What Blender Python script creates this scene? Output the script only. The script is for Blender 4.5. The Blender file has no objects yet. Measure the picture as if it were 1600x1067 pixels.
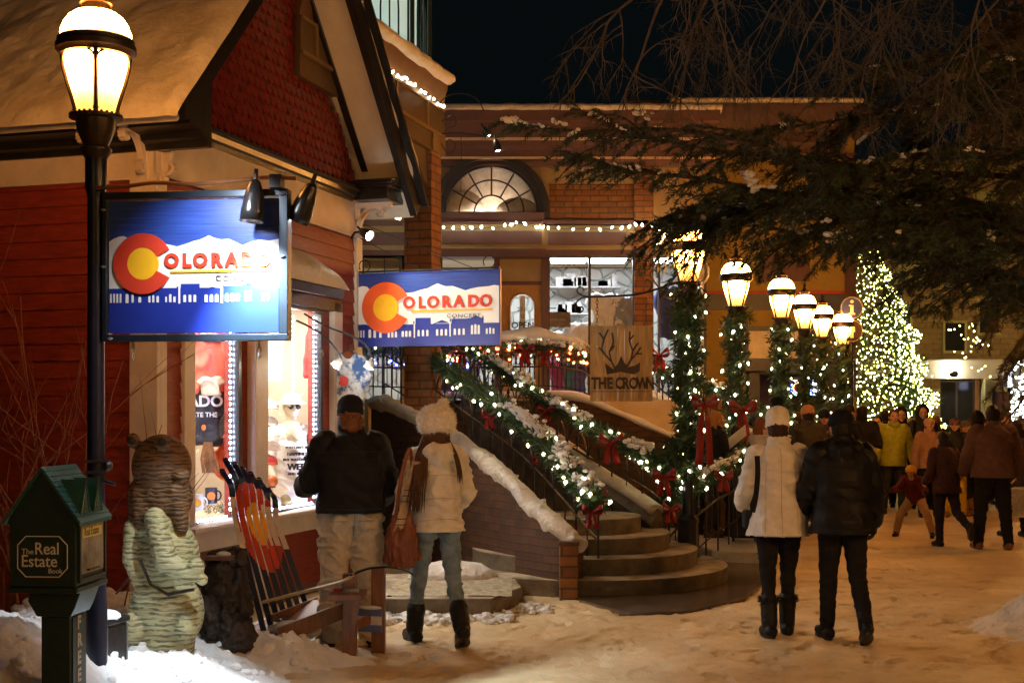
import bpy, bmesh, math, random
import numpy as np
from mathutils import Vector, Matrix, noise as mnoise
PI = math.pi
R = math.radians
random.seed(7)
SC = bpy.context.scene
COL = SC.collection

# ------------------------------------------------------------ camera
CH, F, PX0, PY0 = 1.7, 2000.0, 800.0, 642.0
cam_d = bpy.data.cameras.new('camera')
cam = bpy.data.objects.new('camera', cam_d)
COL.objects.link(cam)
cam.location = (0, 0, CH)
cam.rotation_euler = (R(90), 0, 0)
cam_d.lens = 45.0
cam_d.sensor_width = 36.0
cam_d.shift_y = (PY0 - 533.5) / 1600.0
cam_d.clip_end = 500
cam_d.clip_start = 0.1
SC.camera = cam

# ------------------------------------------------------------ night sky, exposure
world = bpy.data.worlds.new('World')
SC.world = world
world.use_nodes = True
bg = world.node_tree.nodes['Background']
bg.inputs[0].default_value = (0.10, 0.17, 0.19, 1)
bg.inputs[1].default_value = 0.009
SC.view_settings.view_transform = 'Standard'
SC.view_settings.look = 'None'
SC.view_settings.gamma = 1
SC.view_settings.exposure = 1.05
SC.cycles.use_denoising = True
SC.cycles.use_light_tree = True
SC.cycles.sample_clamp_indirect = 6.0
SC.cycles.max_bounces = 6
SC.cycles.diffuse_bounces = 3
SC.cycles.glossy_bounces = 3
SC.cycles.transparent_max_bounces = 8
SC.cycles.caustics_reflective = False
SC.cycles.caustics_refractive = False
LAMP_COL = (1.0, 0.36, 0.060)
LAMP_E = 90.0

# ------------------------------------------------------------ helpers
def at(px, py, Y):
    return Vector(((px - PX0) / F * Y, Y, CH - (py - PY0) / F * Y))
def gx(px, Y):
    return (px - PX0) / F * Y
def gz(py, Y):
    return CH - (py - PY0) / F * Y
def gy(py, z=0.0):
    return (CH - z) * F / (py - PY0)

MATS = {}
def mat(name, col, rough=0.6, var=0.12, vs=6.0, bump=0.0, bs=40.0, metal=0.0, col2=None, streak=None, spec=0.5, sheen=0, coord='Object', clear=0, bdist=0.02, detail=6, sss=0, thr=None):
    if name in MATS: return MATS[name]
    m = bpy.data.materials.new(name); m.use_nodes = True
    nt = m.node_tree; N = nt.nodes; L = nt.links
    b = N['Principled BSDF']
    b.inputs['Roughness'].default_value = rough
    b.inputs['Metallic'].default_value = metal
    b.inputs['Specular IOR Level'].default_value = spec
    if sheen:
        b.inputs['Sheen Weight'].default_value = sheen
        b.inputs['Sheen Roughness'].default_value = 0.6
    if clear: b.inputs['Coat Weight'].default_value = clear
    tc = N.new('ShaderNodeTexCoord'); mp = N.new('ShaderNodeMapping')
    L.new(tc.outputs[coord], mp.inputs[0])
    if streak: mp.inputs['Scale'].default_value = streak
    nz = N.new('ShaderNodeTexNoise'); nz.inputs['Scale'].default_value = vs; nz.inputs['Detail'].default_value = detail
    nz.inputs['Roughness'].default_value = 0.65
    L.new(mp.outputs[0], nz.inputs[0])
    rp = N.new('ShaderNodeValToRGB')
    c = Vector(col)
    lo, hi = (thr if thr else (0.3, 0.7))
    rp.color_ramp.elements[0].position = lo; rp.color_ramp.elements[1].position = hi
    a = c * (1 - var) ; d = Vector(col2) if col2 else c * (1 + var)
    rp.color_ramp.elements[0].color = (*a, 1); rp.color_ramp.elements[1].color = (*[min(1, x) for x in d], 1)
    L.new(nz.outputs['Fac'], rp.inputs[0]); L.new(rp.outputs[0], b.inputs['Base Color'])
    if bump:
        n2 = N.new('ShaderNodeTexNoise'); n2.inputs['Scale'].default_value = bs; n2.inputs['Detail'].default_value = 5
        L.new(mp.outputs[0], n2.inputs[0])
        bp = N.new('ShaderNodeBump'); bp.inputs['Strength'].default_value = bump; bp.inputs['Distance'].default_value = bdist
        L.new(n2.outputs['Fac'], bp.inputs['Height']); L.new(bp.outputs[0], b.inputs['Normal'])
    MATS[name] = m
    return m

def emit(name, col, strength, sample=True):
    if name in MATS: return MATS[name]
    m = bpy.data.materials.new(name); m.use_nodes = True
    b = m.node_tree.nodes['Principled BSDF']
    b.inputs['Base Color'].default_value = (0.8, 0.8, 0.8, 1)
    b.inputs['Emission Color'].default_value = (*col, 1)
    b.inputs['Emission Strength'].default_value = strength
    try: m.cycles.emission_sampling = 'FRONT_BACK' if sample else 'NONE'
    except Exception: pass
    MATS[name] = m
    return m

def brickmat(name, c1, c2, mortar, bw=0.30, bh=0.10, ms=0.012, bump=0.5):
    m = bpy.data.materials.new(name); m.use_nodes = True
    nt = m.node_tree; N = nt.nodes; L = nt.links; b = N['Principled BSDF']
    uv = N.new('ShaderNodeTexCoord')
    br = N.new('ShaderNodeTexBrick')
    br.inputs['Scale'].default_value = 1.0
    br.inputs['Brick Width'].default_value = bw; br.inputs['Row Height'].default_value = bh
    br.inputs['Mortar Size'].default_value = ms; br.inputs['Mortar Smooth'].default_value = 0.3
    br.inputs['Color1'].default_value = (*c1, 1); br.inputs['Color2'].default_value = (*c2, 1); br.inputs['Mortar'].default_value = (*mortar, 1)
    L.new(uv.outputs['UV'], br.inputs['Vector'])
    nz = N.new('ShaderNodeTexNoise'); nz.inputs['Scale'].default_value = 9; nz.inputs['Detail'].default_value = 8
    L.new(uv.outputs['Object'], nz.inputs[0])
    mr = N.new('ShaderNodeMapRange'); mr.inputs[3].default_value = 0.45; mr.inputs[4].default_value = 1.4
    L.new(nz.outputs['Fac'], mr.inputs[0])
    mx = N.new('ShaderNodeVectorMath'); mx.operation = 'SCALE'
    L.new(br.outputs['Color'], mx.inputs[0]); L.new(mr.outputs[0], mx.inputs['Scale'])
    L.new(mx.outputs[0], b.inputs['Base Color'])
    b.inputs['Roughness'].default_value = 0.8
    ad = N.new('ShaderNodeMath'); ad.operation = 'MULTIPLY_ADD'; ad.inputs[1].default_value = -1.0
    L.new(br.outputs['Fac'], ad.inputs[0]); 
    m2 = N.new('ShaderNodeMath'); m2.operation = 'MULTIPLY'; m2.inputs[1].default_value = 0.5
    L.new(nz.outputs['Fac'], m2.inputs[0]); L.new(m2.outputs[0], ad.inputs[2])
    bp = N.new('ShaderNodeBump'); bp.inputs['Strength'].default_value = bump; bp.inputs['Distance'].default_value = 0.012
    L.new(ad.outputs[0], bp.inputs['Height']); L.new(bp.outputs[0], b.inputs['Normal'])
    MATS[name] = m
    return m

def glassmat(name='window_glass', tint=(1, 1, 1), refl=0.12):
    if name in MATS: return MATS[name]
    m = bpy.data.materials.new(name); m.use_nodes = True
    nt = m.node_tree; N = nt.nodes; L = nt.links
    for n in list(N):
        if n.type == 'BSDF_PRINCIPLED': N.remove(n)
    out = [n for n in N if n.type == 'OUTPUT_MATERIAL'][0]
    t = N.new('ShaderNodeBsdfTransparent'); t.inputs[0].default_value = (*tint, 1)
    g = N.new('ShaderNodeBsdfGlossy'); g.inputs['Roughness'].default_value = 0.03
    mx = N.new('ShaderNodeMixShader')
    fr = N.new('ShaderNodeLayerWeight'); fr.inputs[0].default_value = 0.12
    mu = N.new('ShaderNodeMath'); mu.operation = 'MULTIPLY'; mu.inputs[1].default_value = refl*1.5
    L.new(fr.outputs['Facing'], mu.inputs[0]); L.new(mu.outputs[0], mx.inputs[0]); L.new(t.outputs[0], mx.inputs[1]); L.new(g.outputs[0], mx.inputs[2])
    L.new(mx.outputs[0], out.inputs[0])
    MATS[name] = m
    return m

class MB:
    def __init__(s): s.v = []; s.f = []; s.m = []; s.cur = 0
    def add(s, vs, fs):
        o = len(s.v); s.v.extend([tuple(v) for v in vs])
        for f in fs: s.f.append(tuple(i + o for i in f)); s.m.append(s.cur)
        return s
    def box(s, x0, y0, z0, x1, y1, z1, M=None):
        if x0 > x1: x0, x1 = x1, x0
        if y0 > y1: y0, y1 = y1, y0
        if z0 > z1: z0, z1 = z1, z0
        vs = [Vector(p) for p in ((x0,y0,z0),(x1,y0,z0),(x1,y1,z0),(x0,y1,z0),(x0,y0,z1),(x1,y0,z1),(x1,y1,z1),(x0,y1,z1))]
        if M is not None: vs = [M @ v for v in vs]
        return s.add(vs, [(0,3,2,1),(4,5,6,7),(0,1,5,4),(1,2,6,5),(2,3,7,6),(3,0,4,7)])
    def beam(s, a, b, w, h, up=(0,0,1)):
        a = Vector(a); b = Vector(b); d = b - a; l = d.length
        if l < 1e-6: return s
        x = d / l; u = Vector(up); y = u.cross(x)
        if y.length < 1e-4: y = Vector((1,0,0)).cross(x)
        y.normalize(); z = x.cross(y)
        M = Matrix((( x.x,y.x,z.x,a.x),(x.y,y.y,z.y,a.y),(x.z,y.z,z.z,a.z),(0,0,0,1)))
        return s.box(0, -w/2, -h/2, l, w/2, h/2, M)
    def tube(s, pts, r, n=8, caps=True, sx=1.0, up=None):
        pts = [Vector(p) for p in pts]; k = len(pts)
        if not hasattr(r, '__len__'): r = [r] * k
        vs = []; prev = None
        for i, p in enumerate(pts):
            d = (pts[min(i+1,k-1)] - pts[max(i-1,0)])
            if d.length < 1e-9: d = Vector((0,0,1))
            d.normalize()
            if prev is None:
                u = Vector(up) if up else (Vector((0,0,1)) if abs(d.z) < 0.9 else Vector((1,0,0)))
            else: u = prev
            a = u - d * u.dot(d)
            if a.length < 1e-6: a = d.orthogonal()
            a.normalize(); prev = a; b = d.cross(a)
            rr = r[i]; ra, rb = (rr if hasattr(rr, '__len__') else (rr, rr))
            for j in range(n):
                t = 2*PI*j/n
                vs.append(p + a*(math.cos(t)*ra) + b*(math.sin(t)*rb))
        fs = []
        for i in range(k-1):
            for j in range(n):
                a0 = i*n+j; a1 = i*n+(j+1)%n
                fs.append((a0, a1, a1+n, a0+n))
        if caps:
            fs.append(tuple(reversed(range(n)))); fs.append(tuple((k-1)*n+j for j in range(n)))
        return s.add(vs, fs)
    def rcone(s, a, b, ra, rb, n=12):
        # capsule with tapering radius (closed)
        a = Vector(a); b = Vector(b); d = (b-a); l = d.length; d.normalize()
        pts = []; rr = []
        for t in (90, 60, 30): pts.append(a - d*(ra*math.sin(R(t)))); rr.append(max(1e-4, ra*math.cos(R(t))))
        pts.append(a); rr.append(ra); pts.append(b); rr.append(rb)
        for t in (30, 60, 90): pts.append(b + d*(rb*math.sin(R(t)))); rr.append(max(1e-4, rb*math.cos(R(t))))
        return s.tube(pts, rr, n)
    def sph(s, c, r, seg=14, rings=9, M=None):
        if not hasattr(r, '__len__'): r = (r, r, r)
        c = Vector(c); vs = []; fs = []
        for i in range(rings+1):
            th = PI*i/rings
            for j in range(seg):
                ph = 2*PI*j/seg
                p = Vector((r[0]*math.sin(th)*math.cos(ph), r[1]*math.sin(th)*math.sin(ph), r[2]*math.cos(th)))
                if M is not None: p = M @ p
                vs.append(c + p)
        for i in range(rings):
            for j in range(seg):
                a = i*seg+j; b = i*seg+(j+1)%seg
                fs.append((a, a+seg, b+seg, b))
        return s.add(vs, fs)
    def lathe(s, prof, n=24, c=(0,0,0), a0=0, phase=0):
        c = Vector(c); vs = []; fs = []; k = len(prof)
        for r, z in prof:
            for j in range(n):
                t = 2*PI*j/n + phase
                vs.append(c + Vector((r*math.cos(t), r*math.sin(t), z)))
        for i in range(k-1):
            for j in range(n):
                a = i*n+j; b = i*n+(j+1)%n
                fs.append((a, b, b+n, a+n))
        fs.append(tuple(reversed(range(n)))); fs.append(tuple((k-1)*n+j for j in range(n)))
        return s.add(vs, fs)
    def prism(s, poly, d0, d1, axis='y', M=None):
        ar = sum(poly[i][0]*poly[(i+1)%len(poly)][1]-poly[(i+1)%len(poly)][0]*poly[i][1] for i in range(len(poly)))
        if ar < 0: poly = list(reversed(poly))
        n = len(poly)
        def P(a, b, d):
            v = {'y': (a, d, b), 'z': (a, b, d), 'x': (d, a, b)}[axis]
            v = Vector(v)
            return M @ v if M is not None else v
        if axis == 'y': lo, hi = max(d0, d1), min(d0, d1)
        else: lo, hi = min(d0, d1), max(d0, d1)
        vs = [P(a, b, lo) for a, b in poly] + [P(a, b, hi) for a, b in poly]
        fs = [tuple(reversed(range(n))), tuple(range(n, 2*n))] + [(i, (i+1)%n, (i+1)%n+n, i+n) for i in range(n)]
        return s.add(vs, fs)
    def build(s, name, mats, parent=None, loc=None, rz=None, smooth=40, bevel=0, link=True):
        me = bpy.data.meshes.new(name)
        me.from_pydata(s.v, [], s.f); me.update()
        if not isinstance(mats, (list, tuple)): mats = [mats]
        for m in mats: me.materials.append(m)
        if len(mats) > 1: me.polygons.foreach_set('material_index', s.m)
        boxuv(me)
        if smooth:
            me.polygons.foreach_set('use_smooth', [True]*len(me.polygons))
            try: me.set_sharp_from_angle(angle=R(smooth))
            except Exception: pass
        o = bpy.data.objects.new(name, me)
        if link: COL.objects.link(o)
        if parent is not None: o.parent = parent
        if loc is not None: o.location = loc
        if rz is not None: o.rotation_euler = (0, 0, rz)
        if bevel:
            b = o.modifiers.new('bevel', 'BEVEL'); b.width = bevel; b.segments = 2; b.limit_method = 'ANGLE'
        return o

def boxuv(me):
    nl = len(me.loops)
    if nl == 0: return
    uvl = me.uv_layers.new(name='UVMap')
    co = np.empty(len(me.vertices)*3, 'f'); me.vertices.foreach_get('co', co); co = co.reshape(-1,3)
    vi = np.empty(nl, 'i'); me.loops.foreach_get('vertex_index', vi)
    nn = np.empty(len(me.polygons)*3, 'f'); me.polygons.foreach_get('normal', nn); nn = np.abs(nn.reshape(-1,3))
    lt = np.empty(len(me.polygons), 'i'); me.polygons.foreach_get('loop_total', lt)
    ax = np.repeat(np.argmax(nn, axis=1), lt)
    c = co[vi]
    u = np.where(ax == 0, c[:,1], c[:,0]); v = np.where(ax == 2, c[:,1], c[:,2])
    uvl.data.foreach_set('uv', np.stack([u, v], 1).astype('f').ravel())

def tag(o, label=None, cat=None, group=None, kind=None):
    if label: o['label'] = label
    if cat: o['category'] = cat
    if group: o['group'] = group
    if kind: o['kind'] = kind
    return o
def thing(name, label, cat, loc=(0,0,0), rz=0, group=None):
    o = bpy.data.objects.new(name, None); COL.objects.link(o)
    o.location = loc; o.rotation_euler = (0, 0, rz); o.empty_display_size = 0.1
    return tag(o, label, cat, group)
def copy_tree(o, parent=None):
    c = o.copy(); COL.objects.link(c); c.parent = parent
    if parent is not None: c.matrix_parent_inverse = o.matrix_parent_inverse.copy()
    for ch in list(o.children): copy_tree(ch, c)
    return c
def text(body, size, m, parent, loc, rot=(PI/2, 0, 0), ext=0.004, off=0.0, align='LEFT', name='lettering', sx=1.0, space=1.0):
    cu = bpy.data.curves.new(name, 'FONT'); cu.body = body; cu.size = size; cu.extrude = ext; cu.offset = off
    cu.align_x = align; cu.space_character = space; cu.resolution_u = 3
    o = bpy.data.objects.new(name, cu); COL.objects.link(o); cu.materials.append(m)
    o.parent = parent; o.location = loc; o.rotation_euler = rot; o.scale = (sx, 1, 1)
    return o
def remeshed(mb, voxel, smooth_it=4, fold=0.0, fscale=(6,6,9), seed=0, cut=None, fold2=0.0):
    """union of closed shapes -> one continuous mesh"""
    me = bpy.data.meshes.new('tmp'); me.from_pydata(mb.v, [], mb.f); me.update()
    o = bpy.data.objects.new('tmp', me); COL.objects.link(o)
    rm = o.modifiers.new('r', 'REMESH'); rm.mode = 'VOXEL'; rm.voxel_size = voxel; rm.adaptivity = 0
    if smooth_it:
        sm = o.modifiers.new('s', 'SMOOTH'); sm.factor = 0.6; sm.iterations = smooth_it
    dg = bpy.context.evaluated_depsgraph_get(); dg.update()
    ne = bpy.data.meshes.new_from_object(o.evaluated_get(dg))
    bpy.data.objects.remove(o); bpy.data.meshes.remove(me)
    n = len(ne.vertices)
    if fold or fold2:
        co = np.empty(n*3, 'f'); ne.vertices.foreach_get('co', co); co = co.reshape(-1,3)
        no = np.empty(n*3, 'f'); ne.vertices.foreach_get('normal', no); no = no.reshape(-1,3)
        sd = Vector((seed*3.1, seed*1.7, seed))
        d = np.empty(n, 'f')
        for i in range(n):
            p = Vector(co[i]); q = Vector((p.x*fscale[0], p.y*fscale[1], p.z*fscale[2])) + sd
            q.z += 1.2*mnoise.noise(q*0.4) + 0.8*q.x*0.35
            a = 1 - abs(mnoise.noise(q))*2
            b = mnoise.noise(q*2.7)
            d[i] = fold*(a*a*a*0.9 + 0.25*b) + fold2*mnoise.noise(p*30+sd)
        co += no*d[:,None]
        ne.vertices.foreach_set('co', co.ravel())
    if cut:
        bm = bmesh.new(); bm.from_mesh(ne)
        for pc, pn in cut:
            g = bm.verts[:]+bm.edges[:]+bm.faces[:]
            r = bmesh.ops.bisect_plane(bm, geom=g, plane_co=pc, plane_no=pn, clear_outer=True)
            eds = [e for e in r['geom_cut'] if isinstance(e, bmesh.types.BMEdge)]
            try: bmesh.ops.holes_fill(bm, edges=eds, sides=0)
            except Exception: pass
        bm.to_mesh(ne); bm.free()
    ne.polygons.foreach_set('use_smooth', [True]*len(ne.polygons))
    return ne
def meobj(name, me, m, parent=None, loc=None):
    me.name = name
    me.materials.clear()
    for x in (m if isinstance(m, (list, tuple)) else [m]): me.materials.append(x)
    if not me.uv_layers: boxuv(me)
    o = bpy.data.objects.new(name, me); COL.objects.link(o)
    if parent is not None: o.parent = parent
    if loc is not None: o.location = loc
    return o
def lerp(a, b, t): return a + (b-a)*t
def polyline(pts, n):
    """resample (catmull-rom) to n points"""
    P = [Vector(p) for p in pts]; k = len(P); out = []
    for i in range(n):
        t = i/(n-1)*(k-1); a = min(int(t), k-2); u = t-a
        p0 = P[max(a-1,0)]; p1 = P[a]; p2 = P[a+1]; p3 = P[min(a+2,k-1)]
        out.append(0.5*((2*p1)+(p2-p0)*u+(2*p0-5*p1+4*p2-p3)*u*u+(3*p1-p0-3*p2+p3)*u*u*u))
    return out

# ------------------------------------------------------------ shared materials
M_snow = mat('snow', (0.78,0.80,0.84), 0.55, 0.06, 9, bump=0.5, bs=28, bdist=0.03)
M_snow2 = mat('dirty_snow', (0.66,0.62,0.57), 0.6, 0.22, 5, bump=0.9, bs=16, bdist=0.04, col2=(0.80,0.79,0.78))
M_iron = mat('black_iron', (0.012,0.013,0.016), 0.38, 0.3, 30, bump=0.15, bs=90)
M_navyiron = mat('navy_painted_iron', (0.008,0.013,0.03), 0.32, 0.3, 20, bump=0.12, bs=80)
M_pine = mat('garland_needles', (0.03,0.075,0.035), 0.5, 0.5, 25, col2=(0.075,0.14,0.06))
M_pinebr = mat('bark', (0.09,0.06,0.045), 0.85, 0.35, 30, bump=0.6, bs=60)
M_bulb = emit('warm_fairy_bulb', (1.0,0.80,0.42), 16, False)
M_bulbw = emit('white_fairy_bulb', (1.0,0.84,0.46), 7, False)
M_red = mat('red_velvet', (0.26,0.005,0.007), 0.5, 0.3, 20)
M_glass = glassmat()
M_brick = brickmat('orange_brick', (0.30,0.125,0.04), (0.20,0.075,0.025), (0.10,0.06,0.035), 0.30, 0.098)
M_brickd = brickmat('brown_brick', (0.125,0.055,0.026), (0.07,0.032,0.017), (0.05,0.034,0.024), 0.22, 0.075, 0.009)
M_conc = mat('step_concrete', (0.15,0.115,0.07), 0.75, 0.35, 7, bump=0.35, bs=60, col2=(0.24,0.20,0.14))
def dust_snow(m, col=(0.52,0.43,0.30), amt=.9):
    """packed snow and sand lying on the level faces"""
    nt = m.node_tree; N = nt.nodes; L = nt.links; b = N['Principled BSDF']; src = b.inputs['Base Color'].links[0].from_socket
    ge = N.new('ShaderNodeNewGeometry'); sx = N.new('ShaderNodeSeparateXYZ'); L.new(ge.outputs['Normal'], sx.inputs[0])
    nz = N.new('ShaderNodeTexNoise'); nz.inputs['Scale'].default_value = 3.2; nz.inputs['Detail'].default_value = 9; L.new(ge.outputs['Position'], nz.inputs[0])
    mr = N.new('ShaderNodeMapRange'); mr.inputs[1].default_value = .36; mr.inputs[2].default_value = .56; mr.inputs[4].default_value = amt; L.new(nz.outputs['Fac'], mr.inputs[0])
    gt = N.new('ShaderNodeMapRange'); gt.inputs[1].default_value = .75; gt.inputs[2].default_value = .97; L.new(sx.outputs['Z'], gt.inputs[0])
    mu = N.new('ShaderNodeMath'); mu.operation = 'MULTIPLY'; L.new(mr.outputs[0], mu.inputs[0]); L.new(gt.outputs[0], mu.inputs[1])
    mx = N.new('ShaderNodeMixRGB'); mx.inputs[2].default_value = (*col,1); L.new(mu.outputs[0], mx.inputs[0]); L.new(src, mx.inputs[1]); L.new(mx.outputs[0], b.inputs['Base Color'])
dust_snow(M_conc)
# ------------------------------------------------------------ ground
def grid(name, x0, x1, y0, y1, nx, ny, fz, m, kind='structure', smooth=True):
    xs = np.linspace(x0, x1, nx); ys = np.linspace(y0, y1, ny)
    vs = [(x, y, fz(x, y)) for y in ys for x in xs]
    fs = [(j*nx+i, j*nx+i+1, (j+1)*nx+i+1, (j+1)*nx+i) for j in range(ny-1) for i in range(nx-1)]
    mb = MB(); mb.add(vs, fs)
    o = mb.build(name, m, smooth=80 if smooth else 0)
    if kind: o['kind'] = kind
    return o
def street_mat():
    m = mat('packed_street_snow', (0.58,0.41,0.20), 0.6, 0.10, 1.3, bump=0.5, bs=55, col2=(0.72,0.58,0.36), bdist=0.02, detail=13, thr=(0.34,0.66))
    return m
M_street = street_mat()
def n2(x, y, s, o=0): return mnoise.noise(Vector((x*s, y*s, o)))
PRINTS = []
for _i in range(260):
    _x = random.uniform(-1.0, 4.6); _y = random.uniform(8.0, 17); PRINTS.append((_x, _y, random.gauss(0, .35), random.choice((.012,.016,.022))))
PG = {}
for p_ in PRINTS:
    for ix in (-1,0,1):
        for iy in (-1,0,1): PG.setdefault((int(p_[0]*2)+ix, int(p_[1]*2)+iy), []).append(p_)
def street_z(x, y):
    d = min(1, max(0, (26-y)/6))
    z = 0.007*n2(x, y, 1.1) + d*(0.004*n2(x, y, 6, 3) + 0.0045*n2(x, y, 16, 5) + 0.002*n2(x, y, 34, 6))
    # footprints
    c = n2(x, y, 4.2, 9)
    if c > 0.22: z -= d*min(.014,(c-0.22)*0.16)
    c2 = n2(x, y*.8, 9.5, 13)
    if c2 > 0.3: z -= d*min(.008,(c2-0.3)*0.10)
    for (qx, qy, qa, qd) in PG.get((int(x*2), int(y*2)), ()):
        dx, dy = x-qx, y-qy; u = dx*math.cos(qa)+dy*math.sin(qa); v = -dx*math.sin(qa)+dy*math.cos(qa); r = (u/.055)**2+(v/.145)**2
        if r < 2.2: z += qd*(-1 if r < 1 else .35*(2.2-r))*(.8 if abs(v+.03) > .02 else .3)
    return z
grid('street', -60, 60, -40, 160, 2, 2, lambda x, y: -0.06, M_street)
def rows():
    xs = list(np.linspace(-6, -1.4, 50))[:-1]+list(np.linspace(-1.4, 5.2, 300))+list(np.linspace(5.2, 12, 50))[1:]
    ys = list(np.linspace(5.0, 7.8, 40))[:-1]+list(np.linspace(7.8, 14, 330))+list(np.linspace(14, 27, 240))[1:]
    return xs, ys
_xs, _ys = rows(); nx, ny = len(_xs), len(_ys); _g = MB()
_g.add([(x, y, street_z(x, y)) for y in _ys for x in _xs], [(j*nx+i, j*nx+i+1, (j+1)*nx+i+1, (j+1)*nx+i) for j in range(ny-1) for i in range(nx-1)])
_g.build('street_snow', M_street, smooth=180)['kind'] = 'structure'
# pavement, damp and cleared, round the foot of the steps
M_pave = mat('damp_pavement', (0.07,0.042,0.025), 0.16, 0.35, 3, bump=0.25, bs=14, col2=(0.15,0.10,0.06), bdist=0.01, detail=10)
pv = MB(); pts = [at(905,940,gy(940)), at(985,962,gy(962)), at(1080,957,gy(957)), at(1165,935,gy(935)), at(1205,905,gy(905)), at(1215,872,gy(872)), at(1090,860,gy(860)), at(905,880,gy(880))]
pv.prism([(p.x, p.y) for p in pts], -0.05, 0.020, 'z')
o = pv.build('pavement', M_pave); o['kind'] = 'structure'
M_kerb = mat('kerb_stone', (0.46,0.44,0.40), 0.7, 0.2, 10, bump=0.3, bs=50)
kb = MB(); a = at(1112,880,14.3); b = at(1196,884,14.2)
kb.prism([(a.x,14.3),(b.x,14.1),(b.x+0.2,15.0),(b.x+0.3,17),(a.x-0.3,17)], -0.05, 0.15, 'z')
o = kb.build('pavement_kerb', M_kerb, bevel=0.02); o['kind'] = 'structure'

# left snow banks
def bank_z(x, y):
    def g(cx, cy, sx, sy, h): return h*math.exp(-((x-cx)/sx)**2-((y-cy)/sy)**2)
    z = g(-2.55, 6.9, 0.75, 0.55, 0.36) + g(-2.0, 7.7, 0.5, 0.45, 0.20) + g(-3.2, 7.6, 0.7, 0.9, 0.42) + g(-3.7, 6.8, 0.8, 0.8, 0.3)
    z += g(-2.9, 8.8, 0.7, 0.6, 0.42) + g(-1.75, 8.75, 0.42, 0.30, 0.13) + g(-1.35, 8.7, 0.35, 0.22, 0.09) + g(-2.3, 8.5, 0.5, 0.5, 0.15)
    z += g(-1.75, 9.9, 0.35, 0.5, 0.14)
    m = min(1, z*6)
    z += m*(0.05*n2(x, y, 5) + 0.035*abs(n2(x, y, 13, 2)) + 0.02*n2(x, y, 27, 4))
    return z - 0.035
o = grid('snow_bank', -5.2, -0.8, 5.4, 10.6, 260, 300, bank_z, M_snow)
def pile_z(x, y):
    r = ((x-4.5)/.55)**2 + ((y-9.95)/.55)**2
    z = 0.58*math.exp(-r) ; m = min(1, z*5)
    return z + m*(0.09*n2(x, y, 4) + 0.05*abs(n2(x, y, 11, 2)) + 0.02*n2(x, y, 25)) - 0.05
o = grid('snow_pile', 3.2, 7.2, 8.6, 12.6, 160, 160, pile_z, M_snow2)
# ploughed snow chunks
def chunk(x, y, z, r, seed):
    mb = MB(); mb.sph((0,0,0), (r, r*0.85, r*0.7), 10, 7)
    mb.v = [tuple(Vector(v)*(1+0.45*mnoise.noise(Vector(v)*(2.2/r)+Vector((seed,0,0))))) for v in mb.v]
    return mb.build('snow_lump', M_snow, loc=(x,y,z), smooth=80)
cl = MB()
for i in range(420):
    x = random.uniform(-3.4, -1.2); y = random.uniform(6.3, 9.9); z = bank_z(x, y)
    if z < 0.0: continue
    r = random.choice([0.012,0.018,0.025,0.035])*random.uniform(0.7,1.3)
    n0 = len(cl.v); cl.sph((x, y, z+r*0.2), (r, r*random.uniform(.7,1), r*random.uniform(.6,.9)), 7, 5)
    for k in range(n0, len(cl.v)):
        v = Vector(cl.v[k]); c = Vector((x,y,z)); cl.v[k] = tuple(c+(v-c)*(1+0.4*mnoise.noise(v*40)))
tag(cl.build('snow_crumbs', M_snow, smooth=80), 'loose crumbs of snow scattered over the bank', 'snow', kind='stuff')
cl = MB()
for i in range(520):
    t = random.random(); px = random.uniform(600, 830); 
    x = random.uniform(-1.2, 0.35); y = 10.45 + random.gauss(0, 0.10) + (0.5 if x > 0 else 0)
    r = random.choice([0.010,0.018,0.03,0.045])*random.uniform(0.7,1.3)
    n0 = len(cl.v); cl.sph((x, y, r*0.2), (r, r*random.uniform(.7,1), r*random.uniform(.5,.8)), 7, 5)
    for k in range(n0, len(cl.v)):
        v = Vector(cl.v[k]); c = Vector((x,y,0)); cl.v[k] = tuple(c+(v-c)*(1+0.4*mnoise.noise(v*30)))
tag(cl.build('trodden_snow', M_snow2, smooth=80), 'trodden lumps of snow along the foot of the concrete slab', 'snow', kind='stuff')

# concrete slab under the shoppers
t = thing('concrete_slab', 'low rough concrete slab with crusted snow on top, behind the woman in jeans', 'slab', (0,0,0))
sl = MB(); q = [(gx(598,10.6),10.6),(gx(769,10.6),10.6),(gx(816,11.3),11.3),(gx(800,12.2),12.2),(gx(560,12.2),12.2)]
sl.prism(q, -0.03, 0.15, 'z'); sl.build('base', M_conc, t, bevel=0.015)
cr = MB(); 
nx, ny = 60, 40
xs = np.linspace(gx(604,10.7), gx(800,11.4), nx); ys = np.linspace(10.68, 12.15, ny)
cr.add([(x, y, 0.153+0.012*max(0,0.4+n2(x,y,9))+0.012*n2(x,y,25)) for y in ys for x in xs], [(j*nx+i,j*nx+i+1,(j+1)*nx+i+1,(j+1)*nx+i) for j in range(ny-1) for i in range(nx-1)])
cr.build('snow_crust', mat('sandy_crust', (0.34,0.27,0.15), 0.8, 0.4, 12, bump=0.8, bs=30, col2=(0.52,0.46,0.34)), t)
sm = MB(); sm.sph((-0.55, 11.9, 0.15), (0.42,0.25,0.16), 24, 14)
sm.v = [tuple(Vector(v)+Vector((0,0,0.03*mnoise.noise(Vector(v)*9)))) for v in sm.v]
sm.build('snow_heap', M_snow2, t)
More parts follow.
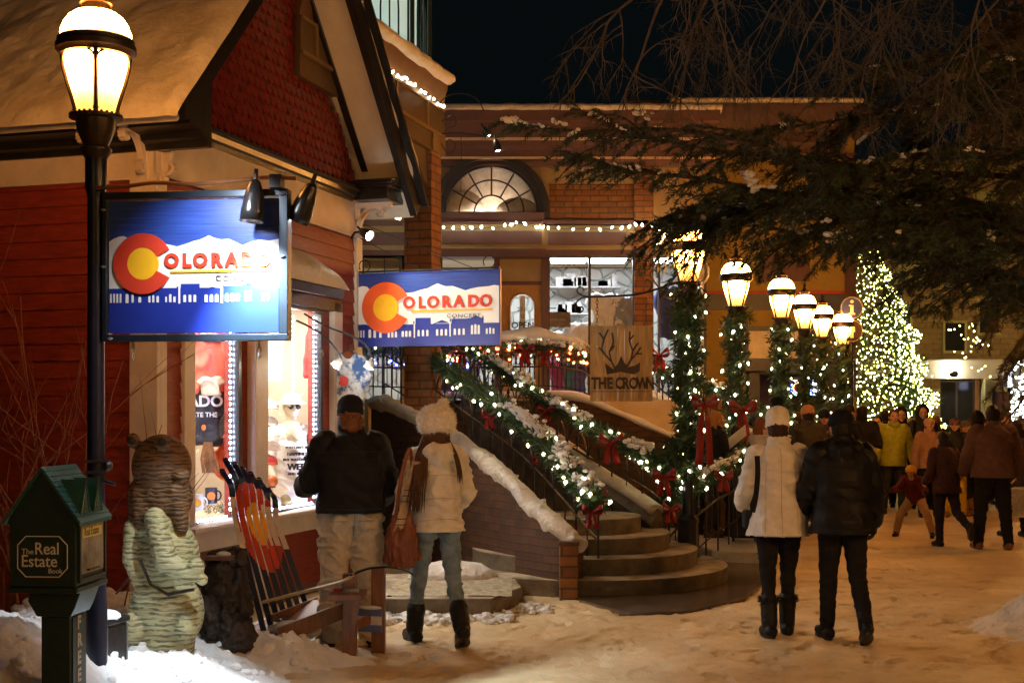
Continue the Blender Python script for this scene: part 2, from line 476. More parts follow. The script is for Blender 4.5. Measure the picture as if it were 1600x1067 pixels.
# ------------------------------------------------------------ red gabled shop
SX0, SY0, SA = -2.646, 9.5, math.atan2(0.958, 0.287)
SCX, SCY = math.cos(SA), math.sin(SA)
def shop_s(px, y=0.0):
    k = (px-PX0)/F
    return (k*(SY0+y*SCX)-SX0+y*SCY)/(SCX-k*SCY)
def shop_w(s, y, z=0): return Vector((SX0+s*SCX-y*SCY, SY0+s*SCY+y*SCX, z))
def shop_z(px, py, y=0.0): return gz(py, shop_w(shop_s(px, y), y).y)
def shop_l(px, x=0.0):
    k = (px-PX0)/F
    return (k*(SY0+x*SCY)-SX0-x*SCX)/(-SCY-k*SCX)

M_red_s = mat('red_clapboard_paint', (0.20,0.022,0.013), 0.5, 0.30, 5, bump=0.3, bs=35, streak=(1,1,6), col2=(0.28,0.038,0.020))
M_redsh = mat('red_shingle_paint', (0.15,0.013,0.009), 0.25, 0.35, 14, bump=0.2, bs=40, col2=(0.19,0.018,0.014))
M_white = mat('white_trim_paint', (0.56,0.50,0.46), 0.45, 0.12, 6, bump=0.1, bs=30)
M_cream = mat('cream_trim_paint', (0.56,0.52,0.42), 0.5, 0.1, 6, bump=0.1, bs=30)
M_blacktrim = mat('black_trim_paint', (0.014,0.013,0.014), 0.28, 0.35, 10, bump=0.2, bs=25)
M_skirt_shade = mat('skirting_and_shade', (0.12,0.06,0.04), 0.7, 0.3, 8)  # skirting colour, also the painted shade of the lower panel
M_winter = mat('shop_inner_wall', (0.50,0.42,0.32), 0.8, 0.06, 5)
M_led = emit('led_strip', (0.62,0.72,1.0), 55, False)
M_room = emit('shop_ceiling_light', (1.0,0.90,0.76), 24)

shop = thing('red_shop', 'red gabled shop with snowy roof, white trim and a brightly lit display window', 'shop', (SX0, SY0, 0), SA)
L_S = 3.72
def clap(mb, axis, a0, a1, z0, z1, off, pitch=0.13, th=0.022):
    """lapped boards on a plane; axis 'x': wall along x at y=off facing -y; axis 'y': wall along y at x=off facing -x"""
    z = z0
    while z < z1-0.01:
        zt = min(z+pitch, z1)
        poly = [(off, z), (off-th, z), (off-0.005, zt+0.0), (off, zt)]
        if axis == 'x': mb.prism([(p[0], p[1]) for p in poly], a0, a1, 'x')
        else: mb.prism([(p[0], p[1]) for p in poly], a0, a1, 'y')
        z += pitch
# window openings on the gable wall
wins = [(shop_s(297), shop_s(374)), (shop_s(404), shop_s(502))]
WZ0, WZ1 = 0.80, 2.66
w = MB()
xs = [0, wins[0][0], wins[0][1], wins[1][0], wins[1][1], L_S]
w.box(0, 0, -0.1, L_S, 0.14, WZ0); w.box(0, 0, WZ1, L_S, 0.14, 4.0)
for a, b in ((xs[0], xs[1]), (xs[2], xs[3]), (xs[4], xs[5])): w.box(a, 0, WZ0, b, 0.14, WZ1)
# gable triangle wall
w.prism([(0.0,4.0),(3.66,4.0),(1.83,5.98)], 0.0, 0.14, 'y')
# left wall
w.box(0.0, 0.14, -0.1, 0.14, 7.0, 4.0)
w.build('wall', M_red_s, shop)
c = MB()
clap(c, 'y', 0.0, 7.0, 0.0, 3.42, -0.002)                       # left wall
c.build('siding', M_red_s, shop)
c = MB()
cc = MB(); clap(cc, 'x', shop_s(253), wins[0][0]-0.06, 0.62, 2.62, -0.002)
clap(cc, 'x', shop_s(258), L_S-0.12, 2.66, 3.45, -0.002)
clap(cc, 'x', shop_s(258), L_S-0.12, 0.10, 0.60, -0.002)
clap(cc, 'x', shop_s(520), L_S-0.12, 0.62, 2.62, -0.002)
cc.build('siding', M_red_s, shop)
# frieze boards, corner boards, skirt
fr = MB()
fr.box(-0.035, -0.03, 3.42, 0.0, 7.0, 3.86)
fr.box(-0.035, -0.035, 3.45, L_S, 0.0, 3.86)
fr.build('frieze_board', M_white, shop, bevel=0.004)
cb = MB()
y1 = shop_l(208)
cb.box(-0.05, -0.045, -0.05, 0.002, y1, 3.42); cb.box(0.002, -0.045, -0.05, shop_s(253), 0.0, 3.45)
cb.build('corner_board', M_white, shop, bevel=0.005)
cb = MB(); cb.box(L_S-0.12, -0.045, -0.05, L_S+0.03, 0.0, 3.45); cb.box(L_S, 0.0, -0.05, L_S+0.03, 0.25, 3.45)
cb.build('corner_board', M_cream, shop, bevel=0.005)
sk = MB(); sk.box(shop_s(259), -0.04, -0.05, L_S-0.12, 0, 0.10); sk.build('skirting', M_skirt_shade, shop)
sl = MB(); sl.box(0.32, -0.075, 0.60, L_S-0.15, 0.0, 0.765); sl.box(0.30, -0.16, 0.765, L_S-0.13, 0.0, 0.80)
sl.build('window_sill', M_white, shop, bevel=0.006)
ss = MB(); ss.sph((1.0,-0.08,0.80),(0.65,0.075,0.03),26,8); ss.sph((2.6,-0.09,0.80),(0.75,0.06,0.022),26,8); ss.build('sill_snow', M_snow, shop)
# posts
for px0, px1, z0, z1, pr in ((280,297,0.8,2.66,0.05),(386,406,-0.05,2.66,0.085),(514,527,0.8,2.75,0.06)):
    p = MB(); p.box(shop_s(px0), -pr, z0, shop_s(px1), 0, z1); p.build('window_trim', M_white, shop, bevel=0.006)
hd = MB(); hd.box(shop_s(268)-.02, -0.06, 2.66, shop_s(527), 0.0, 2.78); hd.build('window_head', M_blacktrim, shop, bevel=0.004)
# lower panel left of the trim post, its shade painted as dark boards
dp = MB(); clap(dp, 'x', shop_s(300), shop_s(385), 0.1, 0.6, -0.028); dp.build('shaded_lower_panel', M_skirt_shade, shop)
for i, (a, b) in enumerate(wins):
    f = MB(); t = 0.028
    f.box(a, -0.02, WZ0, a+t, 0.06, WZ1); f.box(b-t*1.6, -0.02, WZ0, b, 0.06, WZ1); f.box(a+t, -0.02, WZ0, b-t*1.6, 0.06, WZ0+t*.8); f.box(a+t, -0.02, WZ1-t, b-t*1.6, 0.06, WZ1)
    fo = f.build('window_frame', M_blacktrim, shop)
    g = MB(); g.box(a+t, 0.02, WZ0+t*.8, b-t*1.6, 0.026, WZ1-t); g.build('pane', M_glass, fo)
    def led(x, y, z0, z1):
        l = MB(); n = int((z1-z0)/0.045)
        for k in range(n):
            z = z0+(k+.5)*(z1-z0)/n
            l.sph((x, y, z), (0.010,0.006,0.012), 6, 4)
        l.build('led_strip', M_led, fo)
    led(b-t*2.6, 0.045, WZ0+0.06, WZ1-0.05)
    if i == 0:
        led(a+0.02, 0.07, WZ0+0.06, WZ1-0.05)
    if i == 1:
        led(shop_s(458, 0.5), 0.5, WZ0+0.9, WZ1)
    l = MB()
    for k in range(int((b-a-0.1)/0.05)): l.sph((a+0.05+k*0.05, 0.05, WZ0+0.03), (0.010,0.006,0.007), 6, 4)
    l.build('led_strip', M_led, fo)
# interior
rm = MB()
rm.box(0.2, 1.7, 0.5, 3.7, 1.74, 2.8); rm.box(0.2, 0.14, 0.72, 3.7, 1.7, 0.76)
rm.box(0.16, 0.14, 0.5, 0.2, 1.74, 2.8); rm.box(3.66, 0.14, 0.5, 3.7, 1.74, 2.8)
rm.box(0.2, 0.14, 2.78, 3.7, 1.74, 2.82)
rm.build('display_room', M_winter, shop)
dv = MB(); _s = shop_s(440,.95); dv.box(_s, 0.9, 0.76, _s+.10, 1.65, 2.75); dv.build('divider', mat('display_wood', (0.28,0.15,0.07), 0.6, 0.25, 8, streak=(1,1,0.2)), shop)
for x0, x1 in ((0.5, 1.1), (1.7, 3.1)):
    l = MB(); l.box(x0, 0.35, 2.745, x1, 0.75, 2.775); l.build('ceiling_light', M_room, shop)
# cornice: eave of left wall, gable cornice, returns
def mould(mb, a, b, axis, prof):
    """extruded moulding along axis"""
    mb.prism(prof, a, b, axis)
ev = MB()
pf = [(0.0,3.62),(-0.06,3.62),(-0.07,3.66),(-0.12,3.68),(-0.14,3.72),(-0.30,3.74),(-0.31,3.80),(-0.36,3.81),(-0.40,3.88),(-0.40,3.93),(0.0,4.25)]
ev.prism(pf, -0.47, 7.0, 'y')
ev.build('eave_cornice', M_blacktrim, shop)
gc = MB()
pg = [(0.0,3.80),(-0.05,3.80),(-0.055,3.84),(-0.09,3.85),(-0.10,3.89),(-0.14,3.90),(-0.14,3.925),(-0.02,3.97),(0.0,3.97)]
gc.prism(pg, 0.0, 3.5, 'x'); gc.build('gable_cornice', M_blacktrim, shop)
def ret(x0, x1):
    m = MB()
    m.box(x0+0.04, -0.40, 3.82, x1-0.04, -0.0, 3.94); m.box(x0+0.015, -0.43, 3.94, x1-0.015, 0, 3.97); m.box(x0, -0.46, 3.97, x1, 0, 4.01)
    m.prism([(x0-0.01,4.01),(x1+0.01,4.01),((x0+x1)/2+.05,4.06),((x0+x1)/2-.05,4.06)], -0.47, 0, 'y')
    return m.build('cornice_return', M_blacktrim, shop, bevel=0.004)
ret(3.50, 4.02); ret(-0.42, -0.02)
# scroll brackets
def bracket(x, y, ax):
    m = MB(); s = 1
    pts = []
    for k in range(15):
        t = k/14; a = PI*1.0*t
        pts.append((0.30*(t), 0.30-0.0+0.0*t, 0))
    # outer C scroll
    P = []
    for k in range(22):
        a = R(-100)+k/21*R(190); P.append((0.13-0.13*math.sin(a)*0+0.17*math.cos(a)*-1+0.06, 0.15*math.sin(a)))
    q = [Vector((0.02,0,-0.34)),Vector((0.03,0,-0.24)),Vector((0.06,0,-0.15)),Vector((0.12,0,-0.08)),Vector((0.20,0,-0.05)),Vector((0.27,0,-0.07)),Vector((0.29,0,-0.11)),Vector((0.26,0,-0.13)),Vector((0.235,0,-0.11))]
    q2 = [Vector((0.02,0,-0.03)),Vector((0.34,0,-0.03))]
    q3 = [Vector((0.0,0,0.0)),Vector((0.0,0,-0.36))]
    q4 = [Vector((0.02,0,-0.34)),Vector((0.07,0,-0.33)),Vector((0.09,0,-0.29)),Vector((0.06,0,-0.26))]
    T = Matrix.Translation((x, y, 3.80)) @ (Matrix.Rotation(PI, 4, 'Z') if ax == 'x' else Matrix.Rotation(-PI/2, 4, 'Z'))
    for qq, wd, hh in ((polyline(q, 20),0.05,0.045),(q2,0.07,0.05),(q3,0.07,0.04),(polyline(q4,8),0.05,0.03),(polyline(q[4:],12),0.055,0.02)):
        for i in range(len(qq)-1): m.beam(T @ qq[i], T @ (qq[i]+(qq[i+1]-qq[i])*1.12), wd, hh, up=T.to_3x3() @ Vector((0,1,0)) if False else (0,0,1) if abs((qq[i+1]-qq[i]).normalized().z) < 0.95 else T.to_3x3() @ Vector((1,0,0)))
    m.build('scroll_bracket', M_white, shop)
bracket(-0.035, 0.07, 'x'); bracket(-0.035, 0.42, 'x'); bracket(0.06, -0.035, 'y'); bracket(3.62, -0.035, 'y')
# roof
rf = MB()
def rz_(s): return 6.30-1.06*abs(s-1.83)
rf.prism([(-0.45,rz_(-0.45)),(1.83,6.30),(1.83,6.14),(-0.45,rz_(-0.45)-0.16)], -0.46, 7.0, 'y')
rf.prism([(4.12,rz_(4.12)),(1.83,6.30),(1.83,6.14),(4.12,rz_(4.12)-0.16)], -0.46, 7.0, 'y')
roof = rf.build('roof', mat('soffit_paint', (0.62,0.58,0.50), 0.5, 0.08, 5), shop)
# fascia (black), soffit seam, rake frieze
fb = MB()
fb.prism([(4.16,rz_(4.16)+0.02),(1.83,6.33),(1.83,6.03),(4.02,rz_(4.02)-0.27)], -0.53, -0.46, 'y')
fb.prism([(-0.5,rz_(-0.5)+0.03),(1.83,6.34),(1.83,6.10),(-0.42,rz_(-0.42)-0.18)], -0.53, -0.46, 'y')
fb.build('fascia', M_blacktrim, roof)
fb = MB(); fb.prism([(4.22,rz_(4.22)+0.06),(1.83,6.42),(1.83,6.33),(4.16,rz_(4.16)+0.0)], -0.60, -0.44, 'y'); fb.build('rake_cap', M_blacktrim, roof)
fb = MB(); fb.prism([(3.60,rz_(3.60)-0.165),(1.83,6.135),(1.83,5.80),(3.28,rz_(3.28)-0.165)], -0.05, 0.0, 'y')
fb.prism([(0.06,rz_(0.06)-0.165),(1.83,6.135),(1.83,5.80),(0.36,rz_(0.36)-0.165)], -0.05, 0.0, 'y'); fb.build('rake_frieze', M_cream, roof)
fb = MB(); fb.prism([(3.72,rz_(3.72)-0.163),(1.83,6.138),(1.83,6.06),(3.66,rz_(3.66)-0.175)], -0.12, -0.05, 'y'); fb.build('rake_moulding', M_blacktrim, roof)
# snow on the near slope
vs = []; nx, ny = 90, 150
for j in range(ny):
    y = -0.56+7.6*(j/(ny-1))
    for i in range(nx):
        s = -0.62+2.55*(i/(nx-1)); 
        th = 0.15+0.05*n2(s, y, 1.2)+0.03*n2(s, y, 4)+0.012*n2(s,y,11)
        e = min(1, (s+0.62)/0.16); th *= math.sqrt(max(0, 1-(1-e)**2))*0.85+0.15
        e2 = min(1, (y+0.56)/0.14); th *= math.sqrt(max(0, 1-(1-e2)**2))*0.8+0.2
        ln = 0.03*n2(0, y, 2.5, 4)*(1-min(1,(s+0.62)/0.5))
        vs.append((s+ln, y, 6.30-1.06*abs(min(s, 1.83)-1.83)+th))
sn = MB(); sn.add(vs, [(j*nx+i,j*nx+i+1,(j+1)*nx+i+1,(j+1)*nx+i) for j in range(ny-1) for i in range(nx-1)])
M_roofsnow = mat('roof_snow', (0.50,0.42,0.34), 0.6, 0.18, 1.6, bump=0.5, bs=7, bdist=0.06, col2=(0.76,0.74,0.72))
sn.build('roof_snow', M_roofsnow, roof, smooth=180)
# snow lip on the far rake
pts = []; rr = []
for i in range(60):
    t = i/59; s = lerp(1.6, 4.26, t); pts.append(Vector((s, -0.47+0.03*n2(s,0,4), rz_(s)+0.14+0.03*n2(s,1,5)))); rr.append((0.12+0.03*n2(s,3,6), 0.10+0.02*n2(s,5,6)))
rr[-1] = 0.04
sn = MB(); sn.tube(pts, rr, 12); sn.build('roof_snow', M_roofsnow, roof, smooth=180)
# fish scale shingles on the gable
sh = MB(); zz = 3.98; row = 0
while zz < 5.95:
    hw = (5.98-zz)*1.83/1.98
    x = 1.83-hw-0.1+(row%2)*0.055
    while x < 1.83+hw:
        wv = 0.104; h = 0.155; yt, yb = -0.006, -0.028+random.uniform(-0.003,0.003)
        if abs(x+wv/2-1.83) < hw-0.02:
            n0 = 6; prof = [(x, zz+h)]
            prof += [(x, zz+0.06)]
            for k in range(1, n0): 
                a = PI-PI*k/n0
                prof.append((x+wv/2+wv/2*math.cos(a), zz+0.05-0.05*math.sin(a)))
            prof += [(x+wv, zz+0.06), (x+wv, zz+h)]
            f = [(p[0], lerp(yb, yt, max(0,min(1,(p[1]-zz)/h))), p[1]) for p in prof]
            b = [(p[0], -0.001, p[1]) for p in prof]
            n = len(prof)
            sh.add(f+b, [tuple(range(n))]+[(i, i+n, (i+1)%n+n, (i+1)%n) for i in range(n)])
        x += 0.110
    zz += 0.098; row += 1
sh.build('scale_shingles', M_redsh, shop, smooth=0)
# snowy awning over the display window
aw = MB(); a0, a1 = 0.35, shop_s(533, -0.40)
aw.prism([(0,2.80),(-0.42,2.72),(-0.44,2.80),(0,3.05)], a0, a1, 'x'); awn = aw.build('awning', M_blacktrim, shop, bevel=0.005)
vs = []; nx, ny = 90, 16
for i in range(nx):
    s = lerp(a0-0.03, a1+0.04, i/(nx-1)); e = min(1, min(i, nx-1-i)/5); e = math.sqrt(1-(1-e)**2)
    for j in range(ny):
        t = j/(ny-1); y = -0.47*t; ed = math.sqrt(max(0,1-max(0,(t-0.7)/0.3)**2))
        vs.append((s, y, lerp(3.05, 2.80, t)+(0.13+0.03*n2(s,y,4))*e*ed))
sn = MB(); sn.add(vs, [(i*ny+j, i*ny+j+1, (i+1)*ny+j+1, (i+1)*ny+j) for i in range(nx-1) for j in range(ny-1)])
sn.build('awning_snow', M_snow, awn, smooth=180)

# ------------------------------------------------------------ display items in the window
def S(px, py, y): 
    s = shop_s(px, y); return Vector((s, y, gz(py, shop_w(s, y).y)))
def shopthing(name, label, cat, px, py, y, group=None, rz=0):
    p = S(px, py, y); w_ = shop_w(p.x, p.y, p.z)
    return thing(name, label, cat, w_, R(14)+rz, group)
def cloth(poly, th=0.03, n=16, m=None, parent=None, name='cloth', seed=0, loc=None):
    """soft flat garment: polygon outline in xz, puffed and creased"""
    bm = MB(); bm.prism(poly, -th/2, th/2, 'y')
    me = remeshed(bm, max(0.008, th*0.28), 2, fold=th*0.55, fscale=(7,7,4), seed=seed)
    return meobj(name, me, m, parent, loc)
def tee(w, h):
    return [(-w*.5,0),(w*.5,0),(w*.5,h*.62),(w*.62,h*.55),(w*.82,h*.72),(w*.5,h*.98),(w*.2,h),(w*.1,h*.94),(-w*.1,h*.94),(-w*.2,h),(-w*.5,h*.98),(-w*.82,h*.72),(-w*.62,h*.55),(-w*.5,h*.62)]
def fmat(name, c, **k): return mat(name, c, 0.85, 0.12, 12, sheen=0.2, **k)
# coral sweatshirt
t = shopthing('sweatshirt', 'coral pink top with a small flag patch, hanging highest in the left window', 'sweatshirt', 328, 612, 0.35)
cloth(tee(0.27,0.66), 0.07, m=fmat('coral_fabric', (0.72,0.13,0.09)), parent=t, name='fabric', seed=1)
m = MB(); m.box(-.085,-.052,.42,.085,-.045,.54); m.build('patch', mat('navy_print', (0.02,0.03,0.14), .6), t)
m = MB(); m.box(-.085,-.055,.46,.085,-.052,.50); m.build('stripe', mat('white_print', (0.75,0.75,0.75), .6), t)
m = MB(); m.prism([(0.0+.035*math.cos(a), .50+.035*math.sin(a)) for a in [k*PI/8 for k in range(16)]], -.058, -.055, 'y'); m.build('disc', mat('gold_print', (0.75,0.42,0.03), .5), t)
t = shopthing('jersey', 'black sports jersey with white letters and lower case badge in the left window', 'jersey', 322, 695, 0.38)
cloth(tee(0.24,0.50), 0.05, m=fmat('black_jersey', (0.02,0.02,0.03)), parent=t, name='fabric', seed=3)
text('ADO', 0.13, MATS['white_print'], t, (-0.15,-0.045,0.33), off=0.004)
text('ATE THE', 0.055, MATS['white_print'], t, (-0.12,-0.045,0.24), off=0.001)
m = MB(); m.prism([(0.02*math.cos(a)-.02, .15+.025*math.sin(a)) for a in [k*PI/6 for k in range(12)]], -.048, -.043, 'y'); m.build('badge', mat('orange_print', (0.8,0.2,0.03), .5), t)
t = shopthing('onesie', 'tiny cream baby shirt above the black jersey', 'shirt', 330, 618, 0.30)
cloth(tee(0.15,0.16), 0.03, m=fmat('cream_fabric', (0.6,0.52,0.38)), parent=t, name='fabric', seed=4)
t = shopthing('picture_frame', 'tall cream picture frame behind the window on the left', 'frame', 351, 700, 0.6)
m = MB(); m.box(-.12,-.01,0,.12,.01,.95); m.build('backing', mat('display_black', (0.03,0.03,0.03), .7), t)
m = MB(); 
for b in ((-.13,0,-.1,.95),(.1,0,.13,.95),(-.1,0,.1,.03),(-.1,.92,.1,.95)): m.box(b[0],-.03,b[1],b[2],-.01,b[3])
m.build('border', mat('display_cream', (0.72,0.66,0.5), .6), t)
t = shopthing('stocking', 'orange red hanging garment low in the left window', 'garment', 357, 742, 0.25)
cloth([(-.05,-.02),(.10,0),(.12,.25),(.16,.5),(.02,.48),(-.08,.25),(-.17,.08)], 0.06, m=fmat('orange_fabric', (0.75,0.12,0.02)), parent=t, name='fabric', seed=6)
t = shopthing('hair_fringe', 'brown furry fringe hanging below the black jersey', 'fringe', 325, 735, 0.3)
m = MB()
for k in range(70):
    x = random.uniform(-.06,.06); m.tube([(x*.5,0,.24),(x,random.uniform(-.03,.03),.1),(x*1.3+.03,random.uniform(-.03,.03),-.02)], [.006,.006,.002], 4)
m.build('strands', mat('fur_brown', (0.25,0.11,0.04), .8, .4, 20), t)
for i, (px, py, lab, colr) in enumerate(((308,797,'white mug with a round yellow badge on the window sill, far left',(0.7,0.72,0.78)),(330,786,'dark mug with an orange flower print beside the badge mug',(0.03,0.04,0.08)))):
    t = shopthing('mug', lab, 'mug', px, py, 0.28)
    m = MB(); m.lathe([(0.0,0),(.05,0),(.052,.02),(.052,.13),(.049,.132),(.046,.128),(.046,.012),(0,.01)], 24); m.build('cup', mat('mug%d' % i, colr, .25), t)
    m = MB(); m.tube([(.05+.03*math.sin(a), 0, .065+.04*math.cos(a)) for a in [k*PI/8 for k in range(9)]], .007, 6); m.build('handle', MATS['mug%d' % i], t)
    m = MB(); m.prism([(.034*math.cos(a),.065+.034*math.sin(a)) for a in [k*PI/10 for k in range(20)]], -.060, -.052, 'y'); m.build('badge', MATS['gold_print' if i == 0 else 'orange_print'], t)
t = shopthing('pine_sprig', 'green pine sprig lying at the bottom of the left window', 'sprig', 345, 802, 0.22)
m = MB()
for k in range(160):
    x = random.uniform(-.13,.13); z = random.uniform(0,.07); d = Vector((random.uniform(-1,1),random.uniform(-1,.3),random.uniform(-.2,1))).normalized()*.05
    p = Vector((x, random.uniform(-.04,.04), z)); m.tube([p, p+d], [.003,.001], 3)
m.build('needles', MATS['garland_needles'], t)
# mannequin
t = shopthing('mannequin', 'mannequin in white hat, dark sunglasses and printed white T-shirt in the right window', 'mannequin', 455, 797, 0.32, rz=R(14))
M_mann = mat('mannequin_plastic', (0.62,0.55,0.42), 0.4, 0.05, 4)
m = MB()
m.sph((0,-.01,1.0),(0.075,0.095,0.115)); m.sph((0,-.05,.95),(0.055,0.06,0.07)); m.sph((0,-.11,.985),(0.014,0.022,0.026)); m.rcone((0,0,.78),(0,0,.95),.062,.052)
m.rcone((-.16,.0,.74),(.16,0,.74),.07,.07); m.rcone((0,0,.72),(0,0,.3),.15,.13)
for s in (-1,1): m.rcone((s*.19,0,.72),(s*.25,-.03,.46),.055,.045); m.rcone((s*.25,-.03,.46),(s*.22,-.16,.30),.042,.035); m.sph((s*.075,-.0,.99),(.012,.02,.03))
m.rcone((0,0,.0),(0,0,.35),.10,.13)
meobj('figure', remeshed(m, .009, 3), M_mann, t)
m = MB(); m.rcone((-.15,.0,.74),(.15,0,.74),.085,.085); m.tube([(0,0,.05),(0,0,.3),(0,0,.6),(0,0,.76),(0,0,.80)],[(.17,.17),(.165,.165),(.18,.16),(.16,.12),(.09,.09)],20)
for s in (-1,1): m.rcone((s*.18,0,.73),(s*.25,-.02,.54),.08,.085)
meobj('t_shirt', remeshed(m, .01, 2, fold=.02, seed=2), fmat('white_tee', (0.82,0.80,0.76)), t)
for k, (s_, z_) in enumerate((("YOU CAN'T BUY",.60),('HAPPINESS',.535),('BUT YOU CAN BUY',.485))):
    text(s_, .034 if k != 1 else .045, mat('tee_ink',(0.03,0.03,0.03),.7), t, (0,-.215,z_), align='CENTER', ext=.012)
text('WEE', .085, MATS['tee_ink'], t, (-.02,-.215,.40), align='CENTER', ext=.012, off=.002)
text('AND THAT IS', .034, MATS['tee_ink'], t, (0,-.215,.35), align='CENTER', ext=.012)
m = MB(); m.sph((0,0,1.06),(.095,.115,.075)); m.lathe([(.09,1.045),(.15,1.02),(.152,1.026),(.09,1.06)],24); meobj('hat', remeshed(m,.008,2,fold=.006), fmat('white_hat',(0.78,0.76,0.7)), t)
m = MB()
for s in (-1,1): m.sph((s*.034,-.105,.995),(.03,.012,.022),12,8)
m.box(-.01,-.115,.998,.01,-.108,1.004)
for s in (-1,1): m.beam((s*.06,-.10,1.0),(s*.078,0,1.0),.004,.006)
m.build('sunglasses', mat('dark_lens',(0.01,0.01,0.012),.15), t)
m = MB(); m.tube(polyline([(-.07,-.07,.83),(-.05,-.15,.74),(0,-.19,.68),(.05,-.15,.74),(.07,-.07,.83)],20),.004,6); m.build('necklace', mat('brass',(0.5,0.33,0.1),.3,metal=1), t)
# hats and helmets stack at left of right window
for i, (px, py, y, colr, lab, sz) in enumerate(((420,662,.3,(0.45,0.45,0.47),'silver grey cap on the hat stand beside the mannequin',.09),(422,636,.32,(0.72,0.70,0.68),'white ribbed beanie at the top of the hat stand',.085),(425,700,.3,(0.75,0.72,0.7),'white cap above a red brimmed one in the right window',.09),(420,722,.28,(0.6,0.04,0.03),'red cap under the white cap in the right window',.085))):
    t = shopthing('cap', lab, 'cap', px, py, y, 'caps beside the mannequin')
    m = MB(); m.sph((0,0,0),(sz,sz*1.1,sz*.8)); m.prism([(-.06,-.16),(.06,-.16),(.08,-.08),(-.08,-.08)], -.02, -.005, 'z')
    m.v = [(v[0],v[1],max(v[2],-.02)) for v in m.v]
    meobj('crown', remeshed(m,.01,2), fmat('cap%d'%i, colr), t)
    m = MB(); m.sph((0,0,sz*.8),(.01,.01,.008)); m.build('button', MATS['cap%d'%i], t)
t = shopthing('price_card', 'white price card pinned high inside the right window', 'card', 430, 596, 0.5)
m = MB(); m.box(-.065,-.004,0,.065,.004,.30); m.build('card', MATS['white_print'], t); m = MB(); m.box(-.08,-.004,.31,.08,.004,.45); m.build('header', MATS['white_print'], t)
t = shopthing('coat', 'grey coat hanging behind the mannequin in the right window', 'coat', 478, 680, 0.9)
cloth([(-.2,-.1),(.2,-.1),(.15,.8),(.05,.9),(-.05,.9),(-.15,.8)], .09, m=fmat('grey_coat',(0.24,0.25,0.26)), parent=t, name='fabric', seed=8)
t = shopthing('pennant', 'red and white cloth hanging by the LED strip in the right window', 'cloth', 483, 590, .3)
cloth([(-.05,0),(.05,0),(.07,.35),(.02,.55),(-.04,.4)], .04, m=fmat('red_cloth',(0.65,0.03,0.03)), parent=t, name='fabric', seed=9)
for i,(px,py,colr,lab) in enumerate(((430,792,(0.62,0.6,0.55),'pale round ornament at the foot of the mannequin'),(446,790,(0.35,0.27,0.12),'gold glass ornament next to the pale one'),(425,760,(0.7,0.18,0.05),'orange globe ornament standing left of the T-shirt'))):
    t = shopthing('ornament', lab, 'ornament', px, py, .14, 'ornaments in the right window')
    m = MB(); m.sph((0,0,.05),(.055,.055,.055),16,10); m.build('ball', mat('orn%d'%i, colr, .2), t)
    m = MB(); m.lathe([(.03,-.01),(.035,0),(.02,.01)],12); m.build('stand', M_blacktrim, t)

# shirts hanging outside at the window end
t = thing('tie_dye_shirt', 'blue and white tie dye shirt hanging outside by the shop window', 'shirt', shop_w(shop_s(538,-.10),-.14,gz(668,13.0)), R(10))
cloth(tee(.30,.72), .06, m=mat('tie_dye',(0.06,0.16,0.45),.85,.3,7,col2=(0.6,0.68,0.75),thr=(.45,.55)), parent=t, name='fabric', seed=11)
m = MB(); m.prism([(.05*math.cos(a)-.05,.46+.05*math.sin(a)) for a in [k*PI/8 for k in range(16)]], -.05,-.035,'y'); m.build('print', mat('red_print',(0.6,0.03,0.03),.5), t)
m = MB(); m.tube(polyline([(-.1,0,.70),(0,0,.76),(.1,0,.70)],9),.005,6); m.tube(polyline([(0,0,.76),(0,0,.82),(.02,0,.84),(.035,0,.82)],8),.004,6); m.build('hanger', M_iron, t)
# ------------------------------------------------------------ street lamps
M_glassglow = bpy.data.materials.new('lamp_glass'); M_glassglow.use_nodes = True
_b = M_glassglow.node_tree.nodes['Principled BSDF']; _b.inputs['Base Color'].default_value = (0.9,0.85,0.7,1); _b.inputs['Roughness'].default_value = 0.3
_b.inputs['Emission Color'].default_value = (*LAMP_COL, 1); _b.inputs['Emission Strength'].default_value = LAMP_E
M_lampmetal = mat('lamp_bronze', (0.03,0.018,0.010), 0.35, 0.3, 20, bump=0.1, bs=60, metal=0.3)
LAMPMATS = {}
def lampmat(E, col=None):
    if E not in LAMPMATS:
        m = M_glassglow.copy(); m.name = 'lamp_glass'; nt = m.node_tree; pb = nt.nodes['Principled BSDF']
        if col: pb.inputs['Emission Color'].default_value = (*col, 1)
        # frosted glass: the mantle sits high, so the foot of the globe glows far less
        tc = nt.nodes.new('ShaderNodeTexCoord'); sx = nt.nodes.new('ShaderNodeSeparateXYZ'); nt.links.new(tc.outputs['Object'], sx.inputs[0])
        rp = nt.nodes.new('ShaderNodeValToRGB'); nt.links.new(sx.outputs['Z'], rp.inputs[0]); rp.color_ramp.interpolation = 'B_SPLINE'
        es = rp.color_ramp.elements; es[0].position = 0.0; es[0].color = (.012,)*3+(1,); es[1].position = .28; es[1].color = (1,1,1,1)
        for p_, c_ in ((.06,.03),(.13,.12),(.20,.5)): e_ = es.new(p_); e_.color = (c_,)*3+(1,)
        mu = nt.nodes.new('ShaderNodeMath'); mu.operation = 'MULTIPLY'; mu.inputs[1].default_value = E; nt.links.new(rp.outputs[0], mu.inputs[0]); nt.links.new(mu.outputs[0], pb.inputs['Emission Strength'])
        LAMPMATS[E] = m
    return LAMPMATS[E]
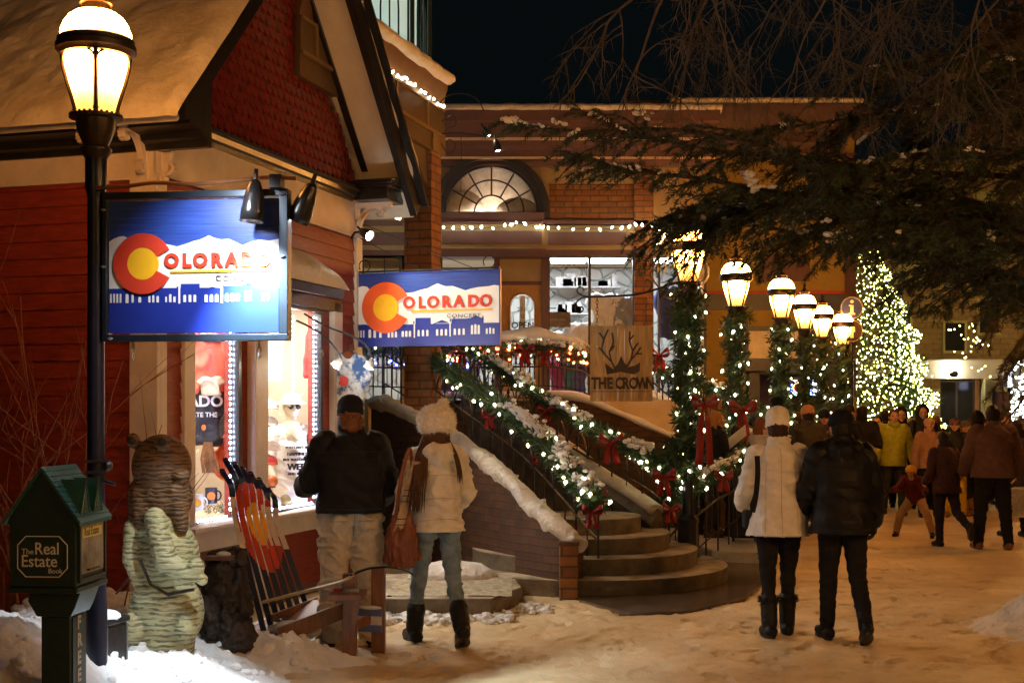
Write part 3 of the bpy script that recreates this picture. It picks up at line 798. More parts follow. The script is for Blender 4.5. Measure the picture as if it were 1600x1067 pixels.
def street_lamp(label, loc, hb, group=None, garland=True, rz=0.3, base=True, E=LAMP_E, col=None):
    M_glassglow = lampmat(E, col)
    t = thing('street_lamp', label, 'street lamp', loc, rz, group)
    p = MB()
    if base:
        p.lathe([(.125,-.05),(.125,.05),(.11,.07),(.105,.36),(.115,.38),(.115,.41),(.07,.46)], 8, phase=PI/8)
        p.build('base', M_navyiron, t, smooth=25)
        p = MB()
    p.lathe([(.062,0.3 if base else -.05),(.06,.6),(.047,.9),(.045,hb-.45),(.058,hb-.40),(.058,hb-.22),(.052,hb-.20),(.05,hb-.19)], 20)
    p.build('pole', M_navyiron, t)
    p = MB(); p.lathe([(.058,hb-.24),(.085,hb-.20),(.085,hb-.185),(.066,hb-.17),(.075,hb-.15),(.10,hb-.09),(.108,hb-.03),(.11,hb-.02)], 24); p.build('cup', M_lampmetal, t)
    p = MB(); p.lathe([(.115,hb-.03),(.142,hb-.022),(.142,hb-.006),(.11,hb),(.02,hb+.002)], 28)
    for k in range(28):
        a = 2*PI*k/28; p.sph((.134*math.cos(a),.134*math.sin(a),hb-.003),(.008,.008,.008),6,4)
    p.build('gallery', M_lampmetal, t)
    g = MB(); g.lathe([(.099,.004),(.103,.03),(.118,.09),(.142,.17),(.162,.25),(.170,.315)], 24); g.build('glass', M_glassglow, t, loc=(0,0,hb), smooth=60)
    g = MB(); n = 4
    for k in range(n):
        a = 2*PI*k/n; pts = [Vector((r*math.cos(a), r*math.sin(a), hb+z)) for r, z in ((.101,.0),(.108,.03),(.124,.09),(.148,.17),(.168,.25),(.176,.315))]
        g.tube(pts, .013, 6)
        for s in (-1, 1):
            q = [Vector(((.174)*math.cos(a+s*b), (.174)*math.sin(a+s*b), hb+.315-.0-c)) for b, c in ((.0,.07),(.05,.03),(.12,.012),(.25,.0))]
            g.tube(q, .007, 5)
        g.sph((.108*math.cos(a),.108*math.sin(a),hb+.02),(.016,.016,.02),8,6)
    g.build('ribs', M_lampmetal, t)
    g = MB(); g.lathe([(.165,hb+.312),(.19,hb+.318),(.20,hb+.335),(.213,hb+.345),(.214,hb+.375),(.205,hb+.385),(.205,hb+.405),(.196,hb+.415),(.17,hb+.416)], 32); g.build('ring', M_lampmetal, t)
    g = MB(); g.lathe([(.19,.417),(.187,.45),(.172,.49),(.145,.53),(.11,.555),(.085,.562)], 28); g.build('dome', M_glassglow, t, loc=(0,0,hb), smooth=60)
    g = MB(); g.lathe([(.088,hb+.56),(.078,hb+.58),(.075,hb+.60),(.088,hb+.605),(.088,hb+.62),(.06,hb+.64),(.03,hb+.66),(.02,hb+.70),(.028,hb+.72),(.005,hb+.77)], 20); g.build('cap', M_lampmetal, t)
    return t
L0 = Vector((gx(150,7.0), 7.0, 0))
lampA = street_lamp('tall lamp post nearest the camera, no garland, holding the big blue shop sign', L0, 3.317, base=False, E=72.0)
m = MB()
for z in (1.42, 1.36): m.box(-.055,-.06,z,.055,.06,z+.015)
m.sph((.06,0,1.40),(.03,.03,.03),8,6); m.tube([(.04,-.02,1.32),(.1,-.05,1.30)],.01,6); m.build('cable_clamp', M_iron, lampA)

# ------------------------------------------------------------ garlands
def needles_on(mb, path, r0, r1, n, ln=0.06, wd=0.006, seed=1):
    rnd = random.Random(seed); k = len(path)
    for _ in range(n):
        i = rnd.randrange(k-1); u = rnd.random(); p = path[i].lerp(path[i+1], u); d = (path[i+1]-path[i]).normalized()
        a = d.orthogonal().normalized(); b = d.cross(a); th = rnd.uniform(0, 2*PI)
        rad = a*math.cos(th)+b*math.sin(th)
        q = p + rad*rnd.uniform(r0*0.4, r0)
        e = (rad*rnd.uniform(.5,1)+d*rnd.uniform(-.9,.9)+Vector((0,0,rnd.uniform(-.3,.3)))).normalized()
        l = ln*rnd.uniform(.6,1.2); s = e.cross(Vector((rnd.uniform(-1,1),rnd.uniform(-1,1),rnd.uniform(-1,1)))).normalized()*wd
        mb.add([q-s, q+s, q+e*l*.6+s*.9, q+e*l, q+e*l*.6-s*.9], [(0,1,2,3,4)])
def bulb_proto(r, m):
    b = MB(); b.lathe([(r*.25,-r*1.1),(r*.8,-r*.6),(r,0),(r*.8,r*.7),(r*.3,r*1.6),(0.0005,r*2.0)], 8); return b.build('bulb', m, link=False, smooth=60)
BULB_N = bulb_proto(.0165, M_bulbw)
def put_bulb(parent, p, proto, sc=1.0, rot=None):
    o = bpy.data.objects.new('bulb', proto.data); COL.objects.link(o); o.parent = parent; o.location = p; o.scale = (sc,)*3
    o.rotation_euler = rot or (random.uniform(-1,1), random.uniform(-1,1), random.uniform(0,6))
    return o
def garland(label, path, rad, nneed, nbulb, group, snow=0, seed=0, name='garland', ln=.07, wd=.007, proto=None):
    t = thing(name, label, 'garland', path[0], 0, group)
    P = [Vector(p)-Vector(path[0]) for p in path]
    mb = MB()
    mb.tube(P, [rad*(.55+.15*mnoise.noise(p*4)) for p in P], 8)
    needles_on(mb, P, rad, rad, nneed, ln, wd, seed)
    mb.build('greenery', M_pine, t, smooth=0)
    rnd = random.Random(seed+5)
    for i in range(nbulb):
        u = (i+.5)/nbulb*(len(P)-1)+rnd.uniform(-.3,.3); j = max(0, min(int(u), len(P)-2)); p = P[j].lerp(P[j+1], max(0,min(1,u-j)))
        d = (P[j+1]-P[j]).normalized(); a = d.cross(Vector((0,0,1))) if abs(d.z) < .9 else d.orthogonal()
        a.normalize(); b = d.cross(a); th = rnd.uniform(0,2*PI)
        rr = rad*rnd.uniform(1.0,1.3)
        put_bulb(t, p+(a*math.cos(th)+b*math.sin(th))*rr, proto or BULB_N, rnd.uniform(.8,1.15), (rnd.uniform(2.2,4),rnd.uniform(-.6,.6),0))
    if snow:
        s = MB(); rnd = random.Random(seed)
        for a0, a1, th in snow:
            q = []; rr = []
            for k in range(24):
                u = lerp(a0, a1, k/23)*(len(P)-1); j = min(int(u), len(P)-2); p = P[j].lerp(P[j+1], u-j)
                q.append(p+Vector((0,0,rad*.85))); e = math.sin(PI*(k+.5)/24)**.5
                rr.append((th*e*rnd.uniform(.7,1.25), rad*.85*e*rnd.uniform(.7,1.2)))
            s.tube(q, rr, 10, up=(0,0,1))
            for k in range(60):
                c = q[rnd.randrange(24)]+Vector((rnd.uniform(-1,1)*rad,rnd.uniform(-1,1)*rad,rnd.uniform(-.3,.5)*rad)); r = rnd.uniform(.012,.035); s.sph(c,(r*1.3,r,r*.8),7,5)
        s.build('snow', M_snow, t, smooth=180)
    return t
def bow(label, p, size, rz=0, group='red bows on the garlands', tail=1.0, m=None):
    t = thing('ribbon_bow', label, 'bow', p, rz, group)
    m = m or M_red
    def loop(sx):
        b = MB(); n = 12; w = size*.30
        q = [Vector((sx*size*(.02+.55*math.sin(PI*k/n)*(1)), -.02-size*.12*math.sin(2*PI*k/n)-.02, size*(.34*math.sin(PI*k/n*1.0)*.6+.16*math.sin(2*PI*k/n)))) for k in range(n+1)]
        vs = []
        for k, c in enumerate(q):
            ww = w*(.35+.65*math.sin(PI*k/n)); vs += [c+Vector((0,-ww*.6,-ww*.5)), c+Vector((0,ww*.6,ww*.5))]
        b.add(vs, [(2*k,2*k+1,2*k+3,2*k+2) for k in range(n)])
        o = b.build('loop', m, t, smooth=180); md = o.modifiers.new('s','SOLIDIFY'); md.thickness = .004
    loop(-1); loop(1)
    b = MB(); b.sph((0,-.03,0),(size*.1,size*.09,size*.12),10,7); b.build('knot', m, t)
    for sx in (-1,1):
        b = MB(); n = 10; vs = []
        for k in range(n+1):
            u = k/n; c = Vector((sx*size*(.06+.22*u+.03*math.sin(u*6)), -.03+.02*math.sin(u*5+sx), -size*(.05+.85*tail*u)))
            ww = size*(.06+.09*min(1,u*2)); zt = size*.1*(1 if k == n else 0)
            vs += [c+Vector((-ww,0,-zt*sx*.5)), c+Vector((ww,.01,zt*sx*.5))]
        b.add(vs, [(2*k,2*k+1,2*k+3,2*k+2) for k in range(n)])
        o = b.build('tail', m, t, smooth=180); md = o.modifiers.new('s','SOLIDIFY'); md.thickness = .004
    return t
lamps = [(1075,13.5,3.06,.15),(1150,16.5,3.065,0),(1221,18.7,3.08,0),(1257,21.5,3.1,0),(1285,23.2,3.06,0),(1317,24.0,2.97,0)]
labs = ['garlanded lamp post half hidden by pine branches, with the wooden sign hung from it','second garlanded lamp post, largest clear lantern in the row','third garlanded lamp post of the row, behind the white hatted woman','fourth garlanded lamp post of the row','fifth garlanded lamp post, dim and close behind the fourth','last and smallest garlanded lamp post, in front of the round info signs']
glabs = ['garland wrapped round the lamp post that holds the wooden sign','garland wrapped round the second lamp post of the row','garland wrapped round the third lamp post of the row','garland wrapped round the fourth lamp post of the row','garland wrapped round the fifth lamp post of the row','garland wrapped round the last lamp post of the row']
for i, (px, Y, hb, z0) in enumerate(lamps):
    x = gx(px, Y); street_lamp(labs[i], (x, Y, z0-.02*(i>0)), hb-z0, 'garlanded street lamps', E=58.0, rz=[.35,.75,.5,.6,0.8,.45][i])
    r = .15; top = hb-.10; bot = .95 if i == 0 else .5
    path = []
    turns = (top-bot)/.27; n = int(turns*9)
    for k in range(n+1):
        a = 2*PI*turns*k/n; rr = .075+(.045 if k > n-10 else 0); path.append(Vector((x+rr*math.cos(a), Y+rr*math.sin(a), lerp(bot, top, k/n))))
    garland(glabs[i], path, .095, [5200,4000,3000,2400,2000,1800][i], [50,44,34,32,28,28][i], 'garlands round the lamp posts', seed=i+20, name='post_garland', ln=.085, wd=.008 if i < 2 else .011)
# unseen lamps added outside the frame to light people, ground and walls
street_lamp('unseen lamp post added behind the photographer on the right of the street', (3.6,0.8,0), 3.3, 'unseen street lamps added for light', E=165.0, col=(1.0,.52,.20))
street_lamp('unseen lamp post added on the right side of the street beyond the photo edge', (5.6,4.0,0), 3.2, 'unseen street lamps added for light', E=290.0, col=(1.0,.44,.12))
street_lamp('unseen lamp post added farther up the right side beyond the photo edge', (7.6,16.5,0), 3.2, 'unseen street lamps added for light', E=205.0, col=(1.0,.38,.08))
street_lamp('unseen lamp post added near the far building beyond the photo edge', (13.6,31.0,0), 3.2, 'unseen street lamps added for light', E=420.0, col=(1.0,.60,.18))

street_lamp('unseen lamp post added well behind the photographer on the left', (-3.6,-4.5,0), 3.3, 'unseen street lamps added for light', E=90.0, col=(1.0,.50,.19))
# ------------------------------------------------------------ painted shop signs
M_sblue = mat('sign_blue', (0.012,0.035,0.24), 0.4, 0.35, 5, bump=0.12, bs=30, streak=(0.6,1,26), col2=(0.03,0.085,0.42))
M_sblue2 = mat('sign_blue_flat', (0.012,0.03,0.28), 0.4, 0.1, 8)
M_swhite = mat('sign_white', (0.74,0.74,0.72), 0.45, 0.04, 6)
M_sred = mat('sign_red', (0.58,0.045,0.02), 0.4, 0.08, 8)
M_sor = mat('sign_orange_red', (0.72,0.10,0.02), 0.4, 0.08, 8)
M_sgold = mat('sign_gold', (0.80,0.42,0.015), 0.4, 0.08, 8)
M_sgrey = mat('sign_grey_letters', (0.16,0.15,0.16), 0.4, 0.08, 8)
def brand_sign(t, w, h, S, orange):
    """S: dict of measures in a 0..W x 0..H drawing (y down)"""
    W_, H_ = S['size']; X = lambda x: x/W_*w; Z = lambda y: h-y/H_*h
    m = MB(); m.box(0,0,0,w,.03,h); m.build('panel', M_sblue, t, bevel=.003)
    mt = [(0, S['m0'])]+S['mount']+[(W_, S['m1'])]
    sky = S['sky']
    m = MB(); m.prism([(X(x),Z(y)) for x, y in [(0,sky+6)]+mt+[(W_,sky+6)]], -.004, 0, 'y'); m.build('mountains', M_swhite, t)
    m = MB(); prof = [(0,H_),(0,sky)]
    for a, b, d in S['blocks']: prof += [(a, sky), (a, sky-d), (b, sky-d), (b, sky)]
    prof += [(W_,sky),(W_,H_)]
    m.prism([(X(x),Z(y)) for x, y in prof], -.007, -.004, 'y')
    for g in S['gables']: m.prism([(X(g[0]),Z(sky-g[3])),(X(g[1]),Z(sky-g[3])),(X((g[0]+g[1])/2),Z(sky-g[2]))], -.007, -.004, 'y')
    m.build('skyline', M_sblue2, t)
    m = MB()
    for a, b, y0, y1 in S['wins']:
        x0, x1 = X(a), X(b); r = (x1-x0)/2; z1 = Z(y0)-r
        m.prism([(x0,Z(y1)),(x1,Z(y1))]+[((x0+x1)/2+r*math.cos(PI*k/6), z1+r*math.sin(PI*k/6)) for k in range(7)], -.010, -.007, 'y')
    m.build('skyline_windows', M_swhite, t)
    cx, cy, R_, r_ = S['C']; cx = X(cx); cy = Z(cy); R_ = X(R_); r_ = X(r_)
    g = R(27); n = 48
    out = [(cx+R_*math.cos(g+(2*PI-2*g)*k/n), cy+R_*math.sin(g+(2*PI-2*g)*k/n)) for k in range(n+1)]
    inn = [(cx+r_*math.cos(g+(2*PI-2*g)*k/n), cy+r_*math.sin(g+(2*PI-2*g)*k/n)) for k in range(n+1)]
    m = MB()
    for k in range(n): m.prism([out[k],out[k+1],inn[k+1],inn[k]], -.020, -.004, 'y')
    m.build('letter_c', M_sor if orange else M_sred, t, smooth=0)
    m = MB(); m.prism([(cx+r_*math.cos(2*PI*k/40), cy+r_*math.sin(2*PI*k/40)) for k in range(40)], -.018, -.004, 'y'); m.build('gold_disc', M_sgold, t)
    x0, x1, y0, y1 = S['text']; hh = Z(y0)-Z(y1); sz = hh/.69
    # letters placed one by one
    ws = S['letters']
    for ch, a in zip('OLORADO', ws):
        text(ch, sz, M_sred, t, (X(a), -.012, Z(y1)), off=.0052*w**.5, ext=.004, name='letter', sx=.98, align='CENTER')
    a, b, y = S['line']; m = MB(); m.box(X(a),-.012,Z(y)-.006*w/1.0,X(b),-.004,Z(y)+.005*w); m.build('gold_line', M_sgold, t)
    a, y0, y1, sp = S['concept']; text('CONCEPT', (Z(y0)-Z(y1))/.69, M_sgrey, t, (X(a),-.011,Z(y1)), ext=.003, sx=1.25, space=sp)
S2 = dict(size=(805,405), m0=90, m1=85, sky=290,
    mount=[(30,72),(55,65),(78,68),(100,90),(200,105),(310,112),(345,108),(380,96),(420,88),(450,72),(473,62),(500,74),(520,80),(555,79),(590,92),(625,106),(650,98),(690,90),(750,86),(780,80)],
    blocks=[(0,80,4),(225,270,4),(278,340,0),(340,346,18),(352,436,36),(450,465,3),(540,546,26),(550,640,26),(560,566,36),(640,720,28),(716,722,38),(760,805,0)],
    gables=[(455,540,22,4),(650,712,44,26)],
    wins=[(14,22,318,360),(29,37,318,360),(44,52,318,360),(59,67,318,360),(90,105,314,362),(118,132,318,362),(150,164,328,362),(198,210,328,362),(218,230,328,362),(238,250,328,362),(276,288,326,360),(296,308,326,360),(316,328,326,360),(343,350,285,366),(364,376,322,358),(388,400,322,358),(412,424,322,358),(466,478,320,356),(490,502,320,356),(514,526,320,356),(539,546,278,362),(562,574,318,354),(586,598,318,354),(610,622,318,354),(655,667,300,352),(673,685,296,352),(691,703,300,352),(735,745,320,352),(753,763,316,352),(771,781,320,352)],
    C=(188,192,133,70), text=(285,765,135,198), letters=(318,388,450,522,590,668,735), line=(330,767,216), concept=(523,236,258,1.15))
S1 = dict(size=(1040,785), m0=240, m1=240, sky=520,
    mount=[(30,222),(60,212),(90,208),(120,222),(380,265),(420,275),(470,262),(520,245),(560,236),(590,225),(615,212),(650,228),(690,238),(740,236),(775,252),(820,275),(870,255),(920,242),(980,250)],
    blocks=[(0,330,0),(420,432,8),(445,560,24),(700,815,10),(705,712,20),(815,880,18),(920,1040,-6)],
    gables=[(575,700,6,-14),(830,890,30,10)],
    wins=[(8,18,550,604),(28,38,550,604),(48,58,550,604),(68,78,550,604),(105,122,552,606),(142,154,556,604),(184,200,570,604),(246,258,566,604),(270,282,562,604),(296,310,566,604),(350,360,570,604),(374,388,556,604),(400,414,570,604),(431,442,510,612),(462,478,560,604),(494,510,560,604),(524,540,560,604),(592,610,560,604),(624,642,560,604),(656,674,560,604),(692,702,500,612),(718,738,556,602),(750,770,556,602),(782,804,556,602),(838,850,540,602),(864,876,536,602),(940,955,556,600),(970,985,556,600)],
    C=(215,375,180,95), text=(350,985,320,395), letters=(391,483,566,664,758,855,950), line=(383,985,424), concept=(657,446,478,1.12))
# near sign, hung on the first lamp post
yaw = R(-7)
Ys = 6.98
p0 = Vector((gx(171,Ys), Ys, gz(521,Ys)))
W1 = (446-171)/2000*Ys/math.cos(yaw)*.985; H1 = (521-315)/2000*Ys
sg1 = thing('shop_sign', 'large blue shop sign with red C on the near lamp post, partly washed out', 'sign', p0, yaw)
brand_sign(sg1, W1, H1, S1, False)
M_frame = mat('sign_frame_steel', (0.02,0.03,0.045), 0.35, 0.2, 10, metal=.4)
m = MB()
m.box(-.03,-.03,H1+.008,W1+.055,.05,H1+.045); m.box(W1+.008,-.03,-.01,W1+.055,.05,H1+.008); m.box(-.03,-.03,-.045,W1+.055,.05,-.01); m.box(-.03,-.03,-.01,-.005,.05,H1+.008)
m.build('frame', M_frame, sg1, bevel=.003)
m = MB()
for x, z in ((W1+.03,H1+.02),(W1+.03,H1*.56),(-.02,H1*.93),(-.02,H1*.5),(.02,-.03)): m.sph((x,-.035,z),(.016,.012,.008),8,6)
m.build('bolts', mat('zinc',(0.5,0.5,0.5),.3,metal=.8), sg1)
for x in (.13, .84):
    m = MB()
    for k in range(3):
        q = [Vector((x+(.012 if k%2 else 0)*math.cos(a), .01+(.0 if k%2 else .012)*math.cos(a), -.065-.03*k+.018*math.sin(a))) for a in [j*PI/5 for j in range(11)]]
        m.tube(q,.004,5)
    m.build('chain', MATS['zinc'], sg1)
# conduit and two spotlights
sp = thing('sign_spotlights', 'pair of black bell spotlights on a curved pipe above the big blue sign', 'spotlight', p0, yaw)
cu = [Vector((-.05,-.05,H1+.065)),Vector((.12,-.06,H1+.07)),Vector((.28,-.06,H1+.085)),Vector((.5,-.06,H1+.075)),Vector((.7,-.06,H1+.085)),Vector((.9,-.06,H1+.10)),Vector((1.07,-.07,H1+.09))]
M_copper = mat('copper_pipe', (0.30,0.14,0.06), .35, .2, 10, metal=.6)
m = MB(); m.tube(polyline(cu, 40), .011, 8); m.build('pipe', M_copper, sp)
m = MB(); m.box(.93,-.10,H1+.04,.99,-.02,H1+.11); m.build('junction_box', M_iron, sp)
def head(parent, p, d, ln=.19, r=.055, e=None):
    d = Vector(d).normalized(); p = Vector(p)
    h = MB(); q = [p-d*.03, p-d*.0, p+d*.05, p+d*ln*.7, p+d*ln]; h.tube(q, [.02,.038,.05,r*1.12,r*1.15], 20, caps=False); h.sph(p,(.036,.036,.036),10,7)
    h.tube([p-d*.0,p-d*.07+Vector((0,0,.02))],.012,6)
    o = h.build('shade', M_blacktrim, parent)
    md = o.modifiers.new('s','SOLIDIFY'); md.thickness = .004
    l = MB(); l.sph(p+d*ln*.72,(r*.75,r*.75,r*.75),12,8); l.build('bulb', e or emit('spot_bulb',(0.9,0.96,1.0),60), parent)
    return p+d*(ln*1.02), d
def spot(name, parent, p, d, energy, col, ang, blend=.6, rad=.03):
    ld = bpy.data.lights.new(name, 'SPOT'); ld.energy = energy; ld.color = col; ld.spot_size = R(ang); ld.spot_blend = blend; ld.shadow_soft_size = rad
    o = bpy.data.objects.new(name, ld); COL.objects.link(o); o.parent = parent; o.location = p
    o.rotation_euler = Vector(d).to_track_quat('-Z','Y').to_euler()
    return o
a, d = head(sp, (.86,-.12,H1+.045), (-.08,-.06,-1))
# sign spot: set forward of this head, aimed at the panel's lower right
tg = Vector((W1*.93,0,H1*.05))-(a+Vector((.02,-.14,0)))
spot('spot_light', sp, a+Vector((.02,-.14,0)), tg, 300, (0.80,0.93,1.0), 78, 1.0, .03)
spot('spot_light', sp, Vector((W1*.72,-.55,H1+.10)), Vector((W1*.70,0,H1*.45))-Vector((W1*.72,-.55,H1+.10)), 34, (0.85,0.93,1.0), 100, 1.0, .04)  # added fill light for the sign panel, no lamp head stands here
a, d = head(sp, (1.11,.06,H1+.055), (-.42,.10,-.9))
bear_c = Matrix.Rotation(-yaw,4,'Z') @ (Vector((gx(262,8.0)-.08, 7.55, .30))-p0)
spot('spot_light', sp, a, bear_c-a, 78, (0.86,.97,1.0), 40, .35, .04)
# far sign, on brackets at the shop corner
p2 = Vector((-1.615,13.0,0)); p2.z = gz(540,13.0)
W2 = 1.555; H2 = .715
sg2 = thing('shop_sign', 'evenly lit blue and white shop sign with orange C, hung at the far shop corner', 'sign', p2, math.atan2(-.287,.958))
brand_sign(sg2, W2, H2, S2, True)
m = MB(); m.box(-.012,-.006,-.015,W2+.012,.036,0); m.box(-.012,-.006,H2,W2+.012,.036,H2+.012); m.box(-.012,-.006,0,0,.036,H2); m.box(W2,-.006,0,W2+.012,.036,H2); m.build('frame', M_sblue2, sg2)
m = MB(); m.tube([(0.02,.015,H2+.55),(W2*.86,.015,H2+.01)],.004,5); m.tube([(0.02,.015,H2+.40),(W2*.5,.015,H2+.01)],.004,5)
m.tube([(-.05,.015,H2+.03),(W2,.015,H2+.03)],.01,6)
for x in (.12, W2*.93): m.tube([Vector((x+.06*math.cos(a),.015,H2+.09+.06*math.sin(a))) for a in [j*PI/8-1.3 for j in range(14)]],.006,6)
m.build('bracket', M_iron, sg2)
# floodlight on the shop corner
fl = thing('floodlight', 'small white floodlight shining from the shop corner above the far sign', 'floodlight', at(566,362,12.7), 0)
head(fl, (0,0,0), (.4,-.3,-.25), .12, .05, emit('flood_bulb',(1.0,.88,.66),120))
m = MB(); m.tube([(0,0,0),(-.08,.05,.0),(-.12,.1,-.05)],.012,6); m.build('arm', M_iron, fl)
spot('spot_light', fl, Vector((.13,-.10,-.10)), Vector((.75,-.4,-.9)), 45, (1.0,.86,.62), 120, 1.0, .04)
gn = thing('gooseneck_lamps', 'pair of thin gooseneck lamps reaching out past the shop window toward the far sign', 'lamp', at(462,500,11.2), 0)
o0 = at(462,500,11.2)
for q in (((462,500,11.2),(500,520,11.3),(525,545,11.4),(534,562,11.5)),((475,490,11.4),(510,510,11.5),(550,525,11.7),(572,540,11.8),(582,562,11.8))):
    pts = [at(*a)-o0 for a in q]; m = MB(); m.tube(polyline(pts,24),.009,6); m.build('neck', M_iron, gn)
for q, dd in (((534,560,11.5),(-.6,-.2,-.8)),((582,560,11.8),(-.35,-.3,-1))):
    h0 = at(*q)-o0; h = MB(); dd = Vector(dd).normalized(); h.tube([h0,h0+dd*.04,h0+dd*.10],[.018,.03,.055],16,caps=False); o = h.build('shade', mat('grey_shade',(.3,.28,.25),.4,metal=.5), gn); o.modifiers.new('s','SOLIDIFY').thickness = .003
    l = MB(); l.sph(h0+dd*.075,(.03,.03,.03),10,7); l.build('bulb', MATS['flood_bulb'], gn)
pp = at(574,572,11.75)-o0
c2 = (p2+Vector((.8,-.25,.38)))
spot('spot_light', gn, at(520,590,11.0)-o0, c2-at(520,590,11.0), 62, (1.0,.93,.82), 75, .9, .08)

# ------------------------------------------------------------ wooden hanging sign
Yc = 13.35
p3 = at(922,627,Yc)
w3 = (1019-922)/2000*Yc; h3 = (627-509)/2000*Yc
cs = thing('wooden_sign', 'hanging wooden plank sign with antlers and crown reading THE CROWN', 'sign', p3, R(-2))
M_plank = mat('sign_plank', (0.40,0.23,0.07), .55, .35, 4, bump=.3, bs=20, streak=(5,1,.5), col2=(0.60,0.38,0.14))
M_burn = mat('burnt_paint', (0.035,0.018,0.008), .5, .2, 10)
m = MB(); n = 9
for k in range(n): m.box(w3*k/n+.002,.0+.002*(k%2),0,w3*(k+1)/n-.002,.028,h3)
m.build('planks', M_plank, cs)
m = MB()
def X3(px): return (px-922)/2000*Yc
def Z3(py): return (627-py)/2000*Yc
crown = [(948,585),(945,567),(958,577),(966,567),(970,556),(975,566),(981,574),(992,571),(1000,566),(999,580),(990,585),(970,581)]
m.prism([(X3(a),Z3(b)) for a,b in crown], -.006, 0, 'y')
for br in (((962,577),(955,565),(946,555),(940,545),(943,530),(950,515)),((955,565),(952,550),(958,535),(956,520)),((946,555),(936,543)),((943,530),(936,520)),((952,550),(960,540)),((978,575),(986,562),(994,553),(1001,543)),((986,562),(988,548),(983,532),(984,518)),((988,548),(997,536)),((983,532),(990,524)),((994,553),(1003,553))):
    m.tube([Vector((X3(a),-.003,Z3(b))) for a,b in br],.009,5)
m.build('antler_crown', M_burn, cs)
# serif lettering: letters with slab serifs
def serif_word(word, size, x, z, parent, m_, sx=1, off=.004, arc=0):
    for i, (ch, dx) in enumerate(word):
        xx = x+dx; c = (i/(len(word)-1)-.5) if len(word) > 1 else 0
        zz = z-arc*(c*2)**2
        text(ch, size, m_, parent, (xx,-.008,zz), off=off, ext=.003, name='letter', sx=sx)
serif_word([('T',0),('H',.072),('E',.162)], .165, X3(924), Z3(607), cs, M_burn, .72, .007)
serif_word([('C',0),('R',.075),('O',.145),('W',.225),('N',.318)], .165, X3(961), Z3(607), cs, M_burn, .68, .007)
text('CUSTOM HATS & CO', .045, M_burn, cs, (X3(936),-.008,Z3(617)), ext=.002) if False else None
m = MB(); m.box(X3(926),-.005,Z3(612),X3(1014),0,Z3(611)); m.build('underline', M_burn, cs)
m = MB(); 
for b in ((0,-.008,0,w3,0,.012),(0,-.008,h3-.012,w3,0,h3),(0,-.008,.012,.012,0,h3-.012),(w3-.012,-.008,.012,w3,0,h3-.012)): m.box(*b)
m.build('rim', MATS['sign_plank'], cs)
br = thing('scroll_bracket_arm', 'black wrought iron arm with curled ends holding the wooden sign', 'bracket', at(1062,450,13.4), 0)
b0 = at(1062,450,13.4)
def ir(pts, r): 
    m = MB(); m.tube([at(a,b,13.4)-b0 for a,b in pts] if len(pts) > 30 else polyline([at(a,b,13.4)-b0 for a,b in pts], 40), r, 7); return m
ir([(1062,440),(1000,459),(950,463),(915,464)], .012).build('arm', M_iron, br)
for pts in (((915,464),(908,466),(900,474),(899,483),(905,489),(911,485),(910,480),(906,481)),((920,464),(908,461),(902,455),(904,449),(911,450),(912,455)),((1062,470),(1045,462),(1030,450),(1020,436),(1016,428),(1022,422),(1030,428),(1026,434)),((1012,455),(1018,448),(1016,440),(1010,437),(1008,443)),((1062,440),(1040,445),(1030,460),(1045,468))):
    ir(list(pts), .008).build('scroll', M_iron, br)
for px in (933, 1009):
    m = MB()
    for k in range(8):
        y = 465+k*5.5; c = at(px, y+2, 13.38)-b0
        m.tube([c+Vector(((.012 if k%2 else .003)*math.cos(a), (.003 if k%2 else .012)*math.cos(a), .022*math.sin(a))) for a in [j*PI/5 for j in range(11)]], .0035, 5)
    m.build('chain', M_iron, br)

# ------------------------------------------------------------ house shaped news box
M_green = mat('dark_green_plastic', (0.008,0.032,0.029), 0.35, 0.25, 12, bump=.15, bs=120, col2=(0.012,0.04,0.036))
M_greenr = mat('green_shingle_plastic', (0.02,0.10,0.10), 0.35, 0.25, 12, bump=.2, bs=60)
M_silver = mat('silver_print', (0.75,0.75,0.72), .5, .1, 10)
nb = thing('news_box', 'dark green newspaper box shaped like a little house with two dormers', 'newspaper box', at(92,1040,6.45), R(-4))
nb.scale = (.93,.93,.955)
nb.location.z = 0.0
Z = lambda py: gz(py, 6.45)
bw, bd = .36, .40       # gable face width (x), depth (y)
x0, x1, y0, y1 = -.19, .17, -.18, .22
zb, ze, zr = Z(898), Z(786), Z(712)
m = MB(); m.prism([(x0,zb),(x1,zb),(x1,ze),((x0+x1)/2-.0,zr),(x0,ze)], y0, y1, 'y'); m.build('cabinet', M_green, nb, bevel=.006)
m = MB(); m.box(x0-.012,y0-.012,zb-.03,x1+.012,y1+.012,zb+.0); m.build('bottom_lip', M_green, nb, bevel=.005)
xm = (x0+x1)/2
r = MB(); ov = .02
sl_ = (zr-ze)/(xm-x0)
for s in (-1,1):
    xe = xm+s*((x1-x0)/2+.03); zE = zr-sl_*((x1-x0)/2+.03)
    r.prism([(xm,zr+.018),(xe,zE+.012),(xe,zE-.004),(xm,zr)], y0-.02, y1+.02, 'y')
    nrow = 11
    for k in range(nrow):
        u0 = k/nrow; u1 = (k+1)/nrow
        a = Vector((lerp(xm,xe,u0),0,lerp(zr+.018,zE+.012,u0))); b = Vector((lerp(xm,xe,u1),0,lerp(zr+.018,zE+.012,u1)))
        nrm = Vector((s*sl_,0,1)).normalized()
        r.prism([(a.x,a.z),(b.x,b.z),((b+nrm*.006).x,(b+nrm*.006).z),((a+nrm*.001).x,(a+nrm*.001).z)], y0-.02, y1+.02, 'y')
rf_ = r.build('roof', M_greenr, nb, smooth=0)
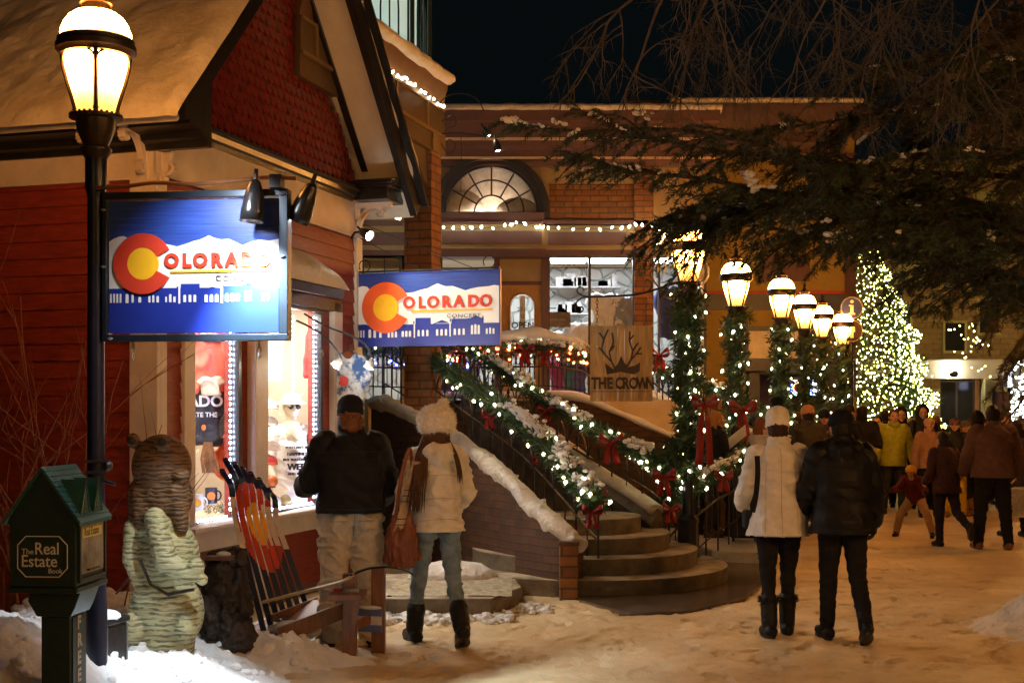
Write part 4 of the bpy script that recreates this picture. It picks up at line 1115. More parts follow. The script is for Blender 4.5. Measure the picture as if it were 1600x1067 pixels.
for yc in (-.085, .085):
    d = MB(); xa = x1+.012; zc = ze+.035; hw = .052
    d.prism([(yc-hw,zc-.02),(yc+hw,zc-.02),(yc,zc+.155)], xm+.045, xa, 'x')
    dd = d.build('dormer', M_greenr, rf_, smooth=0)
    d = MB()
    d.prism([(yc-hw*.55,zc-.01),(yc+hw*.55,zc-.01),(yc,zc+.105)], xa, xa+.004, 'x'); d.build('dormer_window', mat('dormer_teal',(0.03,0.11,0.11),.4), dd)
    d = MB(); d.tube([(xa+.002,yc-hw,zc-.02),(xa+.002,yc,zc+.155),(xa+.002,yc+hw,zc-.02)],.006,4); d.build('dormer_trim', M_greenr, dd)
    d = MB()
    for k in range(3): d.box(xa+.004,yc-hw*.4,zc+.0+.022*k,xa+.007,yc+hw*.4-.01*k,zc+.006+.022*k)
    d.build('louvre', M_green, dd)
# window with magazines
m = MB(); m.box(x1+.001,y0+.02,zb+.02,x1+.004,y1-.02,ze-.03); w_ = m.build('door', mat('box_recess',(0.02,0.025,0.02),.6), nb)
m = MB(); m.box(x1+.004,y0+.045,zb+.06,x1+.008,y1-.045,ze-.05); m.build('magazine', mat('magazine_cover',(0.16,0.15,0.11),.4,.6,7,col2=(0.40,0.37,0.26)), w_)
m = MB(); m.box(x1+.008,y0+.07,ze-.115,x1+.010,y1-.07,ze-.065); m.build('masthead', mat('masthead_yellow',(0.55,0.48,0.12),.4), w_)
text('Real Estate', .06, mat('masthead_ink',(0.05,0.05,0.02),.5), w_, (x1+.011,y0+.085,ze-.105), rot=(PI/2,0,PI/2), ext=.0005, sx=.75)
m = MB(); 
for b in ((y0+.02,zb+.02,y0+.04,ze-.03),(y1-.04,zb+.02,y1-.02,ze-.03),(y0+.04,zb+.02,y1-.04,zb+.04),(y0+.04,ze-.05,y1-.04,ze-.03)): m.box(x1+.004,b[0],b[1],x1+.016,b[2],b[3])
m.build('door_frame', M_green, w_, bevel=.002)
m = MB(); m.box(x1+.016,-.07,zb+.075,x1+.028,.08,zb+.085); m.build('handle', M_iron, w_)
m = MB()
for k in range(6): m.sph((x1+.018,y0+.07+k*.05,ze-.04),(.007,.007,.007),6,4)
m.build('rivets', MATS['zinc'], w_)
# pedestal
m = MB()
m.prism([(x0+.08,zb-.03),(x1+.0,zb-.03),(x1-.03,zb-.11),(x1-.055,zb-.16),(x0+.12,zb-.16),(x0+.07,zb-.08)], -.12, .14, 'y')
m.box(x0+.14,-.11,-.05,x1-.06,.10,zb-.16); m.build('pedestal', M_green, nb, bevel=.006)
m = MB(); m.box(x1-.062,-.09,.20,x1-.052,.08,zb-.17); pe = m.build('post_panel', mat('panel_green',(0.012,0.03,0.028),.5), nb)
for k, ch in enumerate('FREE'):
    text(ch, .095, mat('free_cream',(0.42,0.40,0.28),.5), pe, (x1-.050,-.040,zb-.235-.092*k), rot=(PI/2,0,PI/2), ext=.0015, off=.004, name='letter')
oc = MB(); a = .018
cxo, czo, wo, ho, ch_ = xm-.0, Z(849), .135, .104, .045
pts = [(cxo-wo+ch_,czo-ho),(cxo+wo-ch_,czo-ho),(cxo+wo,czo-ho+ch_),(cxo+wo,czo+ho-ch_),(cxo+wo-ch_,czo+ho),(cxo-wo+ch_,czo+ho),(cxo-wo,czo+ho-ch_),(cxo-wo,czo-ho+ch_)]
for i in range(8):
    A = Vector((pts[i][0],y0-.002,pts[i][1])); B = Vector((pts[(i+1)%8][0],y0-.002,pts[(i+1)%8][1])); oc.tube([A,B],.0028,5)
lo = oc.build('badge_outline', M_silver, nb)
text('The', .042, M_silver, lo, (cxo-.115,y0-.001,czo+.012), ext=.001)
text('Real', .088, M_silver, lo, (cxo-.045,y0-.001,czo+.012), ext=.001, off=.0006, sx=.9)
text('Estate', .088, M_silver, lo, (cxo-.118,y0-.001,czo-.052), ext=.001, off=.0006, sx=.92)
text('Book', .036, M_silver, lo, (cxo+.03,y0-.001,czo-.085), ext=.001)
# second, low black box behind it
n2b = thing('news_rack', 'low black newspaper rack behind the green house box, snow on its lid', 'newspaper rack', (gx(163,7.3),7.3,0.05), R(-18))
m = MB(); m.box(-.10,-.10,.03,.07,.12,.44); m.box(-.115,-.11,.44,.085,.13,.475); m.build('cabinet', mat('black_plastic',(0.012,0.012,0.014),.3,.3,10), n2b, bevel=.008)
m = MB(); m.box(.071,-.08,.06,.075,.10,.42); m.build('door', M_blacktrim, n2b)
m = MB(); m.box(.073,-.09,.05,.082,-.08,.43); m.box(.073,.10,.05,.082,.11,.43); m.build('door_trim', mat('steel_trim',(.25,.24,.22),.35,metal=.6), n2b)
m = MB(); m.sph((0,0,.475),(.09,.10,.045),16,8); m.build('snow', M_snow, n2b)

# ------------------------------------------------------------ carved bear
def woodwave(name, c1, c2, sc=9, dist=6, bump=.9, groove=(0.05,0.04,0.02)):
    m = bpy.data.materials.new(name); m.use_nodes = True; nt = m.node_tree; N = nt.nodes; L = nt.links; b = N['Principled BSDF']
    tc = N.new('ShaderNodeTexCoord'); mp = N.new('ShaderNodeMapping'); mp.inputs['Scale'].default_value = (1.2,1.2,2.6); L.new(tc.outputs['Object'], mp.inputs[0])
    # zigzag chisel rows
    w = N.new('ShaderNodeTexWave'); w.wave_type = 'BANDS'; w.bands_direction = 'Z'; w.inputs['Scale'].default_value = sc/3; w.inputs['Distortion'].default_value = dist; w.inputs['Detail'].default_value = 2.2; w.inputs['Detail Scale'].default_value = 2.4
    L.new(mp.outputs[0], w.inputs[0])
    mp2 = N.new('ShaderNodeMapping'); mp2.inputs['Scale'].default_value = (9,9,42); L.new(tc.outputs['Object'], mp2.inputs[0])
    ns_ = N.new('ShaderNodeTexNoise'); ns_.inputs['Scale'].default_value = 1.0; ns_.inputs['Detail'].default_value = 2; ns_.inputs['Distortion'].default_value = 1.2; L.new(mp2.outputs[0], ns_.inputs[0])
    mw = N.new('ShaderNodeMath'); mw.operation = 'MULTIPLY_ADD'; mw.inputs[1].default_value = .35; L.new(w.outputs['Fac'], mw.inputs[0]); L.new(ns_.outputs['Fac'], mw.inputs[2])
    nz = N.new('ShaderNodeTexNoise'); nz.inputs['Scale'].default_value = 4; nz.inputs['Detail'].default_value = 6; L.new(tc.outputs['Object'], nz.inputs[0])
    r0 = N.new('ShaderNodeMixRGB'); r0.inputs[1].default_value = (*c1,1); r0.inputs[2].default_value = (*c2,1); L.new(nz.outputs['Fac'], r0.inputs[0])
    rp = N.new('ShaderNodeValToRGB'); rp.color_ramp.elements[0].position = .50; rp.color_ramp.elements[1].position = .64; L.new(mw.outputs[0], rp.inputs[0])
    r1 = N.new('ShaderNodeMixRGB'); r1.inputs[1].default_value = (*groove,1); L.new(rp.outputs[0], r1.inputs[0]); L.new(r0.outputs[0], r1.inputs[2])
    L.new(r1.outputs[0], b.inputs['Base Color']); b.inputs['Roughness'].default_value = .6
    bp = N.new('ShaderNodeBump'); bp.inputs['Strength'].default_value = bump; bp.inputs['Distance'].default_value = .02; L.new(mw.outputs[0], bp.inputs['Height']); L.new(bp.outputs[0], b.inputs['Normal'])
    return m
M_bearb = woodwave('carved_pale_wood', (0.36,0.32,0.13), (0.54,0.54,0.34), 11, 5, .6, (.17,.16,.09))
M_bearh = woodwave('carved_brown_wood', (0.13,0.065,0.025), (0.20,0.11,0.045), 13, 6, .8, (0.05,0.025,0.012))
be = thing('carved_bear', 'chainsaw carved wooden bear standing in the snow, brown head and pale chiselled belly', 'bear sculpture', (gx(262,8.0),8.0,0), 0)
Q = lambda px, py, y=0: Vector(((px-262)*.004, y, CH-(py-642)*.004))
m = MB()
m.sph(Q(260,955),(.235,.21,.26),24,16); m.sph(Q(262,872),(.20,.19,.25),24,16); m.sph(Q(252,818),(.175,.165,.16),24,16); m.rcone(Q(260,1000),Q(262,1075),.18,.13,20)
m.rcone(Q(254,806,-.17),Q(276,870,-.25),.070,.072); m.rcone(Q(276,870,-.25),Q(314,890,-.27),.072,.052); m.sph(Q(322,878,-.26),(.055,.06,.060)); m.sph(Q(331,897,-.25),(.036,.045,.036))
m.rcone(Q(214,822,-.07),Q(212,872,-.1),.06,.055); m.rcone(Q(212,872,-.1),Q(228,905,-.13),.05,.05); m.sph(Q(298,968,-.10),(.085,.12,.13)); m.sph(Q(222,975,-.10),(.085,.12,.12)); m.sph(Q(244,925,-.12),(.11,.09,.10))
def bearfold(me, amp, f):
    n = len(me.vertices)
    for i in range(n):
        v = me.vertices[i]; p = v.co
        q = p.z*f+2.6*mnoise.noise(p*6)+2.4*abs(((math.atan2(p.x,-p.y-.0)*5.2+mnoise.noise(p*4))%2)-1)
        v.co = p + v.normal*amp*(abs(math.sin(q))-.6)
me = remeshed(m, .0085, 4); bearfold(me, .0010, 70); meobj('body', me, M_bearb, be)
m = MB()
m.sph(Q(254,728,-.02),(.185,.16,.20),28,18); m.sph(Q(262,775,-.03),(.165,.15,.17),24,16); m.rcone(Q(280,765,-.10),Q(290,822,-.10),.085,.045); m.sph(Q(292,742,-.13),(.055,.06,.05)); m.rcone(Q(236,780,-.03),Q(238,806,-.04),.12,.13)
m.sph(Q(211,688,-.04),(.046,.030,.050)); m.sph(Q(266,690,-.175),(.054,.034,.054)); m.rcone(Q(235,770),Q(240,808),.14,.16)
me = remeshed(m, .0085, 7); bearfold(me, .0010, 70); hd_ = meobj('head', me, M_bearh, be)
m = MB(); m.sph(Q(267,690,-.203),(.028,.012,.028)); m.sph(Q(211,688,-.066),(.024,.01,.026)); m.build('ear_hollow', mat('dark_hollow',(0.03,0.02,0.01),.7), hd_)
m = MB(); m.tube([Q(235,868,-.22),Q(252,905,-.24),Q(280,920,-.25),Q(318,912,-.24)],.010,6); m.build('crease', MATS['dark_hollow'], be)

# dark carved stump beside the bear
st = thing('carved_stump', 'dark twisted carved log with knots, between the bear and the skis', 'log sculpture', (gx(350,8.6),8.6,0), 0)
m = MB(); Q2 = lambda px, py, y=0: Vector(((px-350)*.0043, y, CH-(py-642)*.0043))
for a,b,c,r1,r2 in (((345,1000),(350,930),0,.17,.15),((350,930),(345,880),-.02,.14,.08),((345,880),(375,868),-.02,.06,.05),((330,945),(375,985),-.1,.10,.12),((325,900),(345,930),-.06,.06,.08),((372,895),(378,945),-.05,.05,.08)):
    m.rcone(Q2(*a,c),Q2(*b,c-.03),r1,r2)
me = remeshed(m,.012,2,fold=.035,fscale=(12,12,5),seed=4,fold2=.02); meobj('log', me, mat('charred_wood',(0.014,0.009,0.007),.65,.4,8,bump=.6,bs=40,col2=(0.04,0.022,0.014)), st)
m = MB(); m.box(-.08,-.20,.72,.10,-.06,.745); m.build('ledge', mat('dark_oak',(0.10,0.045,0.02),.45,.3,6), st)
m = MB(); m.sph((0.02,-.10,.75),(.05,.05,.02),12,8); m.build('snow', M_snow, st)

# ------------------------------------------------------------ ski bench
M_wood = mat('varnished_cedar', (0.16,0.055,0.016), .35, .35, 5, bump=.2, bs=25, streak=(6,6,1), col2=(0.24,0.10,0.035))
M_skn = mat('ski_navy', (0.008,0.012,0.04), .25, .3, 15)
M_skr = mat('ski_red', (0.50,0.045,0.015), .25, .15, 10)
M_skg = mat('ski_gold', (0.75,0.36,0.02), .25, .15, 10)
M_skw = mat('ski_white', (0.62,0.50,0.38), .3, .25, 10)
B0 = at(480,985,9.0)
bn = thing('ski_bench', 'wooden bench whose back is made of old skis painted as a flag', 'bench', (B0.x,B0.y,0), 0)
def bl(px,py,Y): return at(px,py,Y)-Vector((B0.x,B0.y,0))
nsk = 7
for i in range(nsk):
    u = i/(nsk-1)
    bot = bl(lerp(412,484,u), lerp(985,962,u), lerp(8.95,9.55,u))
    top = bl(lerp(366,432,u), lerp(800,812,u), lerp(8.95,9.55,u)+.10)
    tips = [(347,733),(352,716),(366,722),(378,729),(391,737),(404,746),(419,762)]
    tip = bl(*tips[i], lerp(8.95,9.55,u)+.0)
    mid = bot.lerp(top, .5)
    d = (top-bot).normalized(); ext_ = top+d*.10
    P = polyline([bot, bot.lerp(top,.33), bot.lerp(top,.66), top, (top+tip)*.5+Vector((.01,.05,.03)), tip+Vector((.004,.03,-.03)), tip], 64)
    side = Vector((.95,.25,0)).normalized()
    vs = []; fs = []; ms = []
    n = len(P); wds = 5
    for k, c in enumerate(P):
        t_ = k/(n-1); wd = .0205*(1.0 if t_ < .88 else max(.1, math.sqrt(max(0,1-((t_-.88)/.125)**2))))
        tg_ = (P[min(k+1,n-1)]-P[max(k-1,0)]).normalized(); nr = side.cross(tg_).normalized()
        for j in range(wds): vs.append(c+side*wd*(j/(wds-1)*2-1)+nr*.008)
        for j in range(wds): vs.append(c+side*wd*(j/(wds-1)*2-1)-nr*.006)
    b = MB()
    for k in range(n-1):
        for j in range(wds-1):
            for off_ in (0, wds):
                a = k*2*wds+off_+j; f = (a, a+1, a+1+2*wds, a+2*wds); fs.append(f if off_ else tuple(reversed(f)))
                t_ = k/(n-1); x_ = (u*2-1)+(j-1.5)/wds*.25
                v_ = (t_-.46)/.24
                r_ = math.hypot(x_-.0, v_)
                if abs(x_) < 1.2 and r_ < .42: c_ = 2
                elif r_ < .95 and not (x_ > .35 and abs(v_) < .42): c_ = 1
                elif abs(v_) < .50: c_ = 3
                else: c_ = 0
                if t_ > .74: c_ = 0
                ms.append(c_)
        for j in (0, wds-1):
            a = k*2*wds+j; fs.append((a, a+wds, a+3*wds, a+2*wds)); ms.append(0)
    b.v = [tuple(v) for v in vs]; b.f = fs; b.m = ms
    b.build('ski', [M_skn, M_skr, M_skg, M_skw], bn, smooth=30)
m = MB(); m.beam(bl(437,992,8.8),bl(545,950,8.95),.04,.11); m.build('lower_rail', M_wood, bn, bevel=.004)
for x0_,x1_,ya,yb,Y_ in ((535,556,897,1035,8.75),(580,601,887,1015,9.0)):
    a = bl(x0_,yb,Y_); b = bl(x1_,ya,Y_); m = MB(); m.box(a.x,a.y,a.z-.1,b.x,a.y+.09,b.z); m.build('post', M_wood, bn, bevel=.004)
m = MB(); m.beam(bl(545,980,8.85),bl(592,962,9.05),.03,.06); m.build('side_rail', M_wood, bn, bevel=.003)
a = bl(510,938,8.6); b = bl(566,929,8.6); m = MB(); m.box(a.x,a.y,a.z,b.x,a.y+.30,b.z); m.build('armrest', M_wood, bn, bevel=.004)
m = MB(); m.prism([(bl(536,938,8.7).x,bl(0,938,8.7).z),(bl(562,938,8.7).x,bl(0,938,8.7).z),(bl(556,975,8.7).x,bl(0,975,8.7).z),(bl(550,975,8.7).x,bl(0,975,8.7).z)],bl(0,0,8.7).y,bl(0,0,8.74).y,'y'); m.build('arm_brace', M_wood, bn)
P = polyline([bl(412,940,8.9),bl(470,925,8.8),bl(534,908,8.7),bl(552,897,8.75)],20); m = MB(); m.tube(P,[(.012,.030)]*20,8,up=(0,0,1)); m.build('side_ski', mat('ski_gold_wood',(0.42,0.27,0.09),.3,.3,10,col2=(.6,.45,.2)), bn)
P = polyline([bl(545,899,8.72),bl(575,888,8.8),bl(605,886,8.85),bl(632,891,8.9),bl(650,900,8.9)],24); m = MB(); m.tube(P,[(.006,.030)]*20+[(.006,.028),(.006,.022),(.005,.015),(.004,.006)],8,up=(0,0,1)); m.build('side_ski', M_skn, bn)
m = MB(); m.beam(bl(410,990,8.95),bl(500,940,9.6),.30,.03); m.build('seat', M_wood, bn)
m = MB(); m.beam(bl(425,965,9.0),bl(494,938,9.7),.02,.05); m.build('back_rail', M_wood, bn)
sn_ = MB(); sn_.sph(bl(455,985,9.1),(.22,.2,.07),16,10); sn_.build('snow', M_snow2, bn)
pq = thing('flag_plaque', 'small blue and white flag plaque fixed between the bench posts', 'plaque', at(559,986,9.0), R(-12))
m = MB(); m.box(0,0,0,.175,.015,.16); m.build('board', mat('plaque_blue',(0.10,0.13,0.30),.4), pq)
m = MB(); m.box(0.0,-.003,.05,.175,0,.11); m.build('stripe', M_skw, pq); m = MB(); m.prism([(.06+.03*math.cos(k*PI/10),.08+.035*math.sin(k*PI/10)) for k in range(20)],-.006,-.003,'y'); m.build('disc', M_skg, pq)
m = MB(); m.sph((.09,.0,.17),(.09,.02,.015),12,6); m.build('snow', M_snow, pq)
cn = thing('drink_can', 'blue and red drink can lying on the bench armrest', 'can', at(548,924,8.75), R(-8))
m = MB(); m.tube([(-.06,0,0),(-.055,0,0),(.055,0,0),(.06,0,0)],[.02,.028,.028,.02],20); m.build('can', mat('can_blue',(0.05,0.16,0.28),.25,.5,18,metal=.3,col2=(.5,.5,.5)), cn)
m = MB(); m.tube([(-.115,0.0,-.002),(-.065,0,-.002)],[.024,.026],16); m.build('cap', mat('can_red',(0.3,0.03,0.02),.3), cn)
stk = thing('white_sticker', 'small white sticker with a dark figure mark on the bench rail', 'sticker', bl(450,1014,8.72)+Vector((B0.x,B0.y,0)), R(-18))
m = MB(); m.box(0,0,0,.105,.003,.10); m.build('backing', mat('sticker_white',(.6,.58,.55),.5), stk)
m = MB(); m.prism([(.052+.026*math.cos(k*PI/8),.048+.03*math.sin(k*PI/8)) for k in range(16)],-.002,0,'y'); m.box(.02,-.002,.055,.085,0,.062); m.build('mark', M_blacktrim, stk)
# ------------------------------------------------------------ round steps and upper flight
stp = thing('round_steps', 'curved concrete steps fanning out below the garlanded railings', 'steps', (0.74,13.1,0), 0)
def disc(r, z0, z1, name):
    m = MB(); n = 72
    pr = [(r-.004,z0),(r-.004,z1-.03),(r,z1-.02),(r,z1-.006),(r-.008,z1),(0.02,z1)]
    m.lathe(pr, n); return m.build(name, M_conc, stp, smooth=50)
for k, r in enumerate((1.45,1.15,.87,.58)): disc(r, -.05 if k == 0 else .16*k-.02, .16*(k+1), 'step')
Lp = [Vector((.50,12.3,0)),Vector((.44,12.7,0)),Vector((.13,13.3,0)),Vector((-.28,14.0,0)),Vector((-.74,14.8,0)),Vector((-1.16,15.5,0)),Vector((-1.62,16.2,0)),Vector((-2.0,16.9,0))]
Rp = [Vector((1.40,13.35,0)),Vector((1.36,13.6,0)),Vector((.98,14.1,0)),Vector((.447,14.9,0)),Vector((0,15.8,0)),Vector((-.3,16.3,0)),Vector((-.55,16.8,0)),Vector((-.7,17.1,0))]
Lr = polyline(Lp[1:],60); Rr = polyline(Rp[1:],60)
for k in range(8):
    a = int(2+k*6.8); z = .64+.152*(k+1)
    m = MB(); pl = [(Lr[i].x,Lr[i].y) for i in range(a,60)]+[(Rr[i].x,Rr[i].y) for i in range(59,a-1,-1)]
    m.prism(pl, z-.155, z, 'z'); m.build('step', M_conc, stp)
# left flank wall with snow
wl = [(890,11.62,848),(860,11.75,822),(830,12.0,795),(805,12.2,769),(780,12.5,745),(755,12.8,724),(730,13.1,705),(690,13.7,677),(640,14.4,652),(605,14.9,636),(580,15.3,631)]
fw = thing('flank_wall', 'curved brown brick wall beside the steps with a thick snow coping', 'wall', (0,0,0), 0)
m = MB(); tops = [at(a,c,b) for a,b,c in wl]
TT = polyline(tops, 60)
dist = 0; uvx = []
vs = []; 
for i, p in enumerate(TT):
    d = (TT[min(i+1,59)]-TT[max(i-1,0)]); d.z = 0; d.normalize(); nr = Vector((d.y,-d.x,0))
    if nr.y < 0: nr = -nr
    p2_ = p+nr*.24
    vs += [Vector((p.x,p.y,-.1)), Vector((p.x,p.y,p.z-.06)), Vector((p2_.x,p2_.y,p.z-.06)), Vector((p2_.x,p2_.y,-.1))]
fs = []
for i in range(59):
    a = 4*i; fs += [(a,a+4,a+5,a+1),(a+1,a+5,a+6,a+2),(a+2,a+6,a+7,a+3)]
fs += [(0,1,2,3)]
m.add(vs, fs); o = m.build('brickwork', M_brickd, fw)
# arc length uv
me = o.data; uvd = me.uv_layers[0].data; cum = [0]
for i in range(59): cum.append(cum[-1]+(TT[i+1].xy-TT[i].xy).length)
for lp_ in me.loops:
    vi = lp_.vertex_index; i = vi//4; uvd[lp_.index].uv = (cum[i]+(0.24 if vi%4 in (2,3) else 0), me.vertices[vi].co.z)
pr_ = MB(); pr_.box(.43,11.56,-.05,.60,11.86,.485); pr_.build('pier', M_brick, fw, bevel=.006)
cp = MB(); cp.box(.42,11.54,.485,.61,11.88,.52); cp.build('cap', M_brickd, fw, bevel=.004)
m = MB(); q = [t_+Vector((.06,.10,-.02)) for t_ in TT]; q = [Vector((.5,11.66,.55))]+q
rr = [(.03+.05*abs(mnoise.noise(p*3)),.10) if i == 0 else ((.085+.045*mnoise.noise(p*5)),(.15+.05*mnoise.noise(p*3))) for i, p in enumerate(q)]
m.tube(q, rr, 12, up=(0,0,1))
for k in range(36):
    i = random.randrange(len(q)); r = random.uniform(.015,.035); m.sph(q[i]+Vector((random.uniform(-.12,.12),random.uniform(-.12,.12),random.uniform(-.02,.06))), (r,r,r*.7), 8, 6)
me = remeshed(m, .016, 3, fold=.02, fscale=(3,3,3), fold2=.006)
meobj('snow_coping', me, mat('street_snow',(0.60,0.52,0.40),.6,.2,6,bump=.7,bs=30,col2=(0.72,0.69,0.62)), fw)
# right stringer
rs = thing('stair_kerb', 'low snow covered concrete kerb on the right side of the stairs', 'kerb', (0,0,0), 0)
sp_ = [(1026,802,13.35),(997,781,13.6),(965,760,13.85),(930,737,14.1),(900,712,14.5),(876,694,14.8),(845,672,15.2),(800,650,15.8),(755,628,16.4),(725,622,16.8)]
q = polyline([at(a,b,c) for a,b,c in sp_], 50)
m = MB(); m.tube([p-Vector((0,0,.12)) for p in q], [(.17,.09)]*50, 4, up=(0,0,1)); m.build('kerb', M_conc, rs, smooth=0)
m = MB(); m.tube([p+Vector((0,0,.03)) for p in q], [(.055+.02*mnoise.noise(p*4),.11) for p in q], 10, up=(0,0,1)); m.build('snow', MATS['street_snow'], rs, smooth=180)
m = MB(); vs = []
for p in q: vs += [Vector((p.x+.05,p.y,p.z-.1)), Vector((p.x+.05,p.y,-.1))]
m.add(vs, [(2*k,2*k+1,2*k+3,2*k+2) for k in range(49)]); m.build('side', M_conc, rs)
# terrace
TZ = 1.85
m = MB(); m.prism([(-6,17.3),(gx(1060,17.3),17.3),(gx(1100,17.3),17.9),(3.1,22),(-6,22)], 1.2, TZ, 'z'); m.prism([(-6,15.6),(-1.75,15.6),(-1.9,16.9),(-.7,17.3),(-6,17.3)], 1.2, TZ, 'z')
o = m.build('terrace', M_street); o['kind'] = 'structure'
tw = thing('terrace_wall', 'brown brick retaining wall of the terrace, topped with snow, sloping down to the right', 'wall', (0,0,0), 0)
m = MB(); Yw = 17.0
poly = [(gx(690,Yw),-.1),(gx(1120,Yw),-.1),(gx(1120,Yw),gz(716,Yw)),(gx(1060,Yw),gz(690,Yw)),(gx(905,Yw),gz(626,Yw)),(gx(690,Yw),gz(626,Yw))]
m.prism(poly, Yw, Yw+.28, 'y'); m.build('brickwork', M_brickd, tw)
m = MB(); q = polyline([Vector((gx(a,Yw+.1),Yw+.12,gz(b,Yw))) for a,b in ((690,617),(760,618),(840,616),(905,621),(960,643),(1010,664),(1060,686),(1120,712))],70)
m.tube(q, [(.06+.03*mnoise.noise(p*3),.2) for p in q], 10, up=(0,0,1)); m.build('snow_coping', M_snow, tw, smooth=180)
w2 = thing('lower_stair_wall', 'second sloping wall with snow behind the first garlanded lamp post', 'wall', (0,0,0), 0)
Yw = 18.2
m = MB(); m.prism([(gx(1000,Yw),0),(gx(1235,Yw),0),(gx(1235,Yw),gz(690,Yw)),(gx(1120,Yw),gz(668,Yw)),(gx(1000,Yw),gz(612,Yw))], Yw, Yw+.25,'y'); m.build('brickwork', M_brickd, w2)
m = MB(); q = polyline([Vector((gx(a,Yw),Yw+.1,gz(b,Yw))) for a,b in ((1000,608),(1050,632),(1100,657),(1160,672),(1235,686))],40); m.tube(q, [(.07+.03*mnoise.noise(p*3),.18) for p in q], 10, up=(0,0,1)); m.build('snow_coping', M_snow, w2, smooth=180)
# ------------------------------------------------------------ railings
def railing(label, path, hgt, n, hoops=True, name='railing', cat='railing', group=None):
    """path: top line of the rail; posts hang below"""
    t = thing(name, label, cat, (path[0].x,path[0].y,0), 0, group); o_ = Vector((path[0].x,path[0].y,0))
    P = [p-o_ for p in path]
    m = MB(); m.tube(P,.012,6); m.build('top_rail', M_iron, t)
    m = MB(); m.tube([p-Vector((0,0,hgt*.80)) for p in P],.010,6); m.build('bottom_rail', M_iron, t)
    m = MB(); m.tube([p-Vector((0,0,hgt*.38)) for p in P],.014,6); m.build('hand_rail', mat('worn_handrail',(0.10,0.06,0.035),.35,.4,10,metal=.5), t)
    cum = [0]
    for i in range(len(P)-1): cum.append(cum[-1]+(P[i+1]-P[i]).length)
    def ptat(s):
        for i in range(len(P)-1):
            if cum[i+1] >= s: return P[i].lerp(P[i+1], (s-cum[i])/max(1e-6,cum[i+1]-cum[i]))
        return P[-1]
    for k in range(n+1):
        p = ptat(cum[-1]*k/n); m = MB()
        if k % 2 == 0:
            m.tube([p-Vector((0,0,hgt+.05)),p-Vector((0,0,.0))],.010,6)
        else:
            c = p-Vector((0,0,hgt*.30)); m.tube([p-Vector((0,0,hgt*.8)),c],.007,5); m.lathe([(.001,.13),(.022,.06),(.010,.03),(.018,.02),(.018,.0),(.006,-.02)],8,c); m.tube([c+Vector((-.04,0,-.015)),c+Vector((.04,0,-.015))],.006,5)
        m.build('baluster', M_iron, t)
        if hoops and k+2 <= n and k % 2 == 0:
            a = ptat(cum[-1]*k/n); b = ptat(cum[-1]*(k+2)/n); m = MB(); q = []
            for j in range(15):
                u = j/14; c = a.lerp(b,u)-Vector((0,0,hgt*.42))+Vector((0,0,hgt*.34*math.sin(PI*u)**.6)); q.append(c)
            m.tube(q,.008,5); m.build('hoop', M_iron, t)
    return t
LR = [(935,788,12.0),(903,752,12.35),(870,715,12.7),(820,665,13.3),(760,620,14.0),(700,578,14.8),(650,540,15.5),(600,512,16.2)]
RR = [(1046,752,13.4),(1030,728,13.5),(1000,706,13.6),(940,677,14.0),(860,632,14.9),(800,590,15.8),(735,545,16.8)]
lrp = polyline([at(*p) for p in LR],50); rrp = polyline([at(*p) for p in RR],50)
def lower(ps, dz): return [p-Vector((0,0,dz)) for p in ps]
railing('left iron stair railing under the snowiest garland', lower(lrp,.02), .85, 22)
railing('right iron stair railing with arrow tipped bars below the second garland', lower(rrp,.02), .85, 20)
gl_ = 'garlands on the railings'
garland('thick pine garland with snow clumps along the left stair rail, lower end above the steps', lrp, .105, 5200, 44, gl_, snow=[(.05,.12,.03),(.17,.30,.045),(.34,.50,.05)], seed=31)
garland('pine garland along the right stair rail, from the terrace down to the garlanded post', rrp, .085, 4000, 36, gl_, snow=[(.28,.38,.015),(.55,.66,.03),(.75,.92,.025)], seed=32)
# terrace front rail with garland, snow covered
Yt = 17.35
tr = [at(a,b,Yt) for a,b in ((540,545),(640,548),(700,548),(780,546),(860,546),(905,552),(920,560),(960,588))]
trp = polyline(tr,50)
railing('terrace railing with close upright bars in front of the shop door', lower(trp,0), .62, 60, hoops=False)
M_bred = emit('red_fairy_bulb',(1.0,.10,.03),14,False); M_bblue = emit('blue_fairy_bulb',(.06,.10,1.0),18,False)
BULB_R = bulb_proto(.016,M_bred); BULB_B = bulb_proto(.014,M_bblue)
tg_ = garland('garland with red bows and red lights along the terrace railing', trp, .10, 4600, 34, gl_, snow=[(.45,.99,.05)], seed=33)
for k in range(46):
    u = random.uniform(.15,.95)*49; j = int(u); p = trp[j].lerp(trp[min(j+1,49)],u-j)-trp[0]+Vector((0,random.uniform(-.1,-.02),random.uniform(-.16,.03))); put_bulb(tg_, p, BULB_R)
for k in range(20):
    p = at(random.uniform(560,745),random.uniform(561,574),17.2)-trp[0]; put_bulb(tg_, p, BULB_B)
sn = MB(); q = polyline([at(a,b,17.5) for a,b in ((780,528),(830,522),(870,528),(905,540),(935,562),(965,585))],40); sn.tube(q,[(.085+.03*mnoise.noise(p*3),.16) for p in q],10,up=(0,0,1)); sn.build('rail_snow', M_snow, tg_, smooth=180).location = -trp[0]
